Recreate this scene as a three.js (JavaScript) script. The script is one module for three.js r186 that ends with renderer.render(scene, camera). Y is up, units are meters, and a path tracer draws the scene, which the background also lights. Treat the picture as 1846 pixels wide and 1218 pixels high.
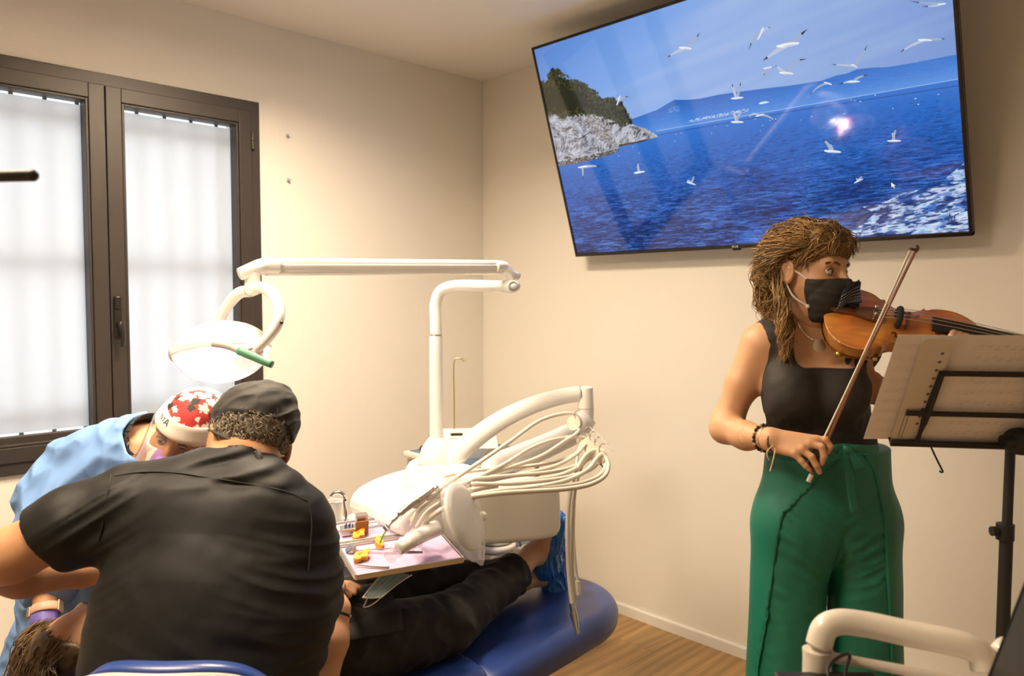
import * as THREE from 'three';
import { mergeGeometries } from 'three/addons/utils/BufferGeometryUtils.js';
import { RoundedBoxGeometry } from 'three/addons/geometries/RoundedBoxGeometry.js';
import { RectAreaLightUniformsLib } from 'three/addons/lights/RectAreaLightUniformsLib.js';
import { ImprovedNoise } from 'three/addons/math/ImprovedNoise.js';
import { FontLoader } from 'three/addons/loaders/FontLoader.js';
import { TextGeometry } from 'three/addons/geometries/TextGeometry.js';

// ---------------------------------------------------------------- camera, light, exposure
RectAreaLightUniformsLib.init();
const scene = new THREE.Scene();
const renderer = new THREE.WebGLRenderer({ antialias: true });
renderer.toneMapping = THREE.LinearToneMapping;
renderer.toneMappingExposure = 1.22;
renderer.shadowMap.enabled = true;
scene.background = new THREE.Color().setRGB(1.06, 1.09, 1.12);            // bright overcast sky outside the window

const FOCAL = 1382, V3 = (x, y, z) => new THREE.Vector3(x, y, z);
const CAM = V3(3.198, 1.497, 2.882);
const AHEAD = V3(-0.7166, -0.0499, -0.6957).normalize();
const RIGHT = AHEAD.clone().cross(V3(0, 1, 0)).normalize(), CUP = RIGHT.clone().cross(AHEAD);
const camera = new THREE.PerspectiveCamera(2 * Math.atan(609 / FOCAL) * 180 / Math.PI, 1846 / 1218, 0.05, 60);
camera.position.copy(CAM); camera.lookAt(CAM.clone().add(AHEAD));
camera.focus = 2.05; camera.userData.fStop = 5.0;
// a place in the room given by bearing and distance from where the photographer stood
const at = (x, y, d) => CAM.clone().addScaledVector(AHEAD, d).addScaledVector(RIGHT, (x - 923) / FOCAL * d).addScaledVector(CUP, -(y - 609) / FOCAL * d);
const FACE = V3(-AHEAD.x, 0, -AHEAD.z).normalize();                       // level, from the corner towards the photographer

const WARM = new THREE.Color().setRGB(1.0, 0.805, 0.585);
const PANELS = [[[1.05, 1.62, .42, .42, 98], 'square warm ceiling light above the dental unit'], [[1.65, 2.95, .7, .7, 33], 'square warm ceiling light behind the photographer']];
function ceilingPanel(x, z, w, h, power) {
  const g = thing('ceiling_light', '', 'ceiling light', null, [x, 2.7, z]);
  mesh('panel_frame', merge([box(w + .03, .012, .015, 0, -.006, h / 2 + .0075), box(w + .03, .012, .015, 0, -.006, -h / 2 - .0075), box(.015, .012, h, w / 2 + .0075, -.006, 0), box(.015, .012, h, -w / 2 - .0075, -.006, 0)]), M.plastic, g);
  mesh('deep_baffle', merge([box(w + .05, .12, .012, 0, -.06, h / 2 + .02), box(w + .05, .12, .012, 0, -.06, -h / 2 - .02), box(.012, .12, h + .05, w / 2 + .02, -.06, 0), box(.012, .12, h + .05, -w / 2 - .02, -.06, 0)]), M.plastic, g);
  mesh('lamp_diffuser', box(w, .006, h, 0, -.004, 0), std({ color: 0xffffff, emissive: WARM, emissiveIntensity: 1.5, roughness: .6 }), g);
  const l = new THREE.RectAreaLight(WARM, power, w, h); l.position.set(x, 2.685, z); l.lookAt(x, 0, z); l.castShadow = true; l.name = 'panel_glow'; scene.add(l);
  return g;
}

// ---------------------------------------------------------------- helpers
let seed = 7; const rnd = () => ((seed = (seed * 1664525 + 1013904223) >>> 0) / 4294967296), rr = (a, b) => a + (b - a) * rnd();
const PN = new ImprovedNoise(), noise = (x, y, z = 0) => PN.noise(x, y, z);
const taken = {};
function numbered(n) { taken[n] = (taken[n] ?? -1) + 1; return taken[n] ? `${n}_${String(taken[n]).padStart(3, '0')}` : n; }
const std = (o) => new THREE.MeshStandardMaterial({ roughness: .6, ...o });
const phys = (o) => new THREE.MeshPhysicalMaterial({ roughness: .5, ...o });
const rgb = (r, g, b) => new THREE.Color().setRGB(r, g, b);
function mesh(name, geo, mat, parent, label) {
  const m = new THREE.Mesh(geo, mat); m.name = name; m.castShadow = m.receiveShadow = true;
  if (label) m.userData.label = label;
  parent?.add(m); return m;
}
function thing(name, label, category, group, pos) {
  const o = new THREE.Group(); o.name = numbered(name); if (pos) o.position.set(...pos);
  o.userData = { label, category }; if (group) o.userData.group = group; scene.add(o); return o;
}
function struct(name, geo, mat) { const m = geo ? mesh(name, geo, mat, scene) : new THREE.Group(); m.name = name; m.userData.kind = 'structure'; if (!geo) scene.add(m); return m; }
function clean(g) {
  g = g.index ? g.toNonIndexed() : g;
  for (const k of Object.keys(g.attributes)) if (!['position', 'normal', 'uv'].includes(k)) g.deleteAttribute(k);
  if (!g.attributes.uv) g.setAttribute('uv', new THREE.BufferAttribute(new Float32Array(g.attributes.position.count * 2), 2));
  return g;
}
const merge = (list) => mergeGeometries(list.map(clean));
const box = (w, h, d, x = 0, y = 0, z = 0) => new THREE.BoxGeometry(w, h, d).translate(x, y, z);
const rbox = (w, h, d, r = .01, x = 0, y = 0, z = 0, s = 3) => new RoundedBoxGeometry(w, h, d, s, r).translate(x, y, z);
const ball = (r, p = V3(0, 0, 0), sx = 1, sy = 1, sz = 1, n = 20) => new THREE.SphereGeometry(r, n, Math.round(n * .7)).scale(sx, sy, sz).translate(p.x, p.y, p.z);
// a mirrored placement turns faces inside out: turn them back
const place = THREE.BufferGeometry.prototype.applyMatrix4;
THREE.BufferGeometry.prototype.applyMatrix4 = function (m) {
  place.call(this, m);
  if (m.determinant() < 0) { if (this.index) { const i = this.index.array; for (let k = 0; k < i.length; k += 3) { const a = i[k]; i[k] = i[k + 1]; i[k + 1] = a; } } else for (const q of Object.values(this.attributes)) { const n = q.itemSize, A = q.array; for (let k = 0; k < q.count; k += 3) for (let c = 0; c < n; c++) { const a = A[k * n + c]; A[k * n + c] = A[(k + 1) * n + c]; A[(k + 1) * n + c] = a; } } }
  return this;
};
const mat4 = (x, y, z, o) => new THREE.Matrix4().makeBasis(x, y, z).setPosition(o);
function cyl(a, b, ra, rb = ra, n = 20) {
  const d = b.clone().sub(a), g = new THREE.CylinderGeometry(rb, ra, d.length(), n);
  return g.applyQuaternion(new THREE.Quaternion().setFromUnitVectors(V3(0, 1, 0), d.clone().normalize())).translate((a.x + b.x) / 2, (a.y + b.y) / 2, (a.z + b.z) / 2);
}
const lathe = (pts, n = 36) => new THREE.LatheGeometry(pts.map((p) => new THREE.Vector2(p[0], p[1])), n);
// a swept tube with changing radius (and flattening) and closed ends
function sweep(points, rad, { seg = 40, sides = 12, raw = false, flat = 1, flatDir = null, closed = false } = {}) {
  const c = raw ? null : new THREE.CatmullRomCurve3(points, closed, 'centripetal');
  const P = raw ? points : c.getSpacedPoints(seg), n = P.length, R = typeof rad === 'function' ? rad : () => rad;
  const pos = [], idx = [], uv = []; let t0 = P[1].clone().sub(P[0]).normalize();
  let u = flatDir ? flatDir.clone() : (Math.abs(t0.y) < .9 ? V3(0, 1, 0) : V3(1, 0, 0)); u.addScaledVector(t0, -u.dot(t0)).normalize();
  let len = 0;
  for (let i = 0; i < n; i++) {
    const t = (i === 0 ? P[1].clone().sub(P[0]) : i === n - 1 ? P[n - 1].clone().sub(P[n - 2]) : P[i + 1].clone().sub(P[i - 1])).normalize();
    if (flatDir) u.copy(flatDir); u.addScaledVector(t, -u.dot(t)).normalize();
    const v = t.clone().cross(u), r = R(i / (n - 1)); if (i) len += P[i].distanceTo(P[i - 1]);
    for (let k = 0; k <= sides; k++) {
      const a = k / sides * Math.PI * 2, x = Math.cos(a) * r, y = Math.sin(a) * r * flat;
      pos.push(P[i].x + u.x * x + v.x * y, P[i].y + u.y * x + v.y * y, P[i].z + u.z * x + v.z * y); uv.push(len, k / sides * r * 6.28);
    }
  }
  const w = sides + 1;
  for (let i = 0; i < n - 1; i++) for (let k = 0; k < sides; k++) { const a = i * w + k; idx.push(a, a + 1, a + w, a + 1, a + w + 1, a + w); }
  for (const [i, f] of [[0, 0], [n - 1, 1]]) { const c0 = pos.length / 3; pos.push(P[i].x, P[i].y, P[i].z); uv.push(0, 0); for (let k = 0; k < sides; k++) f ? idx.push(c0, i * w + k, i * w + k + 1) : idx.push(c0, i * w + k + 1, i * w + k); }
  const g = new THREE.BufferGeometry();
  g.setAttribute('position', new THREE.Float32BufferAttribute(pos, 3)); g.setAttribute('uv', new THREE.Float32BufferAttribute(uv, 2)); g.setIndex(idx); g.computeVertexNormals();
  // the seam and the caps share no vertices with the wall; smooth the seam
  const N = g.attributes.normal; for (let i = 0; i < n; i++) { const a = i * w, b = a + sides; const s = V3(N.getX(a) + N.getX(b), N.getY(a) + N.getY(b), N.getZ(a) + N.getZ(b)).normalize(); N.setXYZ(a, s.x, s.y, s.z); N.setXYZ(b, s.x, s.y, s.z); }
  return g;
}
function extrude(pts, depth, bevel = 0, seg = 2, holes = []) {
  const s = new THREE.Shape(pts.map((p) => new THREE.Vector2(p[0], p[1])));
  for (const h of holes) s.holes.push(new THREE.Path(h.map((p) => new THREE.Vector2(p[0], p[1]))));
  return new THREE.ExtrudeGeometry(s, { depth, bevelEnabled: bevel > 0, bevelSize: bevel, bevelThickness: bevel, bevelSegments: seg, curveSegments: 12 });
}
// smooth closed outline through points
const smoothLoop = (pts, n = 80) => new THREE.CatmullRomCurve3(pts.map((p) => V3(p[0], p[1], 0)), true, 'centripetal').getSpacedPoints(n).slice(0, n).map((p) => [p.x, p.y]);
// a bent sheet with thickness: f(u, v) -> Vector3
function sheet(f, nu, nv, thick) {
  const pos = [], idx = [], uv = [], nrm = (u, v) => { const e = 1e-3, a = f(Math.min(u + e, 1), v).sub(f(Math.max(u - e, 0), v)), b = f(u, Math.min(v + e, 1)).sub(f(u, Math.max(v - e, 0))); return a.cross(b).normalize(); };
  for (const s of [.5, -.5]) for (let j = 0; j <= nv; j++) for (let i = 0; i <= nu; i++) { const p = f(i / nu, j / nv).addScaledVector(nrm(i / nu, j / nv), s * thick); pos.push(p.x, p.y, p.z); uv.push(i / nu, j / nv); }
  const w = nu + 1, L = w * (nv + 1), q = (a, b, c, d) => idx.push(a, b, c, a, c, d);
  for (let j = 0; j < nv; j++) for (let i = 0; i < nu; i++) { const a = j * w + i; q(a, a + 1, a + w + 1, a + w); q(L + a, L + a + w, L + a + w + 1, L + a + 1); }
  for (let i = 0; i < nu; i++) { q(i + 1, i, L + i, L + i + 1); const a = nv * w + i; q(a, a + 1, L + a + 1, L + a); }
  for (let j = 0; j < nv; j++) { const a = j * w; q(a, a + w, L + a + w, L + a); const b = a + nu; q(b + w, b, L + b, L + b + w); }
  const g = new THREE.BufferGeometry(); g.setAttribute('position', new THREE.Float32BufferAttribute(pos, 3)); g.setAttribute('uv', new THREE.Float32BufferAttribute(uv, 2)); g.setIndex(idx);
  g.computeVertexNormals(); return g;
}
// ---- fields of distance, meshed with surface nets
const cap = (a, b, ra, rb = ra) => {
  const ax = a.x, ay = a.y, az = a.z, bx = b.x - ax, by = b.y - ay, bz = b.z - az, l2 = bx * bx + by * by + bz * bz || 1e-9;
  return (x, y, z) => { x -= ax; y -= ay; z -= az; let t = (x * bx + y * by + z * bz) / l2; t = t < 0 ? 0 : t > 1 ? 1 : t; x -= bx * t; y -= by * t; z -= bz * t; return Math.sqrt(x * x + y * y + z * z) - ra - (rb - ra) * t; };
};
// the same, flattened along direction n by s
const capF = (a, b, ra, rb, n, s) => {
  const f = cap(V3(0, 0, 0), (() => { const d = b.clone().sub(a); return d.addScaledVector(n, d.dot(n) * (1 / s - 1)); })(), ra, rb);
  return (x, y, z) => { x -= a.x; y -= a.y; z -= a.z; const c = (x * n.x + y * n.y + z * n.z) * (1 / s - 1); return f(x + n.x * c, y + n.y * c, z + n.z * c) * (s < 1 ? .5 + .5 * s : 1); };
};
const ell = (c, rx, ry, rz, X = V3(1, 0, 0), Y = V3(0, 1, 0), Z = V3(0, 0, 1)) => (x, y, z) => {
  x -= c.x; y -= c.y; z -= c.z; const a = x * X.x + y * X.y + z * X.z, b = x * Y.x + y * Y.y + z * Y.z, d = x * Z.x + y * Z.y + z * Z.z;
  const p = a / rx, q = b / ry, r = d / rz, k0 = Math.sqrt(p * p + q * q + r * r), p2 = p / rx, q2 = q / ry, r2 = r / rz, k1 = Math.sqrt(p2 * p2 + q2 * q2 + r2 * r2);
  return k1 < 1e-9 ? -Math.min(rx, ry, rz) : k0 * (k0 - 1) / k1;
};
const smin = (a, b, k) => { const h = Math.max(k - Math.abs(a - b), 0) / k; return Math.min(a, b) - h * h * k * .25; };
const smax = (a, b, k) => -smin(-a, -b, k);
const uni = (k, ...f) => (x, y, z) => { let d = f[0](x, y, z); for (let i = 1; i < f.length; i++) d = smin(d, f[i](x, y, z), k); return d; };
function net(f, lo, hi, h, tint) {
  const nx = Math.ceil((hi.x - lo.x) / h) + 1, ny = Math.ceil((hi.y - lo.y) / h) + 1, nz = Math.ceil((hi.z - lo.z) / h) + 1, D = new Float32Array(nx * ny * nz).fill(9), id = (i, j, k) => i + nx * (j + ny * k);
  const B = 6;
  for (let k0 = 0; k0 < nz; k0 += B) for (let j0 = 0; j0 < ny; j0 += B) for (let i0 = 0; i0 < nx; i0 += B) {
    const c = f(lo.x + (i0 + B / 2) * h, lo.y + (j0 + B / 2) * h, lo.z + (k0 + B / 2) * h), far = Math.abs(c) > B * h * 1.25 + .012;
    for (let k = k0; k < Math.min(k0 + B, nz); k++) for (let j = j0; j < Math.min(j0 + B, ny); j++) for (let i = i0; i < Math.min(i0 + B, nx); i++)
      D[id(i, j, k)] = i === 0 || j === 0 || k === 0 || i === nx - 1 || j === ny - 1 || k === nz - 1 ? Math.max(1e-4, far ? c : f(lo.x + i * h, lo.y + j * h, lo.z + k * h)) : far ? c : f(lo.x + i * h, lo.y + j * h, lo.z + k * h);
  }
  const map = new Int32Array(nx * ny * nz).fill(-1), pos = [], idx = [];
  const E = [[0, 1], [2, 3], [4, 5], [6, 7], [0, 2], [1, 3], [4, 6], [5, 7], [0, 4], [1, 5], [2, 6], [3, 7]];
  for (let k = 0; k < nz - 1; k++) for (let j = 0; j < ny - 1; j++) for (let i = 0; i < nx - 1; i++) {
    const v = []; let m = 0;
    for (let c = 0; c < 8; c++) { const d = D[id(i + (c & 1), j + (c >> 1 & 1), k + (c >> 2))]; v.push(d); if (d < 0) m++; }
    if (m === 0 || m === 8) continue;
    let sx = 0, sy = 0, sz = 0, n = 0;
    for (const [a, b] of E) if ((v[a] < 0) !== (v[b] < 0)) { const t = v[a] / (v[a] - v[b]); sx += (a & 1) + ((b & 1) - (a & 1)) * t; sy += (a >> 1 & 1) + ((b >> 1 & 1) - (a >> 1 & 1)) * t; sz += (a >> 2) + ((b >> 2) - (a >> 2)) * t; n++; }
    map[id(i, j, k)] = pos.length / 3; pos.push(lo.x + (i + sx / n) * h, lo.y + (j + sy / n) * h, lo.z + (k + sz / n) * h);
  }
  const q = (a, b, c, d, flip) => { if (a < 0 || b < 0 || c < 0 || d < 0) return; flip ? idx.push(a, c, b, a, d, c) : idx.push(a, b, c, a, c, d); };
  for (let k = 1; k < nz - 1; k++) for (let j = 1; j < ny - 1; j++) for (let i = 1; i < nx - 1; i++) {
    const d = D[id(i, j, k)] < 0;
    if (d !== (D[id(i + 1, j, k)] < 0)) q(map[id(i, j - 1, k - 1)], map[id(i, j, k - 1)], map[id(i, j, k)], map[id(i, j - 1, k)], !d);
    if (d !== (D[id(i, j + 1, k)] < 0)) q(map[id(i - 1, j, k - 1)], map[id(i - 1, j, k)], map[id(i, j, k)], map[id(i, j, k - 1)], !d);
    if (d !== (D[id(i, j, k + 1)] < 0)) q(map[id(i - 1, j - 1, k)], map[id(i, j - 1, k)], map[id(i, j, k)], map[id(i - 1, j, k)], !d);
  }
  const N = new Float32Array(pos.length), UV = new Float32Array(pos.length / 3 * 2), C = tint ? new Float32Array(pos.length) : null, e = h * .6;
  for (let p = 0; p < pos.length; p += 3) {
    const x = pos[p], y = pos[p + 1], z = pos[p + 2]; const gx = f(x + e, y, z) - f(x - e, y, z), gy = f(x, y + e, z) - f(x, y - e, z), gz = f(x, y, z + e) - f(x, y, z - e), l = Math.hypot(gx, gy, gz) || 1;
    N[p] = gx / l; N[p + 1] = gy / l; N[p + 2] = gz / l; UV[p / 3 * 2] = x * .7 - z * .7; UV[p / 3 * 2 + 1] = y;
    if (tint) { const c = tint(x, y, z); C[p] = c[0]; C[p + 1] = c[1]; C[p + 2] = c[2]; }
  }
  const g = new THREE.BufferGeometry(); g.setAttribute('position', new THREE.Float32BufferAttribute(pos, 3)); g.setAttribute('normal', new THREE.BufferAttribute(N, 3)); g.setAttribute('uv', new THREE.BufferAttribute(UV, 2));
  if (tint) g.setAttribute('color', new THREE.BufferAttribute(C, 3));
  g.setIndex(idx); return g;
}
const bounds = (pts, pad) => { const b = new THREE.Box3().setFromPoints(pts).expandByScalar(pad); return [b.min, b.max]; };
const bounds8 = (q, lo, hi, more, pad) => bounds([...[0, 1, 2, 3, 4, 5, 6, 7].map((k) => q(k & 1 ? hi[0] : lo[0], k & 2 ? hi[1] : lo[1], k & 4 ? hi[2] : lo[2])), ...more], pad);
function canvas(w, h, draw, srgb = true) { const c = document.createElement('canvas'); c.width = w; c.height = h; draw(c.getContext('2d'), w, h); const t = new THREE.CanvasTexture(c); if (srgb) t.colorSpace = THREE.SRGBColorSpace; t.wrapS = t.wrapT = THREE.RepeatWrapping; return t; }
function field(w, h, f, srgb = false) {
  const d = new Uint8Array(w * h * 4); for (let j = 0; j < h; j++) for (let i = 0; i < w; i++) { const v = f(i / w, j / h), o = (j * w + i) * 4; const c = Array.isArray(v) ? v : [v, v, v]; for (let k = 0; k < 3; k++) d[o + k] = Math.max(0, Math.min(255, c[k] * 255)); d[o + 3] = 255; }
  const t = new THREE.DataTexture(d, w, h); t.magFilter = THREE.LinearFilter; t.minFilter = THREE.LinearMipmapLinearFilter; t.wrapS = t.wrapT = THREE.RepeatWrapping; if (srgb) t.colorSpace = THREE.SRGBColorSpace; t.needsUpdate = true; return t;
}
// noise that repeats over the unit square
const tiled = (u, v, fx, fy, z = 0) => { const a = u * 2 * Math.PI, b = v * 2 * Math.PI; return noise(Math.cos(a) * fx / 6.28 + 11 + z, Math.sin(a) * fx / 6.28 + Math.cos(b) * fy / 6.28, Math.sin(b) * fy / 6.28 + 5); };

const weave = field(256, 256, (u, v) => .5 + .25 * Math.sin(u * 256 * .785) * Math.sin(v * 256 * .785) + .25 * tiled(u, v, 40, 40)); weave.repeat.set(12, 12);
const M = {
  wall: std({ color: rgb(.80, .765, .69), roughness: .85, bumpMap: field(512, 512, (u, v) => .5 + .3 * tiled(u, v, 60, 60) + .2 * tiled(u, v, 150, 150, 3)), bumpScale: .0006 }),
  ceiling: std({ color: rgb(.80, .775, .72), roughness: .9 }),
  trim: std({ color: rgb(.80, .78, .73), roughness: .4 }),
  plastic: phys({ color: rgb(.84, .815, .765), roughness: .32, clearcoat: .3, clearcoatRoughness: .2 }),
  enamel: phys({ color: rgb(.84, .82, .78), roughness: .22, clearcoat: .6, clearcoatRoughness: .1 }),
  cream: std({ color: rgb(.74, .69, .58), roughness: .5 }),
  grey: std({ color: rgb(.38, .37, .34), roughness: .5 }),
  frame: std({ color: rgb(.046, .037, .030), roughness: .45, metalness: .25 }),
  black: std({ color: rgb(.012, .011, .010), roughness: .5 }),
  gloss: phys({ color: rgb(.01, .009, .009), roughness: .22 }),
  chrome: std({ color: rgb(.78, .76, .73), roughness: .12, metalness: 1 }),
  steel: std({ color: rgb(.55, .52, .48), roughness: .32, metalness: 1 }),
  brass: std({ color: rgb(.55, .44, .24), roughness: .4, metalness: 1 }),
  blue: phys({ color: rgb(.018, .050, .23), roughness: .34, clearcoat: .25, clearcoatRoughness: .35 }),
  clear: phys({ color: rgb(1, 1, 1), transmission: 1, thickness: 0, roughness: .02, ior: 1.45 }),
  bag: phys({ color: rgb(.95, .95, .95), transmission: .88, thickness: 0, roughness: .22, ior: 1.4, side: THREE.DoubleSide }),
};

// ---------------------------------------------------------------- the room
const RX = 5.0, RZ = 5.2, RH = 2.7, T = .22;
const W0 = 1.321, W1 = 2.56, WB = .87, WT = 2.35;                       // window opening along the left wall
const inset = .045;
struct('wall_left', merge([box(T, RH, W0 + inset, -T / 2, RH / 2, (W0 + inset) / 2), box(T, RH, RZ + T - (W1 - inset), -T / 2, RH / 2, (W1 - inset + RZ + T) / 2), box(T, WB + inset, W1 - W0 - 2 * inset, -T / 2, (WB + inset) / 2, (W0 + W1) / 2), box(T, RH - WT + inset, W1 - W0 - 2 * inset, -T / 2, (RH + WT - inset) / 2, (W0 + W1) / 2)]), M.wall);
struct('wall_right', box(RX + 2 * T, RH, T, RX / 2, RH / 2, -T / 2), M.wall);
struct('wall_back', box(RX + 2 * T, RH, T, RX / 2, RH / 2, RZ + T / 2), M.wall);
struct('wall_side', box(T, RH, RZ, RX + T / 2, RH / 2, RZ / 2), M.wall);
struct('ceiling', box(RX + 2 * T, .2, RZ + 2 * T, RX / 2, RH + .1, RZ / 2), M.ceiling);
const floor = struct('floor', box(RX + 2 * T, .1, RZ + 2 * T, RX / 2, -.059, RZ / 2), std({ color: rgb(.16, .10, .05), roughness: .8 }));
{ // oak boards, laid along the window wall
  const oak = field(1024, 1024, (u, v) => {
    const w = tiled(u, v, 3, 2) * .5, k = Math.sin((u * 14 + w * 3 + .25 * tiled(u, v, 9, 3, 4)) * 6.28) * .5 + .5, fine = tiled(u, v, 260, 7, 2) * .5 + tiled(u, v, 420, 14, 8) * .4, s = .80 + .10 * k + .20 * fine + .10 * tiled(u, v, 5, 2, 9);
    return [.76 * s, .61 * s, .40 * s];
  }, true), bmp = field(512, 512, (u, v) => .5 + .5 * tiled(u, v, 200, 6, 2));
  const mats = [[1, 1, 1], [.95, .93, .90], [1.0, .97, .92], [.90, .89, .87]].map((c) => std({ color: rgb(...c), map: oak, bumpMap: bmp, bumpScale: .0004, roughness: .48 }));
  const bw = .19, bl = 1.26;
  for (let i = 0, x = 0; x < RX; i++, x += bw) for (let z = -((i * .47) % 1) * bl; z < RZ; z += bl) {
    const z0 = Math.max(z, 0), z1 = Math.min(z + bl, RZ), w = Math.min(bw, RX - x); if (z1 - z0 < .02) continue;
    const g = box(w - .0012, .009, z1 - z0 - .0012, x + w / 2, -.0045, (z0 + z1) / 2), uv = g.attributes.uv, p = g.attributes.position, ou = rnd(), ov = rnd();
    for (let k = 0; k < uv.count; k++) uv.setXY(k, p.getX(k) * 1.4 + ou, p.getZ(k) * .55 + ov);
    mesh('plank', g, mats[(i * 3 + Math.round(z * 2 + 20)) % 4], floor);
  }
}
const skirt = (len) => new THREE.ExtrudeGeometry(new THREE.Shape([[0, 0], [.012, 0], [.012, .043], [.010, .0475], [.006, .049], [0, .049]].map((p) => new THREE.Vector2(...p))), { depth: len, bevelEnabled: false });
struct('baseboard_left', skirt(RZ), M.trim);
struct('baseboard_right', skirt(RX).rotateY(-Math.PI / 2).translate(RX, 0, 0), M.trim);
for (const [p, label] of PANELS) ceilingPanel(...p).userData.label = label;

// ---------------------------------------------------------------- the window
{
  const win = struct('window_1');
  const cz = 1.94, fr = .038;
  const bars = (z0, z1, y0, y1, w, x0, x1, r) => merge([rbox(x1 - x0, y1 - y0, w, r, (x0 + x1) / 2, (y0 + y1) / 2, z0 + w / 2, 1), rbox(x1 - x0, y1 - y0, w, r, (x0 + x1) / 2, (y0 + y1) / 2, z1 - w / 2, 1), rbox(x1 - x0 - .0004, w, z1 - z0 - 2 * w + .002, r, (x0 + x1) / 2, y1 - w / 2, (z0 + z1) / 2, 1), rbox(x1 - x0 - .0004, w, z1 - z0 - 2 * w + .002, r, (x0 + x1) / 2, y0 + w / 2, (z0 + z1) / 2, 1)]);
  mesh('window_frame', bars(W0, W1, WB, WT, .048, -.062, .016, .002), M.frame, win);
  for (const [z0, z1] of [[W0 + .040, cz - .0015], [cz + .0015, W1 - .040]]) {
    const y0 = WB + .045, y1 = WT - .045, sash = mesh('sash', bars(z0, z1, y0, y1, .056, -.05, .024, .003), M.frame, win);
    const gz0 = z0 + .066, gz1 = z1 - .066, gy0 = y0 + .066 + .03, gy1 = y1 - .066;
    mesh('glazing_bead', bars(z0 + .0565, z1 - .0565, y0 + .0565, y1 - .0565, .0105, -.048, .0205, .003), M.frame, sash);
    mesh('window_sill_bead', rbox(.03, .03, z1 - z0 - .128, .003, -.0045, y0 + .066 + .012, (z0 + z1) / 2, 1), M.frame, sash);
    mesh('pane', box(.004, y1 - y0 - .12, z1 - z0 - .12, -.042, (y0 + y1) / 2, (z0 + z1) / 2), M.clear, sash);
    mesh('frosted_film', box(.0006, gy1 - gy0 - .012, gz1 - gz0 - .002, -.0395, (gy0 + gy1) / 2 - .004, (gz0 + gz1) / 2), phys({ color: rgb(.93, .94, .95), transmission: 1, thickness: 0, roughness: .965, ior: 1.3 }), sash);
  }
  const hz = cz - .024;
  const hd = mesh('handle', merge([rbox(.012, .148, .028, .006, .030, 1.425, hz), cyl(V3(.03, 1.405, hz), V3(.062, 1.405, hz), .011, .010), sweep([V3(.058, 1.412, hz - .001), V3(.063, 1.398, hz), V3(.064, 1.36, hz - .006), V3(.060, 1.318, hz - .004)], (t) => .0125 - .006 * t, { seg: 18 })]), phys({ color: rgb(.03, .025, .022), roughness: .3, metalness: .4 }), win, 'dark casement handle turned down');
  mesh('handle_cap', rbox(.018, .055, .026, .008, .032, 1.485, hz), hd.material, hd);
  for (const y of [2.18, 1.02]) { mesh('hinge', merge([cyl(V3(.026, y - .036, 1.358), V3(.026, y - .001, 1.358), .0085), cyl(V3(.026, y + .001, 1.358), V3(.026, y + .036, 1.358), .0075)]), M.frame, win); mesh('hinge', merge([cyl(V3(.026, y - .036, 2.523), V3(.026, y + .036, 2.523), .008)]), M.frame, win); }
  const gr = thing('security_grille', 'grey metal security bars standing outside behind the frosted window', 'grille');
  const gm = std({ color: rgb(.22, .22, .23), roughness: .6 }), gx = -.078;
  for (let z = 1.365; z < W1; z += .1075) mesh('vertical_bar', cyl(V3(gx, WB + .05, z), V3(gx, WT - .05, z), .0075, .0075, 10), gm, gr);
  for (const y of [1.06, 1.63, 2.175]) mesh('horizontal_bar', box(.008, .034, W1 - W0 - 2 * inset - .01, gx - .012, y, (W0 + W1) / 2), gm, gr);
}
// wall plugs left of the corner
for (const [i, y] of [2.23, 2.033].entries()) {
  const s = thing('wall_screw', i ? 'small steel wall screw, the lower one beside the window' : 'small steel wall screw, the upper one beside the window', 'screw', null, [0, y, 1.181]);
  mesh('washer', cyl(V3(0, 0, 0), V3(.004, 0, 0), .0085), M.steel, s); mesh('screw_head', merge([cyl(V3(.004, 0, 0), V3(.016, 0, 0), .0035), ball(.0055, V3(.017, 0, 0))]), M.chrome, s);
}

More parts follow.
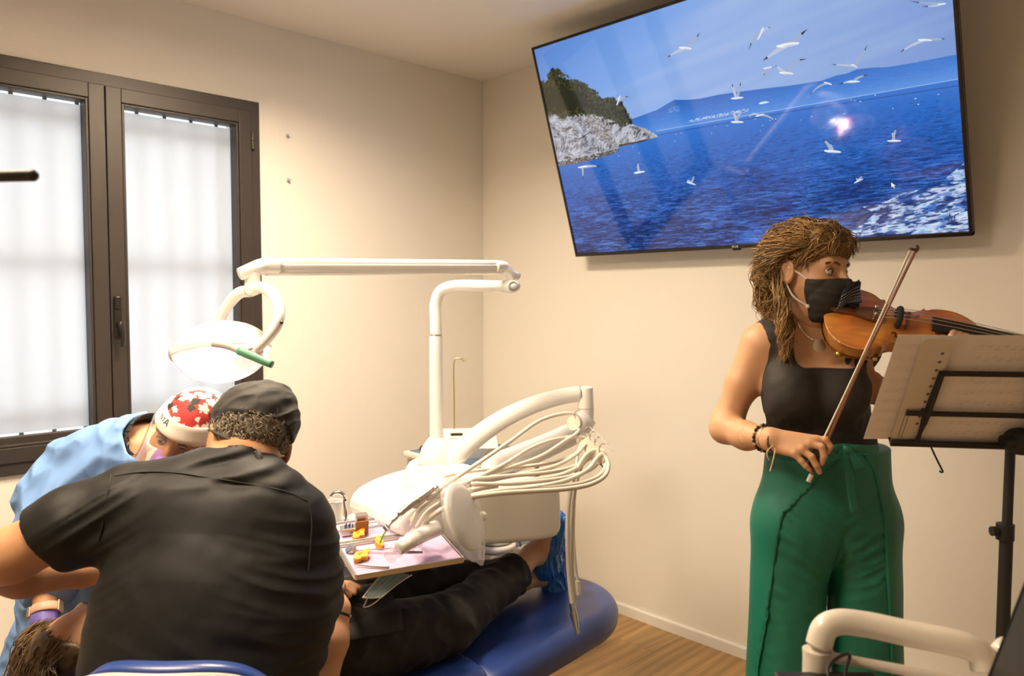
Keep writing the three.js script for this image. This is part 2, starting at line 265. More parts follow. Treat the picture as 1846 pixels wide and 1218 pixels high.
// ---------------------------------------------------------------- the television
{
  const tvW = 1.6837, tvH = .962, tilt = 18.5 * Math.PI / 180, bz = .012, bb = .016;
  const tv = thing('television', 'large flat television showing gulls over a blue sea, tilted on the wall', 'television', null, [.7723, 1.7018, .1]);
  tv.rotation.x = tilt;
  const pic = canvas(2048, 1152, (c, w, h) => {
    const poly = (pts, fill) => { c.beginPath(); pts.forEach((p, i) => (i ? c.lineTo(p[0], p[1]) : c.moveTo(p[0], p[1]))); c.closePath(); c.fillStyle = fill; c.fill(); };
    let g = c.createLinearGradient(0, 0, 300, 560); g.addColorStop(0, '#5f88d2'); g.addColorStop(.35, '#6a98e0'); g.addColorStop(.7, '#78a4e8'); g.addColorStop(1, '#8eb0ea'); c.fillStyle = g; c.fillRect(0, 0, w, 600);
    g = c.createLinearGradient(900, 80, 2048, 320); g.addColorStop(0, 'rgba(150,178,226,0)'); g.addColorStop(.5, 'rgba(150,176,222,.45)'); g.addColorStop(1, 'rgba(108,140,200,.6)'); c.fillStyle = g; c.fillRect(0, 0, w, 600);
    for (let i = 0; i < 26; i++) { const x = rr(700, 2048), y = rr(40, 440), L = rr(200, 600); const q = c.createRadialGradient(0, 0, 5, 0, 0, 100); q.addColorStop(0, 'rgba(186,204,236,.16)'); q.addColorStop(1, 'rgba(186,204,236,0)'); c.save(); c.translate(x, y); c.rotate(-.12); c.scale(L / 100, rr(.2, .5)); c.fillStyle = q; c.fillRect(-100, -100, 200, 200); c.restore(); }
    // hills
    const ridge = [[500, 500], [551, 466], [629, 457], [715, 447], [774, 430], [821, 418], [894, 431], [959, 438], [1057, 438], [1155, 444], [1276, 453], [1390, 463], [1476, 468], [1536, 471], [1602, 462], [1643, 463], [1686, 455], [1740, 460], [1803, 471], [1885, 475], [1963, 476], [2048, 477]];
    g = c.createLinearGradient(0, 420, 0, 560); g.addColorStop(0, '#2f66bd'); g.addColorStop(.6, '#3f7fd8'); g.addColorStop(1, '#5c93e2'); poly([...ridge, [2048, 566], [500, 556]], g);
    for (let i = 0; i < 500; i++) { const x = rr(600, 2048), y = rr(470, 545); c.fillStyle = `rgba(${rnd() < .5 ? '36,88,176' : '110,160,236'},.12)`; c.fillRect(x, y, rr(10, 60), rr(1, 4)); }
    for (let i = 0; i < 60; i++) { c.fillStyle = 'rgba(170,200,245,.55)'; c.fillRect(800 + rr(-30, 40), 450 + rr(-4, 22), rr(2, 8), rr(1, 3)); }
    for (let i = 0; i < 190; i++) { c.fillStyle = `rgba(${200 + rr(0, 40)},${210 + rr(0, 30)},245,.8)`; c.fillRect(880 + rnd() * 310, 528 + rr(-6, 7), rr(2, 7), rr(2, 4)); }
    // sea
    g = c.createLinearGradient(0, 550, 0, 1152); g.addColorStop(0, '#4787dc'); g.addColorStop(.03, '#3275d2'); g.addColorStop(.25, '#2866c0'); g.addColorStop(.55, '#1f53a8'); g.addColorStop(1, '#1a3a7e'); c.fillStyle = g; poly([[0, 548], [700, 548], [1326, 556], [2048, 565], [2048, 1152], [0, 1152]], g);
    c.strokeStyle = 'rgba(200,220,250,.75)'; c.lineWidth = 2.5; c.beginPath(); c.moveTo(690, 547); c.lineTo(1326, 556); c.lineTo(2048, 566); c.stroke();
    c.strokeStyle = 'rgba(16,52,122,.6)'; c.lineWidth = 3; c.beginPath(); c.moveTo(560, 566); c.lineTo(1400, 572); c.lineTo(2048, 590); c.stroke();
    for (let i = 0; i < 15000; i++) {
      const t = Math.pow(rnd(), .75), y = 572 + t * 580, x = rr(-40, 2048), s = .25 + 2.1 * t, n = noise(x * .004, y * .011, 2), L = rr(10, 40) * s, dk = rnd() < .52 + n * .5;
      c.strokeStyle = dk ? `rgba(12,${28 + 30 * (1 - t)},${82 + 40 * (1 - t)},${.34 + .24 * rnd()})` : `rgba(${64 + 30 * rnd()},${120 + 34 * rnd()},232,${.26 + .2 * rnd()})`;
      c.lineWidth = rr(.8, 3.2) * s; c.beginPath(); const b = rr(-.16, .10) * L; c.moveTo(x, y); c.quadraticCurveTo(x + L * .5, y + b, x + L, y + b * .3 + rr(-2, 2)); c.stroke();
    }
    for (let i = 0; i < 46; i++) { const x = rr(200, 1900), y = rr(840, 1120), L = rr(90, 300); c.strokeStyle = `rgba(10,22,66,${rr(.12, .3)})`; c.lineWidth = rr(8, 22); c.beginPath(); c.moveTo(x, y); c.quadraticCurveTo(x + L * .5, y - rr(16, 50), x + L, y + rr(0, 20)); c.stroke(); c.strokeStyle = `rgba(70,120,220,${rr(.1, .25)})`; c.lineWidth = rr(4, 10); c.beginPath(); c.moveTo(x, y - 14); c.quadraticCurveTo(x + L * .5, y - rr(34, 66), x + L, y - 8); c.stroke(); }
    // headland
    const rock = [[0, 305], [98, 333], [231, 345], [288, 367], [358, 390], [425, 419], [492, 442], [539, 484], [583, 507], [621, 522], [698, 575], [600, 586], [529, 590], [438, 591], [437, 612], [375, 624], [257, 635], [95, 639], [0, 637]];
    c.save(); c.beginPath(); rock.forEach((p, i) => (i ? c.lineTo(...p) : c.moveTo(...p))); c.closePath(); c.fillStyle = '#a9abb8'; c.fill(); c.clip();
    for (let i = 0; i < 5200; i++) { const x = rr(0, 700), y = rr(310, 640), n = noise(x * .02, y * .03, 5), L = rr(4, 24), v = n + rr(-.4, .4), a = -.35 + noise(x * .008, y * .01, 9) * 2; c.strokeStyle = v > .1 ? 'rgba(226,228,240,.55)' : v > -.2 ? 'rgba(150,150,158,.5)' : 'rgba(46,42,40,.6)'; c.lineWidth = rr(1, 5); c.beginPath(); c.moveTo(x, y); c.lineTo(x + Math.cos(a) * L, y + Math.sin(a) * L); c.stroke(); }
    c.save(); c.beginPath(); [[180, 330], [288, 367], [403, 433], [415, 499], [430, 590], [337, 547], [261, 468], [185, 384]].forEach((p, i) => (i ? c.lineTo(...p) : c.moveTo(...p))); c.closePath(); c.clip();
    for (let i = 0; i < 2200; i++) { c.fillStyle = ['#9a8b78', '#6d5f50', '#3a332c', '#b7a893'][Math.floor(rnd() * 4)]; c.globalAlpha = .6; c.fillRect(rr(170, 440), rr(320, 600), rr(3, 10), rr(2, 7)); } c.restore();
    for (let i = 0; i < 700; i++) { const x = rr(0, 690), y = x < 440 ? rr(612, 640) - x * .03 : rr(578, 592); c.fillStyle = 'rgba(52,44,30,.6)'; c.fillRect(x, y, rr(4, 14), rr(2, 7)); }
    c.restore();
    const veg = [[0, 177], [51, 181], [69, 147], [99, 129], [134, 136], [129, 182], [160, 200], [194, 207], [243, 216], [282, 241], [307, 266], [342, 290], [324, 315], [373, 330], [357, 350], [408, 370], [427, 351], [463, 352], [501, 376], [514, 409], [528, 442], [541, 475], [491, 476], [448, 446], [406, 422], [348, 400], [286, 375], [228, 362], [172, 368], [91, 369], [0, 336]];
    poly(veg, '#26291a');
    for (let i = 0; i < 2600; i++) { const k = Math.floor(rnd() * veg.length), p = veg[k], q = veg[Math.floor(rnd() * veg.length)], t = Math.pow(rnd(), 2.2) * .8, x = p[0] + (q[0] - p[0]) * t * .35 + rr(-12, 12), y = Math.max(p[1] + (q[1] - p[1]) * t * .35 + rr(-6, 12), p[1] - 10); c.fillStyle = ['#1c2115', '#2f3a1e', '#45512a', '#3b2f20', '#14180f', '#54482e'][Math.floor(rnd() * 6)]; c.globalAlpha = .75; c.beginPath(); c.ellipse(x, y, rr(3, 11), rr(2, 7), rnd() * 3, 0, 7); c.fill(); } c.globalAlpha = 1;
    // wake
    c.save(); c.beginPath(); [[1500, 1152], [1578, 1130], [1655, 1086], [1700, 1050], [1650, 1020], [1754, 1003], [1800, 978], [1843, 972], [1947, 960], [2048, 880], [2048, 1152]].forEach((p, i) => (i ? c.lineTo(...p) : c.moveTo(...p))); c.closePath(); c.clip();
    for (let i = 0; i < 2600; i++) { const x = rr(1480, 2048), y = rr(870, 1152), n = noise(x * .014, y * .03, 7) + noise(x * .04, y * .08, 3) * .6, e = (x - 1500) / 548 * .5 + (y - 880) / 272 * .35 - .45; if (n + e < .05) continue; c.fillStyle = rnd() < .8 ? `rgba(${186 + rr(0, 40)},${204 + rr(0, 36)},246,.62)` : 'rgba(88,124,196,.5)'; c.beginPath(); c.ellipse(x, y, rr(6, 26), rr(2, 7), -.15 + rr(-.2, .2), 0, 7); c.fill(); }
    for (let i = 0; i < 120; i++) { c.fillStyle = 'rgba(22,44,104,.6)'; c.beginPath(); c.ellipse(rr(1560, 2048), rr(960, 1150), rr(8, 30), rr(2, 6), -.12, 0, 7); c.fill(); } c.restore();
    // gulls: head, tail, wing middles and tips
    const gulls = [[892, 190, 957, 210, 971, 188, 1013, 149, 861, 206, 821, 220], [1316, 203, 1283, 246, 1272, 220, 1236, 278, 1328, 206, 1348, 209], [1364, 293, 1462, 301, 1439, 289, 1506, 254, 1348, 314, 1293, 337], [1361, 401, 1421, 418, 1416, 364, 1489, 371, 1357, 379, 1348, 368], [1291, 370, 1332, 371, 1305, 382, 1286, 400, 1322, 369, 1337, 375], [1667, 431, 1687, 448, 1706, 416, 1736, 369, 1633, 428, 1585, 414], [1921, 395, 1968, 408, 1988, 407, 2014, 413, 1890, 408, 1852, 427], [1118, 467, 1178, 473, 1163, 443, 1176, 402, 1134, 438, 1134, 401], [1100, 570, 1161, 580, 1140, 534, 1177, 532, 1126, 536, 1111, 526], [1224, 565, 1267, 563, 1286, 564, 1323, 611, 1209, 538, 1181, 573], [1248, 513, 1296, 514, 1275, 508, 1298, 512, 1259, 510, 1245, 517], [1547, 478, 1580, 495, 1510, 486, 1479, 527, 1562, 485, 1587, 495], [1644, 497, 1692, 504, 1683, 483, 1729, 485, 1660, 493, 1602, 500], [1515, 761, 1585, 776, 1540, 736, 1512, 708, 1549, 756, 1539, 724], [1776, 757, 1827, 764, 1800, 729, 1819, 710, 1804, 739, 1793, 719], [477, 383, 510, 339, 514, 348, 562, 354, 500, 348, 489, 335], [138, 663, 202, 665, 172, 686, 151, 733, 226, 661, 301, 677], [506, 738, 574, 737, 538, 707, 544, 678, 543, 716, 527, 693], [812, 819, 860, 838, 852, 812, 864, 783, 836, 816, 802, 806], [1626, 914, 1665, 899, 1647, 897, 1671, 883, 1641, 906, 1634, 886], [2024, 291, 1996, 286, 1978, 281, 1903, 250, 1996, 294, 1940, 279]];
    for (const b of gulls) {
      const [hx, hy, tx, ty, ax, ay, atx, aty, bx, by, btx, bty] = b, mx = hx * .55 + tx * .45, my = hy * .55 + ty * .45, L = Math.hypot(tx - hx, ty - hy), th = Math.max(5, L * .135);
      for (const [wx, wy, ex, ey, tone] of [[bx, by, btx, bty, '#b9c4dc'], [ax, ay, atx, aty, '#a3b0cc']]) {
        const dx = ex - mx, dy = ey - my, n = Math.hypot(dx, dy) || 1, px = -dy / n * th * .8, py = dx / n * th * .8;
        c.fillStyle = tone; c.beginPath(); c.moveTo(mx - px, my - py); c.quadraticCurveTo(wx - px * 1.1, wy - py * 1.1, ex, ey); c.quadraticCurveTo(wx + px * 1.3, wy + py * 1.3, mx + px, my + py); c.closePath(); c.fill();
        c.fillStyle = '#2a3040'; c.beginPath(); c.moveTo(ex, ey); c.lineTo(ex + (wx - ex) * .42 - px * .5, ey + (wy - ey) * .42 - py * .5); c.lineTo(ex + (wx - ex) * .42 + px * .5, ey + (wy - ey) * .42 + py * .5); c.closePath(); c.fill();
      }
      c.save(); c.translate((hx + tx) / 2, (hy + ty) / 2); c.rotate(Math.atan2(ty - hy, tx - hx)); c.fillStyle = '#eef1fa'; c.beginPath(); c.ellipse(0, 0, L * .52, th * .62, 0, 0, 7); c.fill(); c.beginPath(); c.ellipse(-L * .44, -th * .1, th * .42, th * .4, 0, 0, 7); c.fill(); c.fillStyle = '#c9cfdd'; c.beginPath(); c.ellipse(L * .1, th * .3, L * .3, th * .26, 0, 0, 7); c.fill(); c.restore();
    }
    for (let i = 0; i < 26; i++) { c.fillStyle = 'rgba(235,240,252,.85)'; c.fillRect(rr(380, 2000), rr(565, 640), rr(3, 8), rr(2, 4)); }
    c.fillStyle = '#f4f6fb'; c.beginPath(); [[1774, 926], [1774, 950], [1780, 945], [1785, 955], [1789, 953], [1785, 943], [1793, 943]].forEach((p, i) => (i ? c.lineTo(...p) : c.moveTo(...p))); c.closePath(); c.fill(); c.strokeStyle = '#20283c'; c.lineWidth = 1; c.stroke();
    c.strokeStyle = '#2c4474'; c.lineWidth = 4; c.beginPath(); c.moveTo(1976, 1118); c.lineTo(1984, 1080); c.lineTo(1992, 1112); c.moveTo(1998, 1116); c.lineTo(2002, 1084); c.lineTo(2018, 1078); c.stroke();
  });
  pic.wrapS = pic.wrapT = THREE.ClampToEdgeWrapping;
  const sw = tvW - 2 * bz, sh = tvH - bz - bb, sx = tvW / 2, sy = bb + sh / 2;
  mesh('screen', new THREE.PlaneGeometry(sw, sh).translate(sx, sy, .0005), phys({ color: rgb(.008, .008, .009), roughness: .05, emissive: 0xffffff, emissiveMap: pic, emissiveIntensity: .78 }), tv);
  const fm = phys({ color: rgb(.022, .018, .015), roughness: .25, metalness: .3 });
  mesh('bezel', merge([rbox(tvW, bb, .022, .003, tvW / 2, bb / 2, -.006), rbox(tvW, bz, .022, .003, tvW / 2, tvH - bz / 2, -.006), rbox(bz, tvH, .022, .003, bz / 2, tvH / 2, -.006), rbox(bz, tvH, .022, .003, tvW - bz / 2, tvH / 2, -.006)]), fm, tv);
  mesh('back_shell', rbox(tvW - .004, tvH - .004, .03, .006, tvW / 2, tvH / 2, -.0165), M.black, tv);
  mesh('back_housing', rbox(tvW * .7, tvH * .55, .035, .012, tvW / 2, tvH * .4, -.045), M.black, tv);
  const lg = std({ color: rgb(.62, .62, .60), roughness: .4 });
  const font = await new FontLoader().loadAsync('fonts/droid/droid_sans_bold.typeface.json');
  const word = new TextGeometry('LG', { font, size: .0085, depth: .0006, curveSegments: 4 });
  mesh('logo', merge([word.translate(.842, .0045, .005), new THREE.TorusGeometry(.0042, .0007, 6, 20).translate(.8345, .0088, .0053), box(.0011, .0042, .0006, .8342, .0094, .0053), box(.003, .001, .0006, .8361, .0086, .0053)]), lg, tv, 'pale round emblem and two letters on the lower bezel');
  mesh('sensor', rbox(.035, .010, .012, .003, .842, -.005, -.008), M.black, tv);
  const mt = mesh('wall_bracket', merge([box(.5, .3, .006, sx, .30, -.066), box(.035, .5, .022, sx - .2, .30, -.07), box(.035, .5, .022, sx + .2, .30, -.07)]), M.black, tv);
  for (const s of [-.2, .2]) { const a = V3(sx + s, .05, -.075), b = V3(sx + s, .52, -.08); const inv = new THREE.Matrix4().makeRotationX(-tilt); const toWall = (p) => { const q = p.clone().applyAxisAngle(V3(1, 0, 0), tilt); return V3(q.x, q.y, -.098).applyMatrix4(inv); }; mesh('bracket_arm', cyl(b, toWall(b), .01), M.black, mt); mesh('bracket_arm', cyl(a, toWall(a), .006), M.black, mt); }
  const gl = new THREE.RectAreaLight(rgb(.42, .60, 1.0), .22, sw, sh); gl.position.set(sx, sy, .004); gl.rotation.set(0, Math.PI, 0); gl.castShadow = true; gl.name = 'screen_glow'; tv.add(gl);
}
// ---------------------------------------------------------------- the dental chair
const pathPts = (list) => list.map((p) => at(...p));
{
  const ch = thing('dental_chair', 'reclined dental chair with smooth royal blue upholstery', 'dental chair');
  const plan = (z0, z1, w0, w1, round) => { // outline in x (about the chair's axis) and z
    const o = []; for (let i = 0; i <= 24; i++) { const a = Math.PI * i / 24; o.push([Math.cos(a) * w0, z0 - Math.sin(a) * round]); }
    for (let i = 0; i <= 8; i++) { const t = i / 8; o.push([-w0 + (w0 - w1) * t, z0 + (z1 - z0) * t]); }
    for (let i = 0; i <= 8; i++) { const t = 1 - i / 8; o.push([w0 + (w1 - w0) * t, z0 + (z1 - z0) * t]); } return o;
  };
  const pad = (pts, y, th, x = 1.455, slope = 0, z0 = 0, bev = .04) => { const g = extrude(pts, th - 2 * bev, bev, 8); g.rotateX(Math.PI / 2).translate(x, y - bev, 0); const p = g.attributes.position; if (slope) for (let i = 0; i < p.count; i++) p.setY(i, p.getY(i) + Math.max(0, p.getZ(i) - z0) * slope); g.computeVertexNormals(); return g; };
  const smoothGeo = (g) => { const m = new Map(), p = g.attributes.position, n = g.attributes.normal; for (let i = 0; i < p.count; i++) { const k = [p.getX(i), p.getY(i), p.getZ(i)].map((v) => v.toFixed(4)).join(); const s = m.get(k) ?? V3(0, 0, 0); s.add(V3(n.getX(i), n.getY(i), n.getZ(i))); m.set(k, s); } for (let i = 0; i < p.count; i++) { const k = [p.getX(i), p.getY(i), p.getZ(i)].map((v) => v.toFixed(4)).join(), s = m.get(k).clone().normalize(); n.setXYZ(i, s.x, s.y, s.z); } return g; };
  mesh('leg_cushion', smoothGeo(pad(plan(1.07, 1.50, .205, .245, .24), .50, .105, 1.455, 0, 0, .048)), M.blue, ch);
  mesh('seat_cushion', smoothGeo(pad(plan(1.56, 2.02, .235, .235, .02), .515, .11, 1.455, 0, 0, .035)), M.blue, ch);
  mesh('back_cushion', smoothGeo(pad(plan(2.08, 2.46, .20, .13, .02), .53, .10, 1.455, .28, 2.1, .035)), M.blue, ch);
  mesh('headrest', rbox(.24, .07, .2, .03, 1.455, .655, 2.58), M.blue, ch);
  mesh('under_shell', merge([rbox(.34, .05, .85, .02, 1.455, .375, 1.48), rbox(.26, .28, .42, .03, 1.455, .22, 1.75), rbox(.2, .06, .6, .02, 1.455, .45, 2.22)]), M.plastic, ch, 'white plastic underside of the chair');
  mesh('base_plate', rbox(.52, .06, .95, .025, 1.455, .04, 1.62), M.plastic, ch);
}
// ---------------------------------------------------------------- unit cabinet, basin, tap, beaker
{
  const u = thing('unit_cabinet', 'white rounded water unit cabinet beside the dental chair', 'cabinet', null, [0, 0, 0]);
  const prof = smoothLoop([[1.02, .02], [1.06, .5], [1.045, .80], [1.07, .865], [1.15, .868], [1.20, .80], [1.27, .745], [1.35, .735], [1.46, .70], [1.55, .66], [1.60, .60], [1.60, .5], [1.58, .02]], 90);
  const g = extrude(prof, .22, .03, 4).rotateY(-Math.PI / 2).translate(1.115, 0, 0);
  mesh('cabinet_body', g, M.enamel, u);
  mesh('plinth', rbox(.26, .04, .52, .01, 1.0, .02, 1.33), M.grey, u);
  mesh('paper_slip', box(.05, .001, .05, 1.02, .752, 1.34), M.cream, u);
  const bc = at(590, 950, 2.42);
  const b = thing('spittoon_basin', 'white ceramic spittoon basin behind the black-clad dentist', 'basin', null, [bc.x, bc.y - .08, bc.z]);
  mesh('bowl', lathe([[.0, .0], [.06, .0], [.10, .03], [.122, .07], [.118, .082], [.108, .082], [.095, .05], [.055, .02], [0, .015]], 44), M.enamel, b);
  mesh('tap_deck', rbox(.11, .045, .12, .022, .07, .075, -.06), M.enamel, b);
  mesh('bowl_bracket', merge([rbox(.16, .04, .12, .015, .06, -.015, -.07), cyl(V3(0, 0, 0), V3(0, -.05, 0), .05)]), M.enamel, b);
  const tb = at(623, 926, 2.4); tb.y = bc.y + .017;
  const t = thing('water_tap', 'thin chrome gooseneck tap over the white basin', 'tap', null, tb.toArray());
  const d = RIGHT.clone().multiplyScalar(-1);
  mesh('tap_base', cyl(V3(0, 0, 0), V3(0, .012, 0), .013), M.chrome, t);
  const arc = [V3(0, .008, 0), V3(0, .045, 0), V3(-.001, .075, 0).addScaledVector(d, .002)]; for (let i = 0; i <= 8; i++) { const a = i / 8 * Math.PI * .88; arc.push(V3(0, .078 + Math.sin(a) * .021, 0).addScaledVector(d, .024 - Math.cos(a) * .023)); }
  mesh('spout', sweep(arc, .0062, { seg: 40 }), M.chrome, t);
  const cb = at(604, 932, 2.43); cb.y = tb.y;
  const c = thing('beaker', 'white plastic rinsing cup under the chrome tap', 'cup', null, cb.toArray());
  mesh('cup_wall', lathe([[0, .002], [.021, .0], [.0255, .062], [.0275, .064], [.0255, .066], [.0242, .063], [.0195, .004], [0, .004]], 30), phys({ color: rgb(.86, .83, .78), roughness: .4, transmission: .15, thickness: 0 }), c);
}
// ---------------------------------------------------------------- corner trolley and what stands on it
{
  const c = thing('corner_trolley', 'cream two-shelf trolley in the corner behind the pole', 'trolley', null, [0, 0, 0]);
  mesh('top_shelf', rbox(.46, .022, .42, .006, .74, .832, .72), M.cream, c); mesh('shelf_mat', box(.42, .003, .38, .74, .8445, .72), std({ color: rgb(.10, .16, .25), roughness: .7 }), c, 'blue shelf mat');
  mesh('lower_shelf', rbox(.56, .022, .44, .006, .86, .535, .77), M.cream, c); mesh('shelf_mat', box(.52, .003, .40, .86, .5475, .77), std({ color: rgb(.18, .27, .38), roughness: .7 }), c, 'blue shelf mat');
  for (const [x, z] of [[.60, .57], [.60, .96], [1.11, .57], [1.11, .97]]) mesh('leg', merge([cyl(V3(x, .05, z), V3(x, x > 1 ? .53 : .83, z), .012), cyl(V3(x - .01, .025, z), V3(x + .01, .025, z), .025)]), M.steel, c);
  mesh('leg', cyl(V3(.94, .54, .54), V3(.94, .83, .54), .012), M.steel, c);
  mesh('push_knob', ball(.026, at(767, 809, 3.15), 1, .7, 1), M.black, c); { const k = at(767, 809, 3.15); mesh('knob_stem', cyl(k, V3(.60, .832, .88), .007), M.black, c); }
  const o = at(842, 812, 3.25); o.y = .8465;
  const dv = thing('dental_motor_unit', 'cream tabletop motor unit with a sloped display panel', 'device', null, o.toArray()); dv.rotation.y = Math.atan2(RIGHT.x * .97 + FACE.x * -.1, RIGHT.z * .97 + FACE.z * -.1) - Math.PI / 2;
  const pr = [[-.10, 0], [.11, 0], [.125, .035], [.10, .05], [-.02, .085], [-.10, .075]];
  mesh('housing', extrude(pr, .23, .008, 3).rotateY(-Math.PI / 2).translate(.115, .008, 0), M.plastic, dv);
  mesh('display_panel', new THREE.BoxGeometry(.13, .003, .06).rotateX(.285).translate(-.01, .085, .045), std({ color: rgb(.60, .59, .55), roughness: .4 }), dv); mesh('display', new THREE.BoxGeometry(.05, .003, .022).rotateX(.285).translate(-.045, .088, .04), M.black, dv);
  mesh('socket', merge([rbox(.036, .03, .012, .005, .085, .032, .128), cyl(V3(.085, .034, .13), V3(.085, .034, .142), .008)]), M.chrome, dv);
  const rb = at(819, 785, 3.27), rt = at(815, 646, 3.27); rb.y = .915; rt.x = rb.x; rt.z = rb.z;
  const rod = thing('bag_hook_rod', 'thin brass drip-bag rod with a hooked tip standing in the motor unit', 'rod', null, [0, 0, 0]);
  mesh('rod', sweep([rb, rb.clone().lerp(rt, .5), rt.clone().add(V3(0, -.015, 0)), rt.clone().add(V3(0, 0, 0)).addScaledVector(RIGHT, .006), rt.clone().addScaledVector(RIGHT, .032), rt.clone().addScaledVector(RIGHT, .038).add(V3(0, -.008, 0)), rt.clone().addScaledVector(RIGHT, .045).add(V3(0, -.011, 0)), rt.clone().addScaledVector(RIGHT, .05).add(V3(0, -.002, 0))], .0032, { seg: 90, sides: 8 }), M.brass, rod);
  const dp = at(893, 992, 2.93); dp.y = .5495;
  const dc = thing('round_dish_stack', 'two stacked round cream discs seen under the white console', 'dish', null, dp.toArray());
  mesh('lower_disc', lathe([[0, 0], [.075, 0], [.08, .008], [.08, .018], [.074, .024], [0, .024]], 40), M.plastic, dc); mesh('upper_disc', lathe([[0, .024], [.055, .024], [.066, .032], [.066, .038], [.06, .041], [.028, .041], [.026, .038], [0, .038]], 40), M.plastic, dc);
  const cab = thing('trolley_cable', 'thin black cable looped on the lower trolley shelf', 'cable', null, [0, 0, 0]);
  mesh('cable', sweep([at(862, 975, 3.0), at(880, 966, 3.02), at(905, 968, 3.02), at(935, 985, 3.0), at(938, 1010, 2.95)].map((p) => { p.y = Math.max(p.y, .553); return p; }), .003, { seg: 40, sides: 8 }), M.black, cab);
}
// ---------------------------------------------------------------- lamp post, arm and operating lamp
{
  const L = thing('operating_lamp', 'white dental operating lamp on a swing arm and post', 'dental lamp');
  const px = 1.0, pz = 1.135, joint = at(921, 516, 2.72), ty = joint.y;
  mesh('post_cone', lathe([[0, 0], [.068, 0], [.066, .05], [.055, .09], [.034, .12], [.0265, .128], [0, .128]], 36).translate(px, .865, pz), M.enamel, L);
  mesh('lower_post', cyl(V3(px, .98, pz), V3(px, 1.365, pz), .0245, .0245, 28), M.enamel, L);
  mesh('post_ring', cyl(V3(px, 1.365, pz), V3(px, 1.370, pz), .0235), M.steel, L);
  const dir = joint.clone().sub(V3(px, ty, pz)).normalize();
  mesh('upper_post', sweep([V3(px, 1.37, pz), V3(px, 1.42, pz), V3(px, ty - .06, pz), V3(px, ty - .018, pz).addScaledVector(dir, .018), V3(px, ty, pz).addScaledVector(dir, .06), joint.clone().addScaledVector(dir, -.05), joint.clone().addScaledVector(dir, -.02)], .0215, { seg: 60, sides: 20 }), M.enamel, L);
  mesh('post_elbow', ball(.03, joint, 1.15, .82, 1.15), M.enamel, L);
  const cp = joint.clone().addScaledVector(FACE, .022).addScaledVector(RIGHT, .006); mesh('elbow_cap', cyl(cp, cp.clone().addScaledVector(FACE, .008).addScaledVector(RIGHT, .003), .019, .017), M.grey, L);
  mesh('pivot_pin', cyl(joint.clone().add(V3(0, .01, 0)), joint.clone().add(V3(0, .05, 0)), .016), M.enamel, L);
  const A = at(905, 481, 2.70), B = at(478, 480, 2.12), ax = B.clone().sub(A).normalize();
  mesh('spring_arm', merge([sweep([A, A.clone().lerp(B, .5), B], .0165, { seg: 12, sides: 20, flat: 1.0 }), sweep([A.clone().add(V3(0, -.013, 0)), B.clone().add(V3(0, -.013, 0))], .013, { seg: 10, sides: 16 })]), M.enamel, L);
  mesh('arm_cover', sweep([A.clone().add(V3(0, .006, 0)).addScaledVector(ax, .02), B.clone().add(V3(0, .006, 0)).addScaledVector(ax, -.02)], .018, { seg: 10, sides: 20, flat: .8 }), M.plastic, L);
  for (const p of [A.clone().addScaledVector(ax, .03), B.clone().addScaledVector(ax, -.012)]) { const q = p.clone().addScaledVector(FACE, .017); mesh('arm_screw', cyl(q, q.clone().addScaledVector(FACE, .003), .0035), M.black, L); }
  mesh('arm_knuckle', sweep([A.clone().addScaledVector(ax, .035), A.clone().addScaledVector(ax, -.01), joint.clone().add(V3(0, .044, 0)), joint.clone().add(V3(0, .036, 0)).addScaledVector(ax, -.035)], (t) => .021 - .008 * t * t, { seg: 16, sides: 18 }), M.enamel, L);
  const kn = at(455, 494, 2.08);
  mesh('arm_knuckle', sweep([B.clone().addScaledVector(ax, -.04), B.clone().addScaledVector(ax, .005), kn.clone().add(V3(0, .012, 0)), kn.clone().add(V3(0, .0, 0)).addScaledVector(ax, .035)], (t) => .024 - .007 * t * t, { seg: 16, sides: 18 }), M.enamel, L);
  mesh('swivel', merge([cyl(kn.clone().add(V3(0, .005, 0)), kn.clone().add(V3(0, -.032, 0)), .021), cyl(kn.clone().add(V3(0, -.032, 0)), kn.clone().add(V3(0, -.042, 0)), .022, .019)]), M.enamel, L);
  // head
  const O = at(400, 633, 2.03), down = V3(0, -.95, 0).addScaledVector(FACE, .20).addScaledVector(RIGHT, .13).normalize(), Y = down.clone().negate();
  const X = RIGHT.clone().add(V3(0, -.13, 0)); X.addScaledVector(Y, -X.dot(Y)).normalize(); const Z = X.clone().cross(Y), H = mat4(X, Y, Z, O);
  const half = (rx, ry, rz, y0, y1, k = 1) => new THREE.SphereGeometry(1, 48, 24, 0, Math.PI * 2, y0 * Math.PI, (y1 - y0) * Math.PI).scale(rx, ry * k, rz);
  const shellOut = half(.126, .080, .104, 0, .5), shellIn = half(.120, .074, .098, 0, .5); { const i = shellIn.index.array; for (let k = 0; k < i.length; k += 3) { const a = i[k]; i[k] = i[k + 1]; i[k + 1] = a; } const n = shellIn.attributes.normal; for (let k = 0; k < n.count; k++) n.setXYZ(k, -n.getX(k), -n.getY(k), -n.getZ(k)); }
  const head = mesh('lamp_head', merge([shellOut, shellIn, new THREE.TorusGeometry(1, .028, 10, 60).rotateX(Math.PI / 2).scale(.125, .125, .101)]).applyMatrix4(H), M.enamel, L);
  mesh('end_cap', ball(.02, V3(-.122, .006, .01), .55, 1, 1).applyMatrix4(H), M.grey, head);
  mesh('light_shield', half(.121, .084, .096, .5, 1).applyMatrix4(H), phys({ color: rgb(.97, .955, .94), transmission: .93, thickness: 0, roughness: .12, ior: 1.45, side: THREE.DoubleSide }), head, 'clear curved shield under the lamp');
  mesh('reflector', merge([lathe([[.0, -.004], [.03, -.006], [.062, .004], [.082, .016], [.084, .02], [.06, .012], [.0, .004]], 40).scale(1.2, 1, .95)]).applyMatrix4(H), std({ color: rgb(.9, .89, .86), roughness: .25, metalness: .35 }), head);
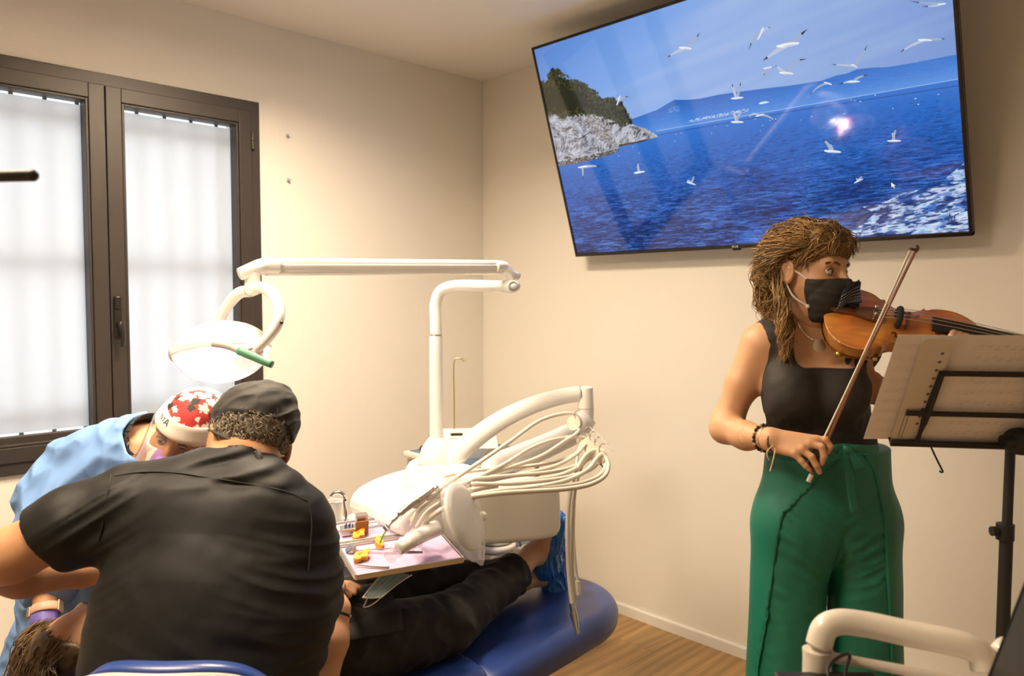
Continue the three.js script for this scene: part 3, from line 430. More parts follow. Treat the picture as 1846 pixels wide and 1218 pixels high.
  const bulbAt = V3(.0, -.034, .008).applyMatrix4(H);
  mesh('lamp_bulb', merge([ball(.024, V3(0, -.032, .008), 1.3, .8, 1).applyMatrix4(H)]), std({ color: 0xffffff, emissive: rgb(1, .93, .80), emissiveIntensity: 60 }), head);
  mesh('bulb_socket', merge([rbox(.035, .018, .022, .004, -.062, -.012, .03), rbox(.02, .02, .02, .004, .06, -.012, .03)]).applyMatrix4(H), M.cream, head);
  const yk = (pts, r) => sweep(pathPts(pts), r, { seg: 36, sides: 16, flat: .72, flatDir: FACE });
  mesh('yoke', merge([yk([[452, 524, 2.08], [470, 518, 2.06], [492, 530, 2.03], [503, 556, 1.99], [499, 585, 1.96], [481, 611, 1.95], [462, 630, 1.96]], (t) => .0235 - .006 * t), yk([[452, 524, 2.08], [432, 528, 2.10], [412, 548, 2.13], [397, 575, 2.15], [388, 605, 2.14]], (t) => .0235 - .006 * t)]), M.enamel, L);
  mesh('yoke_hub', cyl(at(455, 507, 2.08), at(455, 526, 2.08), .020), M.enamel, L); mesh('yoke_pivot', ball(.017, at(463, 632, 1.965)), M.enamel, L);
  mesh('tension_screw', cyl(at(502, 576, 1.96), at(508, 582, 1.95), .004), M.black, L);
  const hd = mesh('handle', sweep(pathPts([[384, 620, 1.90], [400, 622, 1.895], [418, 627, 1.89], [432, 633, 1.885], [462, 645, 1.88]]), .0085, { seg: 20 }), M.grey, L);
  mesh('handle_sleeve', sweep(pathPts([[430, 632, 1.885], [455, 642, 1.88], [475, 651, 1.877], [491, 657, 1.875]]), (t) => .0112 - .002 * t, { seg: 16 }), std({ color: rgb(.07, .27, .15), roughness: .45 }), hd, 'green rubber handle sleeve');
  mesh('handle_bracket', cyl(at(440, 632, 1.885), at(452, 626, 1.96), .007), M.grey, hd);
  const sp = new THREE.SpotLight(rgb(1, .93, .80), 9, 0, .5, .7); sp.position.copy(bulbAt.clone().addScaledVector(down, .0)); sp.target.position.copy(at(175, 1150, 1.64)); sp.castShadow = true; sp.name = 'lamp_beam'; scene.add(sp, sp.target);
  const pl = new THREE.PointLight(rgb(1, .90, .74), .035); pl.position.copy(bulbAt); pl.castShadow = true; pl.name = 'lamp_glow'; scene.add(pl);
}
// ---------------------------------------------------------------- instrument console on its arm
{
  const K = thing('instrument_console', 'white dentist console with looping instrument hoses over the patient\'s legs', 'dental console');
  mesh('support_arm', sweep(pathPts([[806, 846, 2.80], [826, 818, 2.80], [850, 795, 2.82], [905, 756, 2.85], [965, 728, 2.88], [1018, 713, 2.90], [1048, 709, 2.90]]), (t) => .040 - .010 * t, { seg: 60, sides: 24, flat: .85 }), M.enamel, K);
  const e0 = at(1056, 712, 2.90); mesh('arm_joint', merge([cyl(e0.clone().add(V3(0, .028, 0)), e0.clone().add(V3(0, -.048, 0)), .027, .031, 28), ball(.027, e0.clone().add(V3(0, .026, 0)), 1, .35, 1), cyl(e0.clone().add(V3(0, -.051, 0)), e0.clone().add(V3(0, -.11, 0)), .032, .030, 28), ball(.030, e0.clone().add(V3(0, -.11, 0)))]), M.enamel, K);
  mesh('joint_ring', cyl(e0.clone().add(V3(0, -.048, 0)), e0.clone().add(V3(0, -.051, 0)), .0305), M.steel, K);
  mesh('lower_arm', sweep(pathPts([[1058, 752, 2.90], [1045, 772, 2.88], [1010, 792, 2.80], [940, 822, 2.65], [880, 845, 2.5]]), .046, { seg: 24, sides: 20, flat: .62, flatDir: V3(0, 1, 0) }), M.enamel, K);
  // body: a side profile along the console, drawn across it
  const a = V3(-.10, 0, .995).normalize(), w = V3(.995, 0, .10).normalize(), O = V3(1.565, 0, 1.09);
  const along = mat4(a, V3(0, 1, 0), w, V3(O.x - w.x * .31, 0, O.z - w.z * .31));
  const prof = smoothLoop([[.0, .785], [.001, .768], [.009, .758], [.025, .757], [.10, .762], [.30, .790], [.46, .826], [.545, .855], [.562, .875], [.55, .90], [.50, .922], [.40, .938], [.29, .942], [.21, .925], [.12, .906], [.04, .895], [.018, .893], [.007, .884], [.004, .868]], 130);
  mesh('console_body', extrude(prof, .27, .02, 5).translate(0, 0, .02).applyMatrix4(along), M.plastic, K);
  const ridge = []; for (let i = 0; i < 6; i++) { const zz = .03 + i * .05; ridge.push(sweep([V3(.045, .893, zz), V3(.15, .915, zz), V3(.23, .928, zz), V3(.30, .947, zz), V3(.36, .944, zz), V3(.50, .925, zz), V3(.555, .898, zz)], (t) => .011 + .006 * Math.sin(t * Math.PI), { seg: 26, sides: 10 }).applyMatrix4(along)); }
  for (const r of ridge) mesh('holder_ridge', r, M.plastic, K);
  mesh('console_handle', sweep(pathPts([[790, 950, 2.02], [768, 960, 1.99], [745, 972, 1.94], [728, 982, 1.91], [718, 988, 1.90]]), (t) => .022 - .004 * t, { seg: 20, sides: 18 }), M.enamel, K);
  // paddle in a plastic cover
  const pc = at(836, 930, 1.97), pn = RIGHT.clone().multiplyScalar(.85).add(V3(0, .38, 0)).addScaledVector(FACE, .34).normalize(), pu = V3(0, 1, 0).addScaledVector(pn, -pn.y).normalize(), pv = pu.clone().cross(pn), PM = mat4(pv, pn, pu, pc);
  mesh('touch_paddle', lathe([[0, -.012], [.07, -.012], [.086, -.006], [.09, 0], [.086, .006], [.07, .012], [0, .012]], 48).scale(.92, 1, 1).applyMatrix4(PM), M.plastic, K);
  mesh('paddle_stem', cyl(at(842, 935, 2.0), at(870, 930, 2.12), .014), M.plastic, K);
  const bagGeo = (cx, ry, rx, drop, sd) => { const g = new THREE.SphereGeometry(1, 40, 28); const p = g.attributes.position; for (let i = 0; i < p.count; i++) { let x = p.getX(i), y = p.getY(i), z = p.getZ(i); const n = noise(x * 2.6 + sd, y * 2.6, z * 2.6) * .16 + noise(x * 6 + sd, y * 6, z * 6) * .07; const k = 1 + n; p.setXYZ(i, x * rx * k, y * ry * k, z * cx * k - (z < 0 ? drop * (1 - Math.abs(x)) * z * z : 0)); } g.computeVertexNormals(); return g; };
  mesh('plastic_cover', bagGeo(.100, .020, .094, .035, 3).applyMatrix4(PM), M.bag, K, 'crinkled clear plastic cover over the paddle');
  { const p = at(716, 990, 1.9), q = at(700, 1002, 1.885); mesh('plastic_cover', sweep([at(752, 968, 1.95), at(735, 978, 1.92), p, at(706, 1000, 1.885), at(697, 1008, 1.88)], (t) => .0245 - .008 * t + .003 * Math.sin(t * 30), { seg: 30, sides: 14, flat: .8 }), M.bag, K, 'clear plastic sleeve on the handle'); }
  mesh('plastic_cover', (() => { const g = new THREE.SphereGeometry(1, 30, 20), p = g.attributes.position; for (let i = 0; i < p.count; i++) { const n = 1 + .25 * noise(p.getX(i) * 2.4, p.getY(i) * 2.4, p.getZ(i) * 2.4 + 4) + .08 * noise(p.getX(i) * 7, p.getY(i) * 7, p.getZ(i) * 7); p.setXYZ(i, p.getX(i) * .055 * n, p.getY(i) * .028 * n, p.getZ(i) * .075 * n); } g.computeVertexNormals(); const c = at(770, 868, 2.25); return g.rotateZ(-.3).translate(c.x, c.y, c.z); })(), M.bag, K, 'crumpled clear plastic on the console top');
  // whips
  const hose = std({ color: rgb(.66, .61, .52), roughness: .45 });
  const disc = (c, n, r = .023) => { const t = n.clone().normalize(); return merge([cyl(c.clone().addScaledVector(t, -.009), c.clone().addScaledVector(t, .009), r, r, 28), ball(r, c.clone().addScaledVector(t, .009), 1, 1, 1, 20).applyMatrix4(new THREE.Matrix4())].slice(0, 1)); };
  const hub = (x, y, d) => { const c = at(x, y, d), n = FACE.clone().multiplyScalar(.9).addScaledVector(RIGHT, -.35).add(V3(0, .1, 0)); const h = mesh('whip_wheel', disc(c, n, .0235), M.cream, K);
    mesh('wire_hook', sweep(pathPts([[x + 2, y - 8, d - .02], [x + 1, y - 16, d - .02], [x + 4, y - 22, d - .02], [x + 10, y - 23, d - .02], [x + 18, y - 17, d - .03], [x + 26, y - 10, d - .04]]), .0016, { seg: 20, sides: 6 }), M.steel, h);
    mesh('wire_hook', sweep(pathPts([[x + 4, y + 12, d - .02], [x + 9, y + 22, d - .02], [x + 11, y + 27, d - .02]]), .0018, { seg: 8, sides: 6 }), M.black, h);
    return h; };
  hub(1035, 762, 2.52); const rows = [[1053, 793, 2.52], [1062, 801, 2.47], [1071, 811, 2.42], [1079, 823, 2.37]]; for (const r of rows) hub(...r);
  const H = (list, r = .0062, seg = 80) => mesh('hose', sweep(pathPts(list), r, { seg, sides: 10 }), hose, K);
  H([[770, 898, 1.98], [800, 876, 2.05], [860, 836, 2.2], [920, 795, 2.36], [975, 757, 2.48], [1012, 746, 2.52], [1036, 746, 2.53], [1047, 760, 2.53], [1042, 778, 2.5], [1018, 795, 2.45], [975, 822, 2.35], [920, 842, 2.25], [860, 858, 2.15]]);
  H([[742, 948, 2.02], [758, 916, 1.99], [790, 892, 2.02], [850, 866, 2.12], [910, 836, 2.24], [960, 806, 2.36], [1010, 790, 2.46], [1050, 788, 2.5], [1070, 800, 2.5], [1066, 822, 2.44], [1030, 842, 2.36], [980, 852, 2.28], [920, 857, 2.2], [850, 864, 2.12]]);
  H([[742, 938, 2.10], [766, 909, 2.06], [820, 882, 2.1], [880, 866, 2.18], [940, 854, 2.26], [1000, 840, 2.34], [1040, 818, 2.42], [1058, 800, 2.47], [1074, 800, 2.47], [1084, 818, 2.42], [1070, 842, 2.36], [1030, 858, 2.28], [980, 866, 2.2], [900, 872, 2.13], [850, 872, 2.09]]);
  H([[752, 950, 2.06], [775, 919, 2.02], [830, 890, 2.06], [890, 874, 2.13], [950, 866, 2.2], [1010, 856, 2.28], [1050, 836, 2.36], [1068, 812, 2.42], [1084, 810, 2.41], [1093, 828, 2.37], [1086, 852, 2.32], [1056, 868, 2.26], [1010, 876, 2.2], [960, 880, 2.15], [900, 880, 2.1]], .0068);
  H([[756, 958, 2.02], [780, 929, 1.99], [840, 897, 2.03], [900, 884, 2.09], [960, 878, 2.15], [1020, 866, 2.22], [1060, 846, 2.29], [1076, 826, 2.35], [1086, 818, 2.36], [1096, 832, 2.34], [1092, 855, 2.29], [1066, 872, 2.23], [1020, 881, 2.17], [960, 885, 2.11], [900, 889, 2.06], [845, 896, 2.02]], .0068);
  H([[800, 858, 2.25], [860, 848, 2.3], [930, 842, 2.36], [990, 834, 2.4], [1030, 822, 2.44], [1052, 806, 2.48]], .0058);
  // hanging hoses and their couplings
  const hang = (list, r, f) => { const h = H(list, r, 60); f(h); };
  const coup = (h, p, q, rs, m) => { const A = at(...p), B = at(...q); rs.forEach(([t0, t1, r]) => mesh('coupling', cyl(A.clone().lerp(B, t0), A.clone().lerp(B, t1), r), m, h)); };
  hang([[1080, 812, 2.38], [1062, 815, 2.36], [1044, 838, 2.34], [1032, 868, 2.33], [1025, 910, 2.32], [1023, 970, 2.31], [1026, 1040, 2.30], [1032, 1092, 2.29]], .0068, (h) => coup(h, [1031, 1086, 2.29], [1041, 1142, 2.28], [[0, .3, .0095], [.3, .55, .0115], [.55, .8, .0095], [.8, 1, .0075]], M.steel));
  hang([[1084, 816, 2.40], [1068, 815, 2.38], [1050, 836, 2.36], [1040, 866, 2.35], [1033, 910, 2.34], [1031, 970, 2.33], [1032, 1040, 2.32], [1036, 1090, 2.31]], .0062, () => {});
  hang([[1050, 792, 2.5], [1043, 812, 2.46], [1038, 850, 2.42], [1036, 900, 2.40], [1034, 960, 2.39], [1037, 1010, 2.38], [1040, 1040, 2.38]], .0042, (h) => coup(h, [1040, 1036, 2.38], [1043, 1072, 2.375], [[0, .3, .005], [.3, .75, .0085], [.75, 1, .008]], M.cream));
  // handpieces lying in the holders
  const hp = mesh('handpiece', sweep(pathPts([[698, 950, 1.93], [706, 941, 1.935], [722, 925, 1.945], [740, 910, 1.96], [760, 896, 1.975], [782, 880, 1.99]]), (t) => [.004, .0055, .0085, .0092, .0085, .008, .0075][Math.min(6, Math.floor(t * 7))], { seg: 42, sides: 16 }), M.steel, K, 'steel handpiece hanging over the tray');
  mesh('handpiece_ring', cyl(at(752, 902, 1.968), at(755, 900, 1.97), .0098), M.brass, hp); mesh('handpiece_head', cyl(at(694, 948, 1.93), at(700, 955, 1.925), .0075), M.steel, hp);
  mesh('burr', sweep(pathPts([[697, 955, 1.925], [690, 965, 1.92], [685, 979, 1.915]]), .0026, { seg: 10, sides: 8 }), std({ color: rgb(.30, .56, .18), roughness: .5 }), hp, 'green bristle tip');
  mesh('handpiece', sweep(pathPts([[745, 916, 1.99], [765, 898, 2.0], [790, 878, 2.02]]), .0072, { seg: 12, sides: 14 }), M.chrome, K);
  // tray arm
  mesh('tray_bracket', sweep([V3(1.50, .79, 1.46), V3(1.52, .775, 1.56), V3(1.55, .785, 1.68), V3(1.56, .80, 1.72)], .012, { seg: 20, sides: 12 }), M.plastic, K);
}
// ---------------------------------------------------------------- the trays and the instruments on them
const TE1 = V3(.30, 0, -.954).normalize(), TE2 = (() => { const v = V3(-.945, .13, -.297); return v.addScaledVector(TE1, -v.dot(TE1)).normalize(); })(), TN = TE1.clone().cross(TE2).normalize(), TO = V3(1.612, .812, 1.874);
if (TN.y < 0) TN.negate();
const tray = (u, v, h = 0) => TO.clone().addScaledVector(TE1, u).addScaledVector(TE2, v).addScaledVector(TN, h);
const trayM = (u, v, h, turn = 0) => { const x = TE1.clone().multiplyScalar(Math.cos(turn)).addScaledVector(TE2, Math.sin(turn)), z = TN.clone().cross(x).negate(); return mat4(x, TN, x.clone().cross(TN), tray(u, v, h)); };
{
  const lilac = std({ color: rgb(.46, .345, .50), roughness: .85 });
  const mk = (label, v0, v1, h) => {
    const t = thing('instrument_tray', label, 'tray'), L = .285, D = v1 - v0;
    const rim = (uu, vv, du, dv) => rbox(du, .016, dv, .003).applyMatrix4(trayM(uu, vv, h + .008));
    mesh('tray_base', rbox(L, .004, D, .001).applyMatrix4(trayM(L / 2, (v0 + v1) / 2, h + .002)), M.steel, t);
    mesh('tray_rim', merge([rim(L / 2, v0, L, .006), rim(L / 2, v1, L, .006), rim(0, (v0 + v1) / 2, .006, D), rim(L, (v0 + v1) / 2, .006, D)]), M.steel, t);
    const f = (a, b) => tray(.005 + a * (L - .01), v0 + .004 + b * (D - .008), h + .0062 + .002 * Math.max(0, noise(a * 4 + v0 * 30, b * 3, 1)) + (a > .9 ? (a - .9) * .08 : 0));
    mesh('paper_liner', sheet(f, 28, 12, .0006), lilac, t, 'lilac paper liner'); return t;
  };
  mk('steel tray lined with lilac paper holding the dental mirror', 0, .178, 0);
  mk('steel tray lined with lilac paper holding the steel burr box', .186, .312, .004);
  const h = .0085;
  const mir = thing('dental_mirror', 'round dental mirror with a long steel handle on the lilac tray', 'dental mirror');
  mesh('mirror_head', merge([cyl(tray(.028, .142, h + .003), tray(.022, .142, h + .010), .0145, .0145, 28)]), M.steel, mir); mesh('mirror_glass', cyl(tray(.022, .142, h + .010), tray(.0215, .142, h + .0108), .0128, .0128, 28), std({ color: rgb(.3, .29, .31), roughness: .15, metalness: .8 }), mir);
  mesh('handle', sweep([tray(.030, .140, h + .004), tray(.045, .136, h + .003), tray(.075, .13, h + .003), tray(.14, .115, h + .003)], .0022, { seg: 20, sides: 8 }), M.chrome, mir);
  const sc = thing('scalpel', 'steel scalpel with a dark grip lying on the lilac tray', 'scalpel');
  mesh('handle', sweep([tray(.06, .125, h + .003), tray(.12, .10, h + .003), tray(.15, .09, h + .003)], .0022, { seg: 10, sides: 8 }), M.chrome, sc); mesh('blade', sweep([tray(.145, .092, h + .003), tray(.165, .084, h + .003), tray(.19, .074, h + .003), tray(.198, .071, h + .003)], (t) => .0045 - .002 * t, { seg: 12, sides: 8, flat: .5 }), std({ color: rgb(.10, .07, .05), roughness: .4, metalness: .4 }), sc);
  const pr = thing('dental_probe', 'slim steel probe near the front edge of the lilac tray', 'dental probe'); mesh('probe_shaft', sweep([tray(.014, .062, h + .003), tray(.055, .036, h + .003), tray(.09, .018, h + .003)], (t) => .0015 + .0018 * t, { seg: 14, sides: 8 }), std({ color: rgb(.30, .24, .20), roughness: .45, metalness: .6 }), pr);
  const om = phys({ color: rgb(.85, .36, .025), roughness: .35, clearcoat: .2 });
  const wedge = (label, u, v, hh, turn, s) => { const c = thing('orange_clamp', label, 'dental clamp', 'orange clamps on the trays'); const g = extrude(smoothLoop([[-.020, -.008], [-.012, .009], [-.002, .006], [.006, .010], [.020, .013], [.018, .006], [.012, .001], [.008, -.008], [-.004, -.006], [-.012, -.010]], 50), .009, .002, 3).translate(0, 0, -.0045).rotateX(-Math.PI / 2 + .35).scale(s, s, s); mesh('clamp_body', g.applyMatrix4(trayM(u, v, hh + .009, turn)), om, c); mesh('clamp_rib', rbox(.018 * s, .006, .006, .002).applyMatrix4(trayM(u - .002, v + .004, hh + .016, turn + .4)), om, c); };
  wedge('orange plastic clamp beside the probe at the front of the tray', .040, .088, h, .15, 1.15);
  wedge('orange plastic clamp next to the tray divider', .105, .150, h, 1.1, 1.0);
  wedge('orange plastic clamp lying against the burr box', .065, .206, h + .004, .35, 1.05);
  const bb = thing('burr_box', 'small steel burr box with a brown open lid on the tray', 'box');
  mesh('box_body', rbox(.048, .020, .032, .002).applyMatrix4(trayM(.048, .243, h + .014)), M.steel, bb); mesh('box_lid', rbox(.036, .038, .006, .002).applyMatrix4(trayM(.078, .226, h + .024, 0)), std({ color: rgb(.30, .13, .03), roughness: .35, metalness: .5 }), bb); mesh('box_lid_back', rbox(.032, .05, .02, .002).applyMatrix4(trayM(.082, .248, h + .03)), M.steel, bb);
  for (let i = 0; i < 5; i++) mesh('burr', cyl(tray(.034 + i * .005, .236 + (i % 2) * .006, h + .024), tray(.034 + i * .005, .238 + (i % 2) * .006, h + .034), .0016), std({ color: rgb(.02, .03, .22), roughness: .4 }), bb);
  const pk = thing('sterile_pouch', 'clear plastic sterile pouch at the back of the tray', 'pouch');
  mesh('pouch_film', sheet((a, b) => tray(.01 + a * .26, .262 + b * .036, h + .008 + .006 * Math.sin(a * 9) * Math.sin(b * 3) + .003 * noise(a * 12, b * 5)), 40, 8, .0008), phys({ color: rgb(.9, .95, .96), transmission: .7, thickness: 0, roughness: .15, ior: 1.45, side: THREE.DoubleSide }), pk);
  mesh('tweezers', sweep([tray(.11, .275, h + .0115), tray(.2, .285, h + .0115)], .002, { seg: 8, sides: 8 }), M.chrome, pk);
}
// ---------------------------------------------------------------- people: shared shapes
const lin = (a, b, t) => a + (b - a) * t;
const frameOf = (F, Uhint = V3(0, 1, 0)) => { F = F.clone().normalize(); const U = Uhint.clone().addScaledVector(F, -Uhint.dot(F)).normalize(); return { F, U, S: U.clone().cross(F) }; };
function headField(C, fr, k = 1, ear = true) { // S to the person's left, U up, F where the face looks
  const { S, U, F } = fr, q = (s, u, f) => C.clone().addScaledVector(S, s * k).addScaledVector(U, u * k).addScaledVector(F, f * k), E = (s, u, f, a, b, c) => ell(q(s, u, f), a * k, b * k, c * k, S, U, F);
  const soft = uni(.03 * k, E(0, .03, -.012, .075, .082, .094), E(0, -.035, .028, .058, .085, .064), E(0, -.092, .050, .030, .024, .028), E(.036, -.028, .05, .028, .03, .03), E(-.036, -.028, .05, .028, .03, .03));
  const brow = cap(q(-.034, .024, .078), q(.034, .024, .078), .012 * k), nose = uni(.008 * k, cap(q(0, .016, .088), q(0, -.028, .110), .007 * k, .012 * k), E(.012, -.032, .098, .008, .007, .010), E(-.012, -.032, .098, .008, .007, .010));
  const lips = uni(.004 * k, cap(q(-.017, -.058, .088), q(.017, -.058, .088), .006 * k), cap(q(-.013, -.067, .087), q(.013, -.067, .087), .0065 * k)), so1 = E(.032, .006, .094, .019, .013, .018), so2 = E(-.032, .006, .094, .019, .013, .018);
  const ears = [1, -1].map((s) => { const o = E(s * .079, -.004, -.008, .010, .033, .020), i = E(s * .088, -.002, -.004, .008, .020, .011); return (x, y, z) => smax(o(x, y, z), -i(x, y, z), .006 * k); });
  return (x, y, z) => { let d = soft(x, y, z); if (d > .08) return d - .03; d = smin(d, brow(x, y, z), .02 * k); d = smax(d, -so1(x, y, z), .014 * k); d = smax(d, -so2(x, y, z), .014 * k); d = smin(d, nose(x, y, z), .012 * k); d = smin(d, lips(x, y, z), .008 * k); if (ear) { d = smin(d, ears[0](x, y, z), .008 * k); d = smin(d, ears[1](x, y, z), .008 * k); } return d; };
}
const skinTint = (r, g, b) => (x, y, z) => { const n = 1 + .05 * noise(x * 60, y * 60, z * 60) + .04 * noise(x * 16, y * 16, z * 16); return [r * n, g * n * (1 - .02 * noise(x * 24 + 3, y * 24, z * 24)), b * n]; };
const skinMat = phys({ color: 0xffffff, vertexColors: true, roughness: .52, sheen: .15, sheenRoughness: .5 });
// one body out of several grids
const bodyGeo = (parts) => mergeGeometries(parts.map((g) => g.toNonIndexed()));
const chain = (pts, radii) => pts.slice(1).map((p, i) => cap(pts[i], p, radii[i], radii[i + 1]));
function locks(list) { // hair: {pts, r, col}
  return mergeGeometries(list.map(({ pts, r, col, seg = 26, sides = 5 }) => { const g = sweep(pts, (t) => r * (t < .15 ? .5 + t * 3.3 : 1 - .75 * Math.pow((t - .15) / .85, 2)), { seg, sides }); const c = new Float32Array(g.attributes.position.count * 3); for (let i = 0; i < c.length; i += 3) { c[i] = col[0]; c[i + 1] = col[1]; c[i + 2] = col[2]; } g.setAttribute('color', new THREE.BufferAttribute(c, 3)); return g; }));
}
const hairMat = phys({ color: 0xffffff, vertexColors: true, roughness: .42, sheen: .3 });
const lidMat = std({ color: rgb(.40, .20, .11), roughness: .55 });
const eyes = (C, fr, parent, k = 1, look = 0) => [1, -1].forEach((s) => { const c = C.clone().addScaledVector(fr.S, s * .032 * k).addScaledVector(fr.U, .005 * k).addScaledVector(fr.F, .0725 * k), d = fr.F.clone().addScaledVector(fr.S, look).normalize(); const e = mesh('eye', ball(.0128 * k, c), std({ color: rgb(.62, .58, .52), roughness: .2 }), parent); mesh('iris', ball(.0076 * k, c.clone().addScaledVector(d, .0062 * k)), std({ color: rgb(.07, .035, .015), roughness: .15 }), e);
  const li = [-1, -.5, 0, .5, 1].map((t) => c.clone().addScaledVector(fr.S, t * .0145 * k).addScaledVector(fr.U, (.0072 - .006 * t * t) * k).addScaledVector(fr.F, (.0115 - .005 * t * t) * k)); const lid = (ax, pol) => new THREE.SphereGeometry(.0142 * k, 20, 10, 0, Math.PI * 2, 0, pol).applyQuaternion(new THREE.Quaternion().setFromUnitVectors(V3(0, 1, 0), ax.normalize())).translate(c.x, c.y, c.z); mesh('eyelid', lid(fr.U.clone().addScaledVector(fr.F, .30), 1.12), lidMat, e); mesh('eyelid', lid(fr.U.clone().negate().addScaledVector(fr.F, .30), .92), lidMat, e); mesh('eyelash', sweep(li, .0013 * k, { seg: 12, sides: 5 }), std({ color: rgb(.03, .018, .010) }), e);
  const br = [-1, -.4, .3, 1].map((t) => C.clone().addScaledVector(fr.S, s * (.034 + t * .019 * s * s) * k).addScaledVector(fr.U, (.027 - .004 * t * t) * k).addScaledVector(fr.F, (.0885 - .008 * t - .004 * t * t) * k)); mesh('eyebrow', sweep(br, .003 * k, { seg: 12, sides: 6, flat: .6 }), std({ color: rgb(.10, .055, .025) }), e); });

// ---------------------------------------------------------------- the violinist
const WD = 1.98, wn = FACE.clone().multiplyScalar(.985).addScaledVector(RIGHT, .16).normalize();
{
  const her = thing('person', 'woman in black tank top and green wrap trousers playing a violin', 'person');
  const fr = frameOf(FACE.clone().multiplyScalar(.80).addScaledVector(RIGHT, .60).add(V3(0, -.08, 0)), V3(0, 1, 0).addScaledVector(RIGHT, .06)), HC = at(1457, 491, 1.93);
  const head = headField(HC, fr, .98), hq = (s, u, f) => HC.clone().addScaledVector(fr.S, s).addScaledVector(fr.U, u).addScaledVector(fr.F, f);
  const tint = skinTint(.60, .335, .185), J = (x, y, d) => at(x, y, d);
  const neckF = uni(.04, cap(hq(0, -.05, -.022), J(1463, 590, 1.975), .052, .054), cap(J(1463, 590, 1.975), J(1466, 640, 1.99), .056, .075));
  const trunk = uni(.05, capF(J(1470, 650, 1.99), J(1472, 720, 1.98), .118, .124, wn, .66), capF(J(1474, 740, 1.98), J(1480, 790, 1.98), .108, .113, wn, .66), capF(J(1486, 835, 1.99), J(1490, 880, 1.995), .132, .125, wn, .66), cap(J(1392, 618, 1.985), J(1546, 622, 1.985), .048, .048), cap(J(1463, 600, 1.985), J(1390, 616, 1.99), .032, .042), cap(J(1467, 600, 1.985), J(1545, 620, 1.99), .032, .042));
  const bust = uni(.03, cap(J(1425, 700, 1.915), J(1428, 712, 1.91), .06), cap(J(1520, 700, 1.905), J(1517, 712, 1.90), .06));
  const torso = uni(.05, trunk, bust);
  const armR = uni(.022, ...chain([J(1370, 622, 1.985), J(1338, 692, 2.0), J(1312, 757, 2.01), J(1307, 772, 2.0), J(1345, 785, 1.93), J(1392, 791, 1.845)], [.050, .041, .037, .036, .0335, .0235]));
  const armL = uni(.022, ...chain([J(1562, 628, 1.985), J(1592, 690, 1.95), J(1622, 752, 1.88), J(1665, 700, 1.80), J(1724, 652, 1.735)], [.048, .043, .037, .034, .0245]));
  const legs = uni(.02, cap(J(1432, 920, 1.99), V3(J(1430, 1218, 1.99).x, .08, J(1430, 1218, 1.99).z), .075, .045), cap(J(1550, 920, 1.99), V3(J(1553, 1218, 1.99).x, .08, J(1553, 1218, 1.99).z), .075, .045));
  const foot = (x) => { const b = J(x, 1218, 1.99); return cap(V3(b.x, .035, b.z), V3(b.x, .028, b.z).addScaledVector(FACE, .16), .036, .028); };
  const body = uni(.03, torso, neckF, armR, armL, legs, foot(1430), foot(1553));
  const bp = (pts, pad) => bounds(pts, pad);
  const g1 = net(body, ...bp([J(1300, 560, 2.05), J(1740, 560, 1.7), V3(J(1430, 1218, 2).x, .0, J(1430, 1218, 2).z), V3(J(1560, 1218, 1.8).x, .0, J(1560, 1218, 1.8).z)], .09), .0085, tint);
  const g2 = net(uni(.03, head, neckF), ...bounds8(hq, [-0.07, -0.15, -0.08], [0.07, 0.12, 0.12], [], .035), .0036, tint);
  // bow hand
  const wr = J(1390, 791, 1.845), kn = [[1471, 792, 1.800], [1458, 800, 1.797], [1445, 809, 1.797], [1432, 817, 1.80]].map((p) => J(...p));
  const fing = [[[1471, 792, 1.800], [1488, 792, 1.790], [1496, 804, 1.788], [1491, 815, 1.793]], [[1458, 800, 1.797], [1481, 805, 1.783], [1485, 822, 1.782], [1481, 835, 1.788]], [[1445, 809, 1.797], [1463, 823, 1.783], [1471, 838, 1.782], [1477, 850, 1.785]], [[1432, 817, 1.80], [1445, 831, 1.79], [1452, 839, 1.788], [1459, 846, 1.789]], [[1432, 800, 1.825], [1452, 815, 1.822], [1466, 822, 1.813], [1477, 826, 1.805]]].map((f) => f.map((p) => J(...p)));
  const palm = uni(.012, ...kn.map((p, i) => cap(wr.clone().addScaledVector(V3(0, 1, 0), (1.2 - i) * .008), p, .017, .0105)), cap(wr, J(1432, 801, 1.825), .02, .014), cap(J(1356, 786, 1.905), wr, .0315, .0235));
  const fingers = fing.map((f, i) => uni(.003, ...chain(f, [.0088, .0082, .0076, .0066].map((r) => (i === 3 ? r * .88 : i === 4 ? r * 1.12 : r)))));
  const handR = (x, y, z) => { let d = palm(x, y, z), m = 9; for (const f of fingers) m = Math.min(m, f(x, y, z)); return smin(d, m, .006); };
  const g3 = net(handR, ...bp([wr, ...kn, ...fing.flat(), J(1360, 786, 1.9)], .03), .0024, tint);
  // fingering hand round the violin's neck (behind the sheet music)
  const wl = J(1724, 652, 1.735), kl = [[1716, 626, 1.72], [1727, 625, 1.718], [1738, 626, 1.718], [1748, 629, 1.72]].map((p) => J(...p));
  const fl = kl.map((p, i) => [p, J(1716 + i * 11, 606 + i * 3, 1.712), J(1719 + i * 11, 600 + i * 3, 1.725), J(1722 + i * 10, 606 + i * 3, 1.738)]); fl.push([J(1708, 632, 1.745), J(1702, 618, 1.765), J(1700, 608, 1.77)]);
  const handL = uni(.006, ...kl.map((p) => cap(wl, p, .018, .010)), ...fl.map((f) => uni(.003, ...chain(f, [.0085, .008, .0075, .0065]))));
  const g4 = net(handL, ...bp([wl, ...fl.flat()], .03), .0028, tint);
  mesh('body', bodyGeo([g1, g2, g3, g4]), skinMat, her);
  eyes(HC, fr, her, .98, .12);
  // tank top
  const u0 = at(1472, 690, 1.985), lat = (x, y, z) => (x - u0.x) * RIGHT.x + (z - u0.z) * RIGHT.z, Y = (py) => at(1472, py, 1.95).y;
  const yN = Y(659), yB = Y(818);
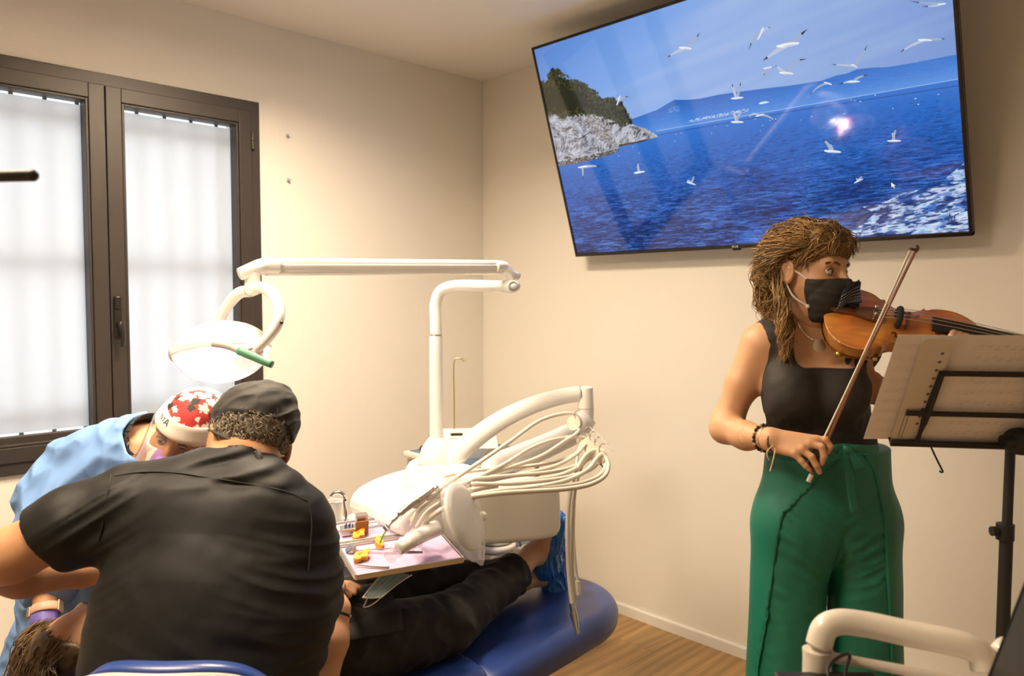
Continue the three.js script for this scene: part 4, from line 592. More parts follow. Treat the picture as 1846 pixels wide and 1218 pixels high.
  const inTop = (x, y, z) => { const u = lat(x, y, z); const front = (x - u0.x) * FACE.x + (z - u0.z) * FACE.z > 0; const n = (yN + 8 * Math.pow(Math.max(0, Math.abs(u + .01) - .055), 2) * 4 + (front ? 0 : .05)); const a = y - n, strap = Math.max(Math.abs(Math.abs(u + .008) - .092) - .0165, y - (yN + .14)); return Math.max(Math.min(a, strap), yB - y, Math.abs(u) - .155); };
  const topF = (x, y, z) => { const b = torso(x, y, z) - .006 - .0016 * noise(x * 34, y * 60, z * 34) * (y < Y(745) ? 1.8 : .6); return smax(b, inTop(x, y, z), .006); };
  mesh('tank_top', net(topF, ...bp([J(1372, 590, 2.12), J(1585, 820, 1.85), J(1372, 590, 1.85), J(1585, 820, 2.12)], .04), .005), std({ color: rgb(.022, .018, .016), roughness: .75 }), her, 'black sleeveless tank top');
  // trousers and their wrap panels
  const lg = (x0, x1, r0, r1) => { const a = J(x0, 955, 1.985), b = J(x1, 1218, 1.985), c = V3(b.x, .05, b.z).addScaledVector(RIGHT, (x1 - x0) / 700 * .9); return capF(a, c, r0, r1, wn, .92); };
  const c0 = J(1490, 900, 1.985);
  const crease = (x, y, z) => { const u = (x - c0.x) * RIGHT.x + (z - c0.z) * RIGHT.z, v = y - c0.y; const dg = noise(u * 9 + v * 7, v * 26 - Math.abs(u) * 16, 2), band = Math.exp(-Math.pow((v + .10) / .14, 2)); return .0042 * band * (1 - 2.4 * Math.abs(dg)) + .0022 * noise(u * 30, v * 9, 5) + .0018 * noise(u * 14, v * 40, 8) * Math.exp(-Math.pow((v + .32) / .2, 2)); };
  const hipF = capF(J(1491, 815, 1.985), J(1489, 900, 1.985), .157, .165, wn, .69), lgs = uni(.012, lg(1425, 1421, .092, .103), lg(1556, 1560, .088, .096)), groove = (x, y, z) => { const u = (x - c0.x) * RIGHT.x + (z - c0.z) * RIGHT.z - .004, v = c0.y - y, f = (x - c0.x) * FACE.x + (z - c0.z) * FACE.z; return f < 0 ? 0 : .012 * Math.exp(-Math.pow(u / .011, 2)) * Math.min(1, Math.max(0, (v - .045) / .07)); }, trow = (x, y, z) => smin(hipF(x, y, z), lgs(x, y, z), .065) + groove(x, y, z);
  const yW = Y(806);
  const trouF = (x, y, z) => smax(trow(x, y, z) - crease(x, y, z), Math.max(y - yW, .04 - y), .008);
  const green = phys({ color: rgb(.008, .150, .096), roughness: .5, sheen: .35, sheenRoughness: .4, sheenColor: rgb(.3, .7, .55) });
  const box0 = bp([V3(J(1345, 1218, 2.1).x, .03, J(1345, 1218, 2.1).z), J(1625, 800, 1.8), J(1345, 800, 2.1), J(1625, 800, 2.1), J(1345, 1218, 1.85)], .05);
  mesh('trousers', net(trouF, ...box0, .0075), green, her, 'emerald green wide-leg trousers');
  const edge = (pts) => { const q = pts.map(([px, py]) => { const p = at(px, py, 1.90); return [(p.x - c0.x) * RIGHT.x + (p.z - c0.z) * RIGHT.z, p.y]; }); return (y) => { if (y >= q[0][1]) return q[0][0] + (y - q[0][1]) * (q[1][0] - q[0][0]) / (q[1][1] - q[0][1]); for (let i = 1; i < q.length; i++) if (y >= q[i][1]) return lin(q[i][0], q[i - 1][0], (y - q[i][1]) / (q[i - 1][1] - q[i][1])); return q.at(-1)[0]; }; };
  const eL = edge([[1500, 826], [1478, 848], [1445, 888], [1411, 928], [1409, 945], [1402, 1010], [1397, 1080], [1388, 1150], [1380, 1218]]), eR = edge([[1528, 806], [1556, 822], [1574, 850], [1584, 895], [1590, 940], [1597, 1010], [1603, 1080], [1609, 1150], [1612, 1218]]);
  for (const [f, s] of [[eL, 1], [eR, -1]]) {
    const pan = (x, y, z) => { const u = (x - c0.x) * RIGHT.x + (z - c0.z) * RIGHT.z; const fl = .006 + .004 * Math.max(0, .35 - Math.abs(u - f(y)) * 12) + .0032 * noise(u * 26 + s, y * 5, 1); return smax(trow(x, y, z) - fl, Math.max((u - f(y)) * s, y - yW + .002, .045 - y), .004); };
    mesh('wrap_panel', net(pan, ...box0, .0068), green, her, 'overlapping green wrap panel');
  }
  // sash and bow
  const fold = (pts, r, flat = .25, o = {}) => sweep(pathPts(pts), r, { seg: 30, sides: 12, flat, flatDir: V3(0, 1, 0).addScaledVector(RIGHT, o.lean ?? 0), ...o });
  mesh('waist_tie', fold([[1380, 812, 1.95], [1420, 822, 1.885], [1460, 818, 1.862], [1498, 810, 1.855], [1518, 806, 1.852]], .011, .35), green, her);
  mesh('waist_tie', fold([[1516, 806, 1.852], [1540, 808, 1.852], [1562, 809, 1.868], [1578, 808, 1.89]], .010, .35), green, her);
  mesh('tie_knot', ball(.014, at(1520, 809, 1.846), 1.1, .9, .7), green, her);
  mesh('tie_loop', sweep(pathPts([[1518, 809, 1.847], [1502, 806, 1.838], [1494, 813, 1.838], [1503, 822, 1.840], [1516, 813, 1.845]]), .008, { seg: 26, sides: 10, flat: .4 }), green, her);
  mesh('tie_end', sweep(pathPts([[1522, 810, 1.843], [1532, 818, 1.840], [1538, 830, 1.838], [1544, 845, 1.838]]), (t) => .006 + .009 * t, { seg: 20, sides: 10, flat: .25, flatDir: RIGHT.clone().add(V3(0, .5, 0)) }), green, her);
  mesh('tie_end', sweep(pathPts([[1519, 812, 1.844], [1525, 840, 1.836], [1528, 870, 1.834], [1533, 905, 1.834], [1536, 921, 1.834]]), (t) => .007 + .003 * t, { seg: 30, sides: 10, flat: .22, flatDir: RIGHT.clone() }), green, her);
  for (const c of her.children) if (/tie/.test(c.name)) c.geometry.translate(FACE.x * .013, .002, FACE.z * .013);
  // mask
  const mclip = (x, y, z) => { const s = (x - HC.x) * fr.S.x + (y - HC.y) * fr.S.y + (z - HC.z) * fr.S.z, u = (x - HC.x) * fr.U.x + (y - HC.y) * fr.U.y + (z - HC.z) * fr.U.z, f = (x - HC.x) * fr.F.x + (y - HC.y) * fr.F.y + (z - HC.z) * fr.F.z; const top = u - (-.008 - .14 * Math.abs(s)), bot = -.122 - u, side = .034 + .1 * Math.abs(u + .055) - f; return Math.max(top, bot, side); };
  const mq = (s, u, f, a, b, c) => ell(hq(s, u, f), a, b, c, fr.S, fr.U, fr.F), mshape = uni(.02, mq(0, -.045, .058, .064, .062, .058), mq(0, -.036, .085, .018, .033, .026), mq(0, -.10, .045, .045, .03, .035));
  const mfold = (x, y, z) => { const u = (x - HC.x) * fr.U.x + (y - HC.y) * fr.U.y + (z - HC.z) * fr.U.z; return .0006 * Math.sin(u * 300 + noise(x * 30, y * 30, z * 30) * 2); };
  const maskF = (x, y, z) => smax(Math.min(mshape(x, y, z), head(x, y, z) - .004) + mfold(x, y, z), mclip(x, y, z), .004);
  const mk = thing('face_mask', 'black cloth face mask worn by the violinist', 'face mask');
  mesh('mask_cloth', net(maskF, ...bounds8(hq, [-0.08, -0.14, 0.02], [0.08, 0.01, 0.13], [], .02), .003), std({ color: rgb(.028, .023, .019), roughness: .85 }), mk);
  for (const [a, b, c] of [[[-.080, .012, -.012], [-.074, -.006, .022], [-.063, -.022, .046]], [[-.080, -.028, -.010], [-.072, -.062, .012], [-.052, -.084, .042]]]) { const st = mesh('ear_loop', sweep([hq(...a), hq(...b), hq(...c)], .0026, { seg: 16, sides: 8, flat: .6 }), std({ color: rgb(.75, .72, .70), roughness: .6 }), mk, 'white elastic ear loop'); mesh('loop_clip', ball(.0055, hq(...c), 1, 1, 1), st.material, st); }
  // hair
  const hm = (s, u, f, a, b, c) => ell(hq(s, u, f), a, b, c, fr.S, fr.U, fr.F);
  const curl = (x, y, z) => .009 * noise(x * 38, y * 34, z * 38) + .006 * noise(x * 80, y * 70, z * 80);
  const mass = uni(.03, hm(0, .055, -.018, .084, .076, .092), hm(-.032, .035, -.045, .05, .07, .05), hm(0, .075, .045, .062, .045, .048), hm(-.015, .01, -.065, .065, .085, .048), ...chain([hq(-.02, -.01, -.07), at(1410, 505, 1.99), at(1392, 545, 2.02), at(1388, 572, 2.02)], [.055, .045, .034, .018]), ...chain([at(1418, 520, 1.97), at(1414, 590, 1.94), at(1414, 640, 1.90)], [.022, .02, .012]));
  const faceKeep = uni(.02, hm(0, -.03, .085, .066, .068, .07), hm(-.082, -.03, .022, .022, .06, .042));
  const hairF = (x, y, z) => smax(mass(x, y, z) + curl(x, y, z), -faceKeep(x, y, z), .012);
  const hc = (x, y, z) => { const n = .5 + .5 * noise(x * 50, y * 22, z * 50) + .35 * noise(x * 120, y * 40, z * 120); return [lin(.07, .22, n), lin(.035, .112, n), lin(.010, .032, n)]; };
  const hg = net(hairF, ...bounds8(hq, [-0.1, -0.1, -0.15], [0.1, 0.14, 0.12], [at(1375, 600, 2.07), at(1420, 650, 1.88)], .03), .004, hc).toNonIndexed();
  const list = []; const tone = () => { const n = Math.pow(rnd(), 1.3); return [lin(.06, .54, n), lin(.030, .31, n), lin(.009, .095, n)]; };
  const cur = (root, end, amp, turns, bow, r) => { const pts = [], ph = rnd() * 6.28, ax = end.clone().sub(root), a1 = ax.clone().cross(V3(.3, .2, 1)).normalize(), a2 = ax.clone().cross(a1).normalize(); for (let i = 0; i <= 14; i++) { const t = i / 14, A = amp * (.25 + .75 * t); pts.push(root.clone().lerp(end, t).addScaledVector(bow, Math.sin(t * Math.PI) * .6).addScaledVector(a1, Math.cos(ph + t * turns * 6.28) * A).addScaledVector(a2, Math.sin(ph + t * turns * 6.28) * A)); } list.push({ pts, r, col: tone() }); };
  for (let i = 0; i < 420; i++) { // crown, swept back from the brow
    const a = rr(-1.25, 1.25), el = rr(-.1, 1.25), s = Math.sin(a) * .078, root = hq(s, .03 + Math.sin(el) * .075 + .012, .02 + Math.cos(el) * .06 * Math.cos(a)), end = hq(s * 1.05 + rr(-.02, .02), rr(.0, .09), rr(-.10, -.02)); cur(root, end, rr(.004, .012), rr(.8, 2.2), fr.U.clone().multiplyScalar(.055), rr(.0008, .0016));
  }
  for (let i = 0; i < 170; i++) { const s = rr(-.06, .055); cur(hq(s * .7, rr(.075, .12), rr(.0, .05)), hq(s + rr(-.012, .012), rr(.040, .07), rr(.078, .098)), rr(.004, .009), rr(.8, 2), fr.F.clone().multiplyScalar(.03).addScaledVector(fr.U, .02), rr(.001, .0018)); }
  for (let i = 0; i < 80; i++) cur(hq(-rr(.03, .066), rr(.05, .09), rr(.02, .06)), hq(-rr(.066, .082), rr(-.005, .03), rr(.0, .04)), rr(.003, .006), rr(.5, 1.4), fr.S.clone().multiplyScalar(-.018), rr(.0009, .0016));
  for (let i = 0; i < 460; i++) { const px = rr(1378, 1432), d = rr(1.95, 2.07), ey = rr(535, 592); cur(hq(rr(-.09, .02), rr(-.03, .07), rr(-.11, -.03)), at(px + rr(-6, 6), ey, d), rr(.006, .017), rr(1.2, 3), RIGHT.clone().multiplyScalar(rr(-.045, .0)), rr(.0008, .0016)); }
  for (let i = 0; i < 130; i++) cur(hq(rr(-.085, -.06), rr(-.05, .02), rr(-.05, -.02)), at(rr(1404, 1428), rr(610, 664), rr(1.875, 1.92)), rr(.005, .013), rr(1.5, 3.2), FACE.clone().multiplyScalar(.03), rr(.0008, .0015));
  for (let i = 0; i < 420; i++) { const el = rr(.2, 1.5), s = -Math.sin(el) * .092, u = .05 + Math.cos(el) * .075; cur(hq(s * .9, u, rr(-.02, .05) - .01), hq(s * 1.02 - .006, u - rr(.03, .09), rr(-.11, -.05)), rr(.004, .011), rr(.8, 2.2), fr.S.clone().multiplyScalar(-.028).addScaledVector(fr.U, .012), rr(.0007, .0015)); }
  for (let i = 0; i < 60; i++) { const a = rr(0, 6.28), p = hq(Math.cos(a) * .085, .07 + Math.sin(a) * .05, rr(-.08, .05)); cur(p, p.clone().add(V3(rr(-.03, .03), rr(.005, .04), rr(-.03, .03))).addScaledVector(RIGHT, -.015), rr(.002, .006), rr(.5, 1.2), V3(0, .01, 0), .0007); }
  // frizz lying on the surface of the hair
  const hcen = hq(0, .045, -.01), probe = (dir, from = hcen) => { let t = .02; for (let k = 0; k < 40; k++) { const p = from.clone().addScaledVector(dir, t), d = hairF(p.x, p.y, p.z); if (d > -.0005) return p; t += Math.max(.002, -d * .8); } return null; };
  for (let i = 0; i < 2600; i++) { const dir = V3(rr(-1, 1), rr(-.5, 1), rr(-1, 1)).normalize(); if (dir.dot(fr.F) > .8 && dir.dot(fr.U) < .25) continue; const flow = fr.F.clone().multiplyScalar(dir.dot(fr.F) > .35 ? .3 : -.7).addScaledVector(fr.U, -.75).addScaledVector(fr.S, rr(-.5, .5)).normalize(), pts = [], n = 7, L = rr(.3, .85), w = rr(.6, 1.5), ph = rr(0, 6.28), side = dir.clone().cross(flow).normalize(); for (let k = 0; k <= n; k++) { const q = dir.clone().addScaledVector(flow, L * k / n).addScaledVector(side, .17 * Math.sin(ph + w * k)).normalize(), p = probe(q); if (!p) break; pts.push(p.addScaledVector(q, .0015 + .004 * Math.sin(Math.PI * k / n) * rnd())); } if (pts.length > 4) list.push({ pts, r: rr(.0006, .0013), col: tone(), seg: 12, sides: 4 }); }
  const lk = locks(list); hg.deleteAttribute('uv'); const lk2 = lk.toNonIndexed(); lk2.deleteAttribute('uv');
  mesh('hair', mergeGeometries([hg, lk2]), hairMat, her, 'curly dark blond shoulder-length hair');
  // jewellery
  const er = thing('earring', 'silver disc earring below the violinist\'s ear', 'earring'); { const p = hq(-.084, -.045, -.012); mesh('ear_wire', sweep([p, p.clone().add(V3(0, -.012, 0))], .0008, { seg: 4, sides: 5 }), M.steel, er); mesh('earring_disc', new THREE.SphereGeometry(.0125, 20, 14).scale(1, 1.15, .25).applyMatrix4(mat4(fr.F, V3(0, 1, 0), fr.F.clone().cross(V3(0, 1, 0)), p.clone().add(V3(0, -.025, 0)))), std({ color: rgb(.7, .6, .42), roughness: .25, metalness: 1 }), er); }
  const nk = thing('necklace', 'fine chain necklace with a round silver pendant', 'necklace'); const pd = at(1477, 623, 1.865); mesh('chain', sweep([at(1436, 575, 1.925), at(1446, 595, 1.90), at(1462, 610, 1.878), pd.clone().add(V3(0, .012, 0))], .0008, { seg: 20, sides: 5 }), M.steel, nk);
  mesh('pendant', new THREE.CylinderGeometry(.0165, .0165, .002, 28).rotateX(Math.PI / 2).applyMatrix4(mat4(RIGHT, V3(0, 1, 0), FACE, pd)), std({ color: rgb(.55, .46, .33), roughness: .35, metalness: .9 }), nk);
  // bracelets
  const ring = (cx, cy, d, r, tube, m, nm, lab, beads) => { const t = thing(nm, lab, 'bracelet'), c = at(cx, cy, d), ax = at(1392, 791, 1.845).sub(at(1345, 785, 1.93)).normalize(), a1 = V3(0, 1, 0).addScaledVector(ax, -ax.y).normalize(), a2 = ax.clone().cross(a1); if (beads) { for (let i = 0; i < beads; i++) { const a = i / beads * 6.283; mesh('bead', ball(tube, c.clone().addScaledVector(a1, Math.cos(a) * r).addScaledVector(a2, Math.sin(a) * r), 1, 1, 1, 10), i % 3 === 1 ? std({ color: rgb(.42, .26, .17), roughness: .4 }) : m, t); } } else { const pts = []; for (let i = 0; i < 24; i++) { const a = i / 24 * 6.283; pts.push(c.clone().addScaledVector(a1, Math.cos(a) * r).addScaledVector(a2, Math.sin(a) * r)); } mesh('band', sweep([...pts, pts[0], pts[1]], tube, { raw: true, sides: 8 }), m, t); } return t; };
  ring(1377, 789, 1.872, .0315, .0045, std({ color: rgb(.02, .015, .012), roughness: .35 }), 'beaded_bracelet', 'dark beaded bracelet, higher up the bowing wrist', 22);
  ring(1384, 790, 1.860, .0285, .0022, M.brass, 'bangle', 'thin brass bangle on the bowing wrist');
  const cb = ring(1400, 796, 1.835, .0275, .003, std({ color: rgb(.11, .085, .05), roughness: .8 }), 'cord_bracelet', 'braided cord bracelet with pale loose ends at the wrist');
  const cord = std({ color: rgb(.55, .44, .25), roughness: .8 }); mesh('cord_end', sweep(pathPts([[1395, 802, 1.805], [1384, 812, 1.80], [1383, 822, 1.80], [1387, 829, 1.80]]), .0016, { seg: 14, sides: 6 }), cord, cb); mesh('cord_end', sweep(pathPts([[1398, 808, 1.805], [1394, 828, 1.80], [1388, 849, 1.80]]), .0017, { seg: 12, sides: 6 }), cord, cb);
}
// ---------------------------------------------------------------- violin, bow, cloth
{
  const cm = (r, u, a) => RIGHT.clone().multiplyScalar(r).add(V3(0, u, 0)).addScaledVector(FACE, -a);
  const X = cm(.93, -.19, -.27).normalize(), Yv = cm(.194, .68, .707); Yv.addScaledVector(X, -Yv.dot(X)).normalize(); const N = X.clone().cross(Yv); const O = at(1486, 563, 1.87), VM = mat4(X, Yv, N, O);
  const vq = (x, y, z) => V3(x, y, z).applyMatrix4(VM);
  const v = thing('violin', 'amber varnished violin held under the woman\'s chin', 'violin');
  const wood = field(512, 512, (u, w) => { const g = .5 + .5 * Math.sin((u * 60 + tiled(u, w, 4, 4) * 2) * 6.28), s = .80 + .12 * g * .5 + .22 * tiled(u, w, 5, 5, 2) + .12 * tiled(u, w, 30, 8, 4); return [.90 * s, .61 * s * (.9 + .2 * tiled(u, w, 6, 6, 7)), .24 * s]; }, true);
  const varnish = phys({ color: rgb(1, 1, 1), map: wood, roughness: .28, clearcoat: .7, clearcoatRoughness: .15 }), ribs = phys({ color: rgb(.40, .17, .035), roughness: .35, clearcoat: .5 });
  const half = [[0, 0], [.004, .035], [.020, .075], [.050, .099], [.082, .103], [.110, .094], [.128, .079], [.134, .082], [.137, .074], [.152, .060], [.180, .054], [.205, .058], [.220, .068], [.2235, .075], [.229, .070], [.246, .079], [.275, .0835], [.305, .078], [.333, .058], [.350, .030], [.355, .0]];
  const spl = new THREE.CatmullRomCurve3(half.map((p) => V3(p[0], p[1], 0)), false, 'centripetal').getPoints(110).map((p) => [p.x, Math.max(p.y, 0)]);
  const outline = [...spl, ...spl.slice(1, -1).reverse().map((p) => [p[0], -p[1]])];
  const widthAt = (x) => { let w = 0; for (let i = 1; i < spl.length; i++) if ((spl[i - 1][0] - x) * (spl[i][0] - x) <= 0) w = Math.max(w, spl[i][1]); return w; };
  const arch = (x, y, h) => { const w = Math.max(widthAt(Math.min(.354, Math.max(.001, x))), .01), t = Math.min(1, Math.abs(y) / w), e = Math.min(1, Math.min(x, .355 - x) / .06); return h * Math.pow(Math.cos(t * Math.PI / 2), 1.2) * Math.sqrt(Math.max(0, e)); };
  const plate = (z0, sgn, h, scale = 1) => { // arched plate from strips across the body
    const nx = 90, ny = 26, pos = [], idx = [], uv = []; const xs = []; for (let i = 0; i <= nx; i++) { const t = i / nx; xs.push(.355 * (.5 - .5 * Math.cos(t * Math.PI))); }
    for (const side of [1, 0]) for (const x of xs) { const w = widthAt(Math.min(.3546, Math.max(.0004, x))) * scale; for (let j = 0; j <= ny; j++) { const y = lin(-w, w, j / ny); pos.push(x, y, z0 + sgn * (side ? .0035 + arch(x, y, h) : -.0005)); uv.push(y * 3, x * 3); } }
    const L = (nx + 1) * (ny + 1), W = ny + 1; for (let i = 0; i < nx; i++) for (let j = 0; j < ny; j++) { const a = i * W + j; sgn > 0 ? idx.push(a, a + W, a + 1, a + 1, a + W, a + W + 1) : idx.push(a, a + 1, a + W, a + 1, a + W + 1, a + W); }
    for (let i = 0; i < nx; i++) { const a = i * W, b = a + ny; sgn > 0 ? idx.push(a, L + a, a + W, a + W, L + a, L + a + W, b, b + W, L + b, b + W, L + b + W, L + b) : idx.push(a, a + W, L + a, a + W, L + a + W, L + a, b, L + b, b + W, b + W, L + b, L + b + W); }
    const g = new THREE.BufferGeometry(); g.setAttribute('position', new THREE.Float32BufferAttribute(pos, 3)); g.setAttribute('uv', new THREE.Float32BufferAttribute(uv, 2)); g.setIndex(idx); g.computeVertexNormals(); return g;
  };
  mesh('top_plate', plate(0, 1, .0135).applyMatrix4(VM), varnish, v); mesh('back_plate', plate(-.031, -1, .012).applyMatrix4(VM), ribs, v);
  const inner = outline.map(([x, y]) => [lin(.1775, x, .985), y * .965]);
  mesh('ribs', extrude(inner, .031).translate(0, 0, -.031).applyMatrix4(VM), ribs, v);
  mesh('edge_purfling', merge([sweep(outline.filter((_, i) => i % 2 === 0).map(([x, y]) => vq(x, y, .002)), .0021, { raw: true, sides: 6 }), sweep(outline.filter((_, i) => i % 2 === 0).map(([x, y]) => vq(x, y, -.032)), .0021, { raw: true, sides: 6 })].slice(0, 1)), phys({ color: rgb(.55, .27, .07), roughness: .35 }), v);
  const surf = (x, y, e = .0006) => .0035 + arch(x, y, .0135) + e;
  for (const s of [1, -1]) { const pts = [[.150, .040], [.154, .036], [.160, .037], [.159, .043], [.168, .047], [.180, .042], [.192, .037], [.204, .032], [.211, .035], [.209, .039], [.204, .037]].map(([x, y]) => vq(x, y * s, surf(x, y))); mesh('sound_hole', sweep(pts, (t) => .0013 + .0020 * Math.sin(t * Math.PI), { seg: 50, sides: 6, flat: .4, flatDir: Yv.clone() }), M.black, v); }
  const ebony = phys({ color: rgb(.016, .014, .013), roughness: .3 });
  mesh('fingerboard', extrude([[.235, -.021], [.235, .021], [.50, .012], [.50, -.012]], .005, .0015, 2).translate(0, 0, .024).applyMatrix4(VM), ebony, v);
  mesh('neck', sweep([vq(.345, 0, .006), vq(.37, 0, .013), vq(.44, 0, .017), vq(.50, 0, .018)], .0115, { seg: 20, sides: 14 }), ribs, v);
  const sp = []; for (let i = 0; i <= 30; i++) { const a = i / 30 * 11, r = .015 * (1 - i / 36); sp.push(vq(.575 + Math.sin(a) * r, 0, .012 - Math.cos(a) * r)); }
  mesh('scroll', merge([sweep([vq(.50, 0, .018), vq(.54, 0, .018), vq(.57, 0, .024)], (t) => .011 - .003 * t, { seg: 10, sides: 12 }), sweep(sp, .0062, { seg: 60, sides: 8 })]), ribs, v);
  for (let i = 0; i < 4; i++) { const s = i % 2 ? 1 : -1, x = .515 + i * .013; mesh('tuning_peg', merge([cyl(vq(x, -s * .012, .016), vq(x, s * .032, .016), .0035), ball(.008, vq(x, s * .037, .016), 1, 1, .5)]), ebony, v); }
  const br = smoothLoop([[-.021, 0], [-.019, .012], [-.015, .021], [-.008, .0285], [0, .031], [.008, .0285], [.015, .021], [.019, .012], [.021, 0], [.010, .002], [.006, .009], [-.006, .009], [-.010, .002]], 60);
  mesh('bridge', extrude(br, .0035, .0006).translate(0, 0, -.002).applyMatrix4(VM.clone().multiply(mat4(V3(0, 1, 0), V3(0, 0, 1), V3(1, 0, 0), V3(.180, 0, .0155)))), phys({ color: rgb(.16, .075, .025), roughness: .4 }), v);
  const mu = []; for (let i = 0; i <= 12; i++) { const a = lin(-.9, 3.141 + .9, i / 12) ; mu.push(vq(.160, Math.cos(a) * .0225, .028 + Math.sin(a) * .019)); }
  mesh('practice_mute', sweep(mu, .0068, { seg: 40, sides: 12, flat: 1.1 }), std({ color: rgb(.03, .028, .026), roughness: .75 }), v, 'black rubber mute by the bridge');
  mesh('tailpiece', extrude(smoothLoop([[.012, -.008], [.012, .008], [.06, .012], [.11, .0215], [.122, .019], [.125, 0], [.122, -.019], [.11, -.0215], [.06, -.012]], 60), .005, .001).translate(0, 0, .021).applyMatrix4(VM), phys({ color: rgb(.14, .05, .018), roughness: .3, clearcoat: .5 }), v);
  for (const y of [-.012, .012]) mesh('fine_tuner', merge([cyl(vq(.108, y, .028), vq(.108, y, .036), .0028), ball(.0042, vq(.108, y, .037))]), std({ color: rgb(.75, .70, .6), roughness: .25, metalness: 1 }), v);
  for (let i = 0; i < 4; i++) { const y = (i - 1.5); mesh('string', sweep([vq(.115, y * .0085, .030), vq(.18, y * .0112, .0455 - y * y * .0012), vq(.5, y * .0055, .0325)], .00085, { seg: 24, sides: 5 }), std({ color: rgb(.65, .62, .58), roughness: .3, metalness: .9 }), v); }
  mesh('chin_rest', new THREE.SphereGeometry(1, 28, 18).scale(.032, .048, .010).applyMatrix4(VM.clone().multiply(new THREE.Matrix4().makeTranslation(.034, .045, .026))), ebony, v);
  const gold = std({ color: rgb(.65, .45, .15), roughness: .3, metalness: 1 });
  mesh('shoulder_rest', sweep([vq(.070, -.098, -.050), vq(.085, -.05, -.064), vq(.08, .02, -.066), vq(.07, .09, -.052)], .010, { seg: 26, sides: 12, flat: .6 }), std({ color: rgb(.02, .017, .015), roughness: .8 }), v, 'black padded shoulder rest');
  for (const [x, y] of [[.045, -.094], [.125, -.086]]) mesh('rest_clamp', merge([cyl(vq(x, y - .006, -.028), vq(x, y + .004, -.05), .0025), ball(.0062, vq(x, y - .007, -.03)), cyl(vq(x, y, -.046), vq(.085, -.07, -.054), .0022)]), gold, v, 'brass clamp of the shoulder rest');
  // chin cloth
  const cl = thing('chin_cloth', 'dark blue cloth with white dashes folded over the chin rest', 'cloth');
  const dash = canvas(256, 256, (c) => { c.fillStyle = '#12151f'; c.fillRect(0, 0, 256, 256); c.fillStyle = '#c9c4b8'; for (let j = 0; j < 7; j++) for (let i = 0; i < 12; i++) c.fillRect(6 + i * 21 + (j % 2) * 5, 20 + j * 24, 12, 5); });
  const c1 = [[1522, 522, 1.825], [1538, 510, 1.835], [1551, 504, 1.845]], c2 = [[1500, 566, 1.80], [1528, 550, 1.805], [1552, 547, 1.815]];
  const qd = (L, t) => { const k = t * 2, i = Math.min(1, Math.floor(k)); return at(...[0, 1, 2].map((n) => lin(L[i][n], L[i + 1][n], k - i))); };
  mesh('cloth_flap', sheet((a, b) => { const p = qd(c1, a).lerp(qd(c2, a), b); return p.addScaledVector(FACE, .006 * Math.sin(a * 5 + b * 2)).add(V3(0, .004 * Math.sin(b * 7), 0)); }, 16, 14, .003), std({ map: dash, roughness: .85 }), cl);
  mesh('cloth_flap', sheet((a, b) => vq(lin(.0, .07, a), lin(-.005, .085, b), .040 + .006 * Math.sin(a * 3 + b * 4)), 12, 12, .003), std({ map: dash, roughness: .85 }), cl);
  // bow
  const bow = thing('violin_bow', 'slender reddish wooden violin bow held upright across the strings', 'violin bow');
  const A = at(1457, 868, 1.800), B = at(1655, 443, 1.755), bd = B.clone().sub(A).normalize(), side = bd.clone().cross(FACE).normalize(), bp = (t, o = 0) => A.clone().lerp(B, t).addScaledVector(side, o);
  const stick = phys({ color: rgb(.26, .085, .030), roughness: .3, clearcoat: .5 });
  mesh('bow_stick', sweep([bp(.03), bp(.2, -.001), bp(.5, -.004), bp(.8, -.002), bp(.985)], (t) => .0044 - .0014 * t, { seg: 40, sides: 10 }), stick, bow);
  mesh('bow_head', merge([sweep([bp(.975, 0), bp(.992, .002), bp(1.0, -.004)], (t) => .0045 - .0015 * t, { seg: 8, sides: 8 }), sweep([bp(.985, 0), bp(.98, -.008), bp(.976, -.016)], .0035, { seg: 8, sides: 8 })]), phys({ color: rgb(.10, .03, .02), roughness: .3 }), bow);
  mesh('bow_hair', sweep([bp(.175, -.0095), bp(.5, -.0085), bp(.976, -.0115)], .0024, { seg: 12, sides: 8, flat: 1.6 }), std({ color: rgb(.72, .66, .52), roughness: .6 }), bow);
  mesh('bow_frog', extrude([[0, 0], [.052, 0], [.048, -.016], [.006, -.017]], .009, .0015, 2).translate(0, 0, -.0045).applyMatrix4(mat4(bd, side, bd.clone().cross(side), bp(.055, -.003))), ebony, bow); mesh('ferrule', sweep([bp(.158, -.011), bp(.185, -.011)], .0062, { seg: 4, sides: 12, flat: .8 }), M.chrome, bow, 'silver ferrule'); mesh('grip_winding', sweep([bp(.045), bp(.15)], .0055, { seg: 6, sides: 10 }), std({ color: rgb(.10, .06, .035), roughness: .5 }), bow); mesh('end_button', cyl(bp(.0), bp(.032), .0058), std({ color: rgb(.8, .77, .70), roughness: .25, metalness: .6 }), bow, 'silver end button');
}
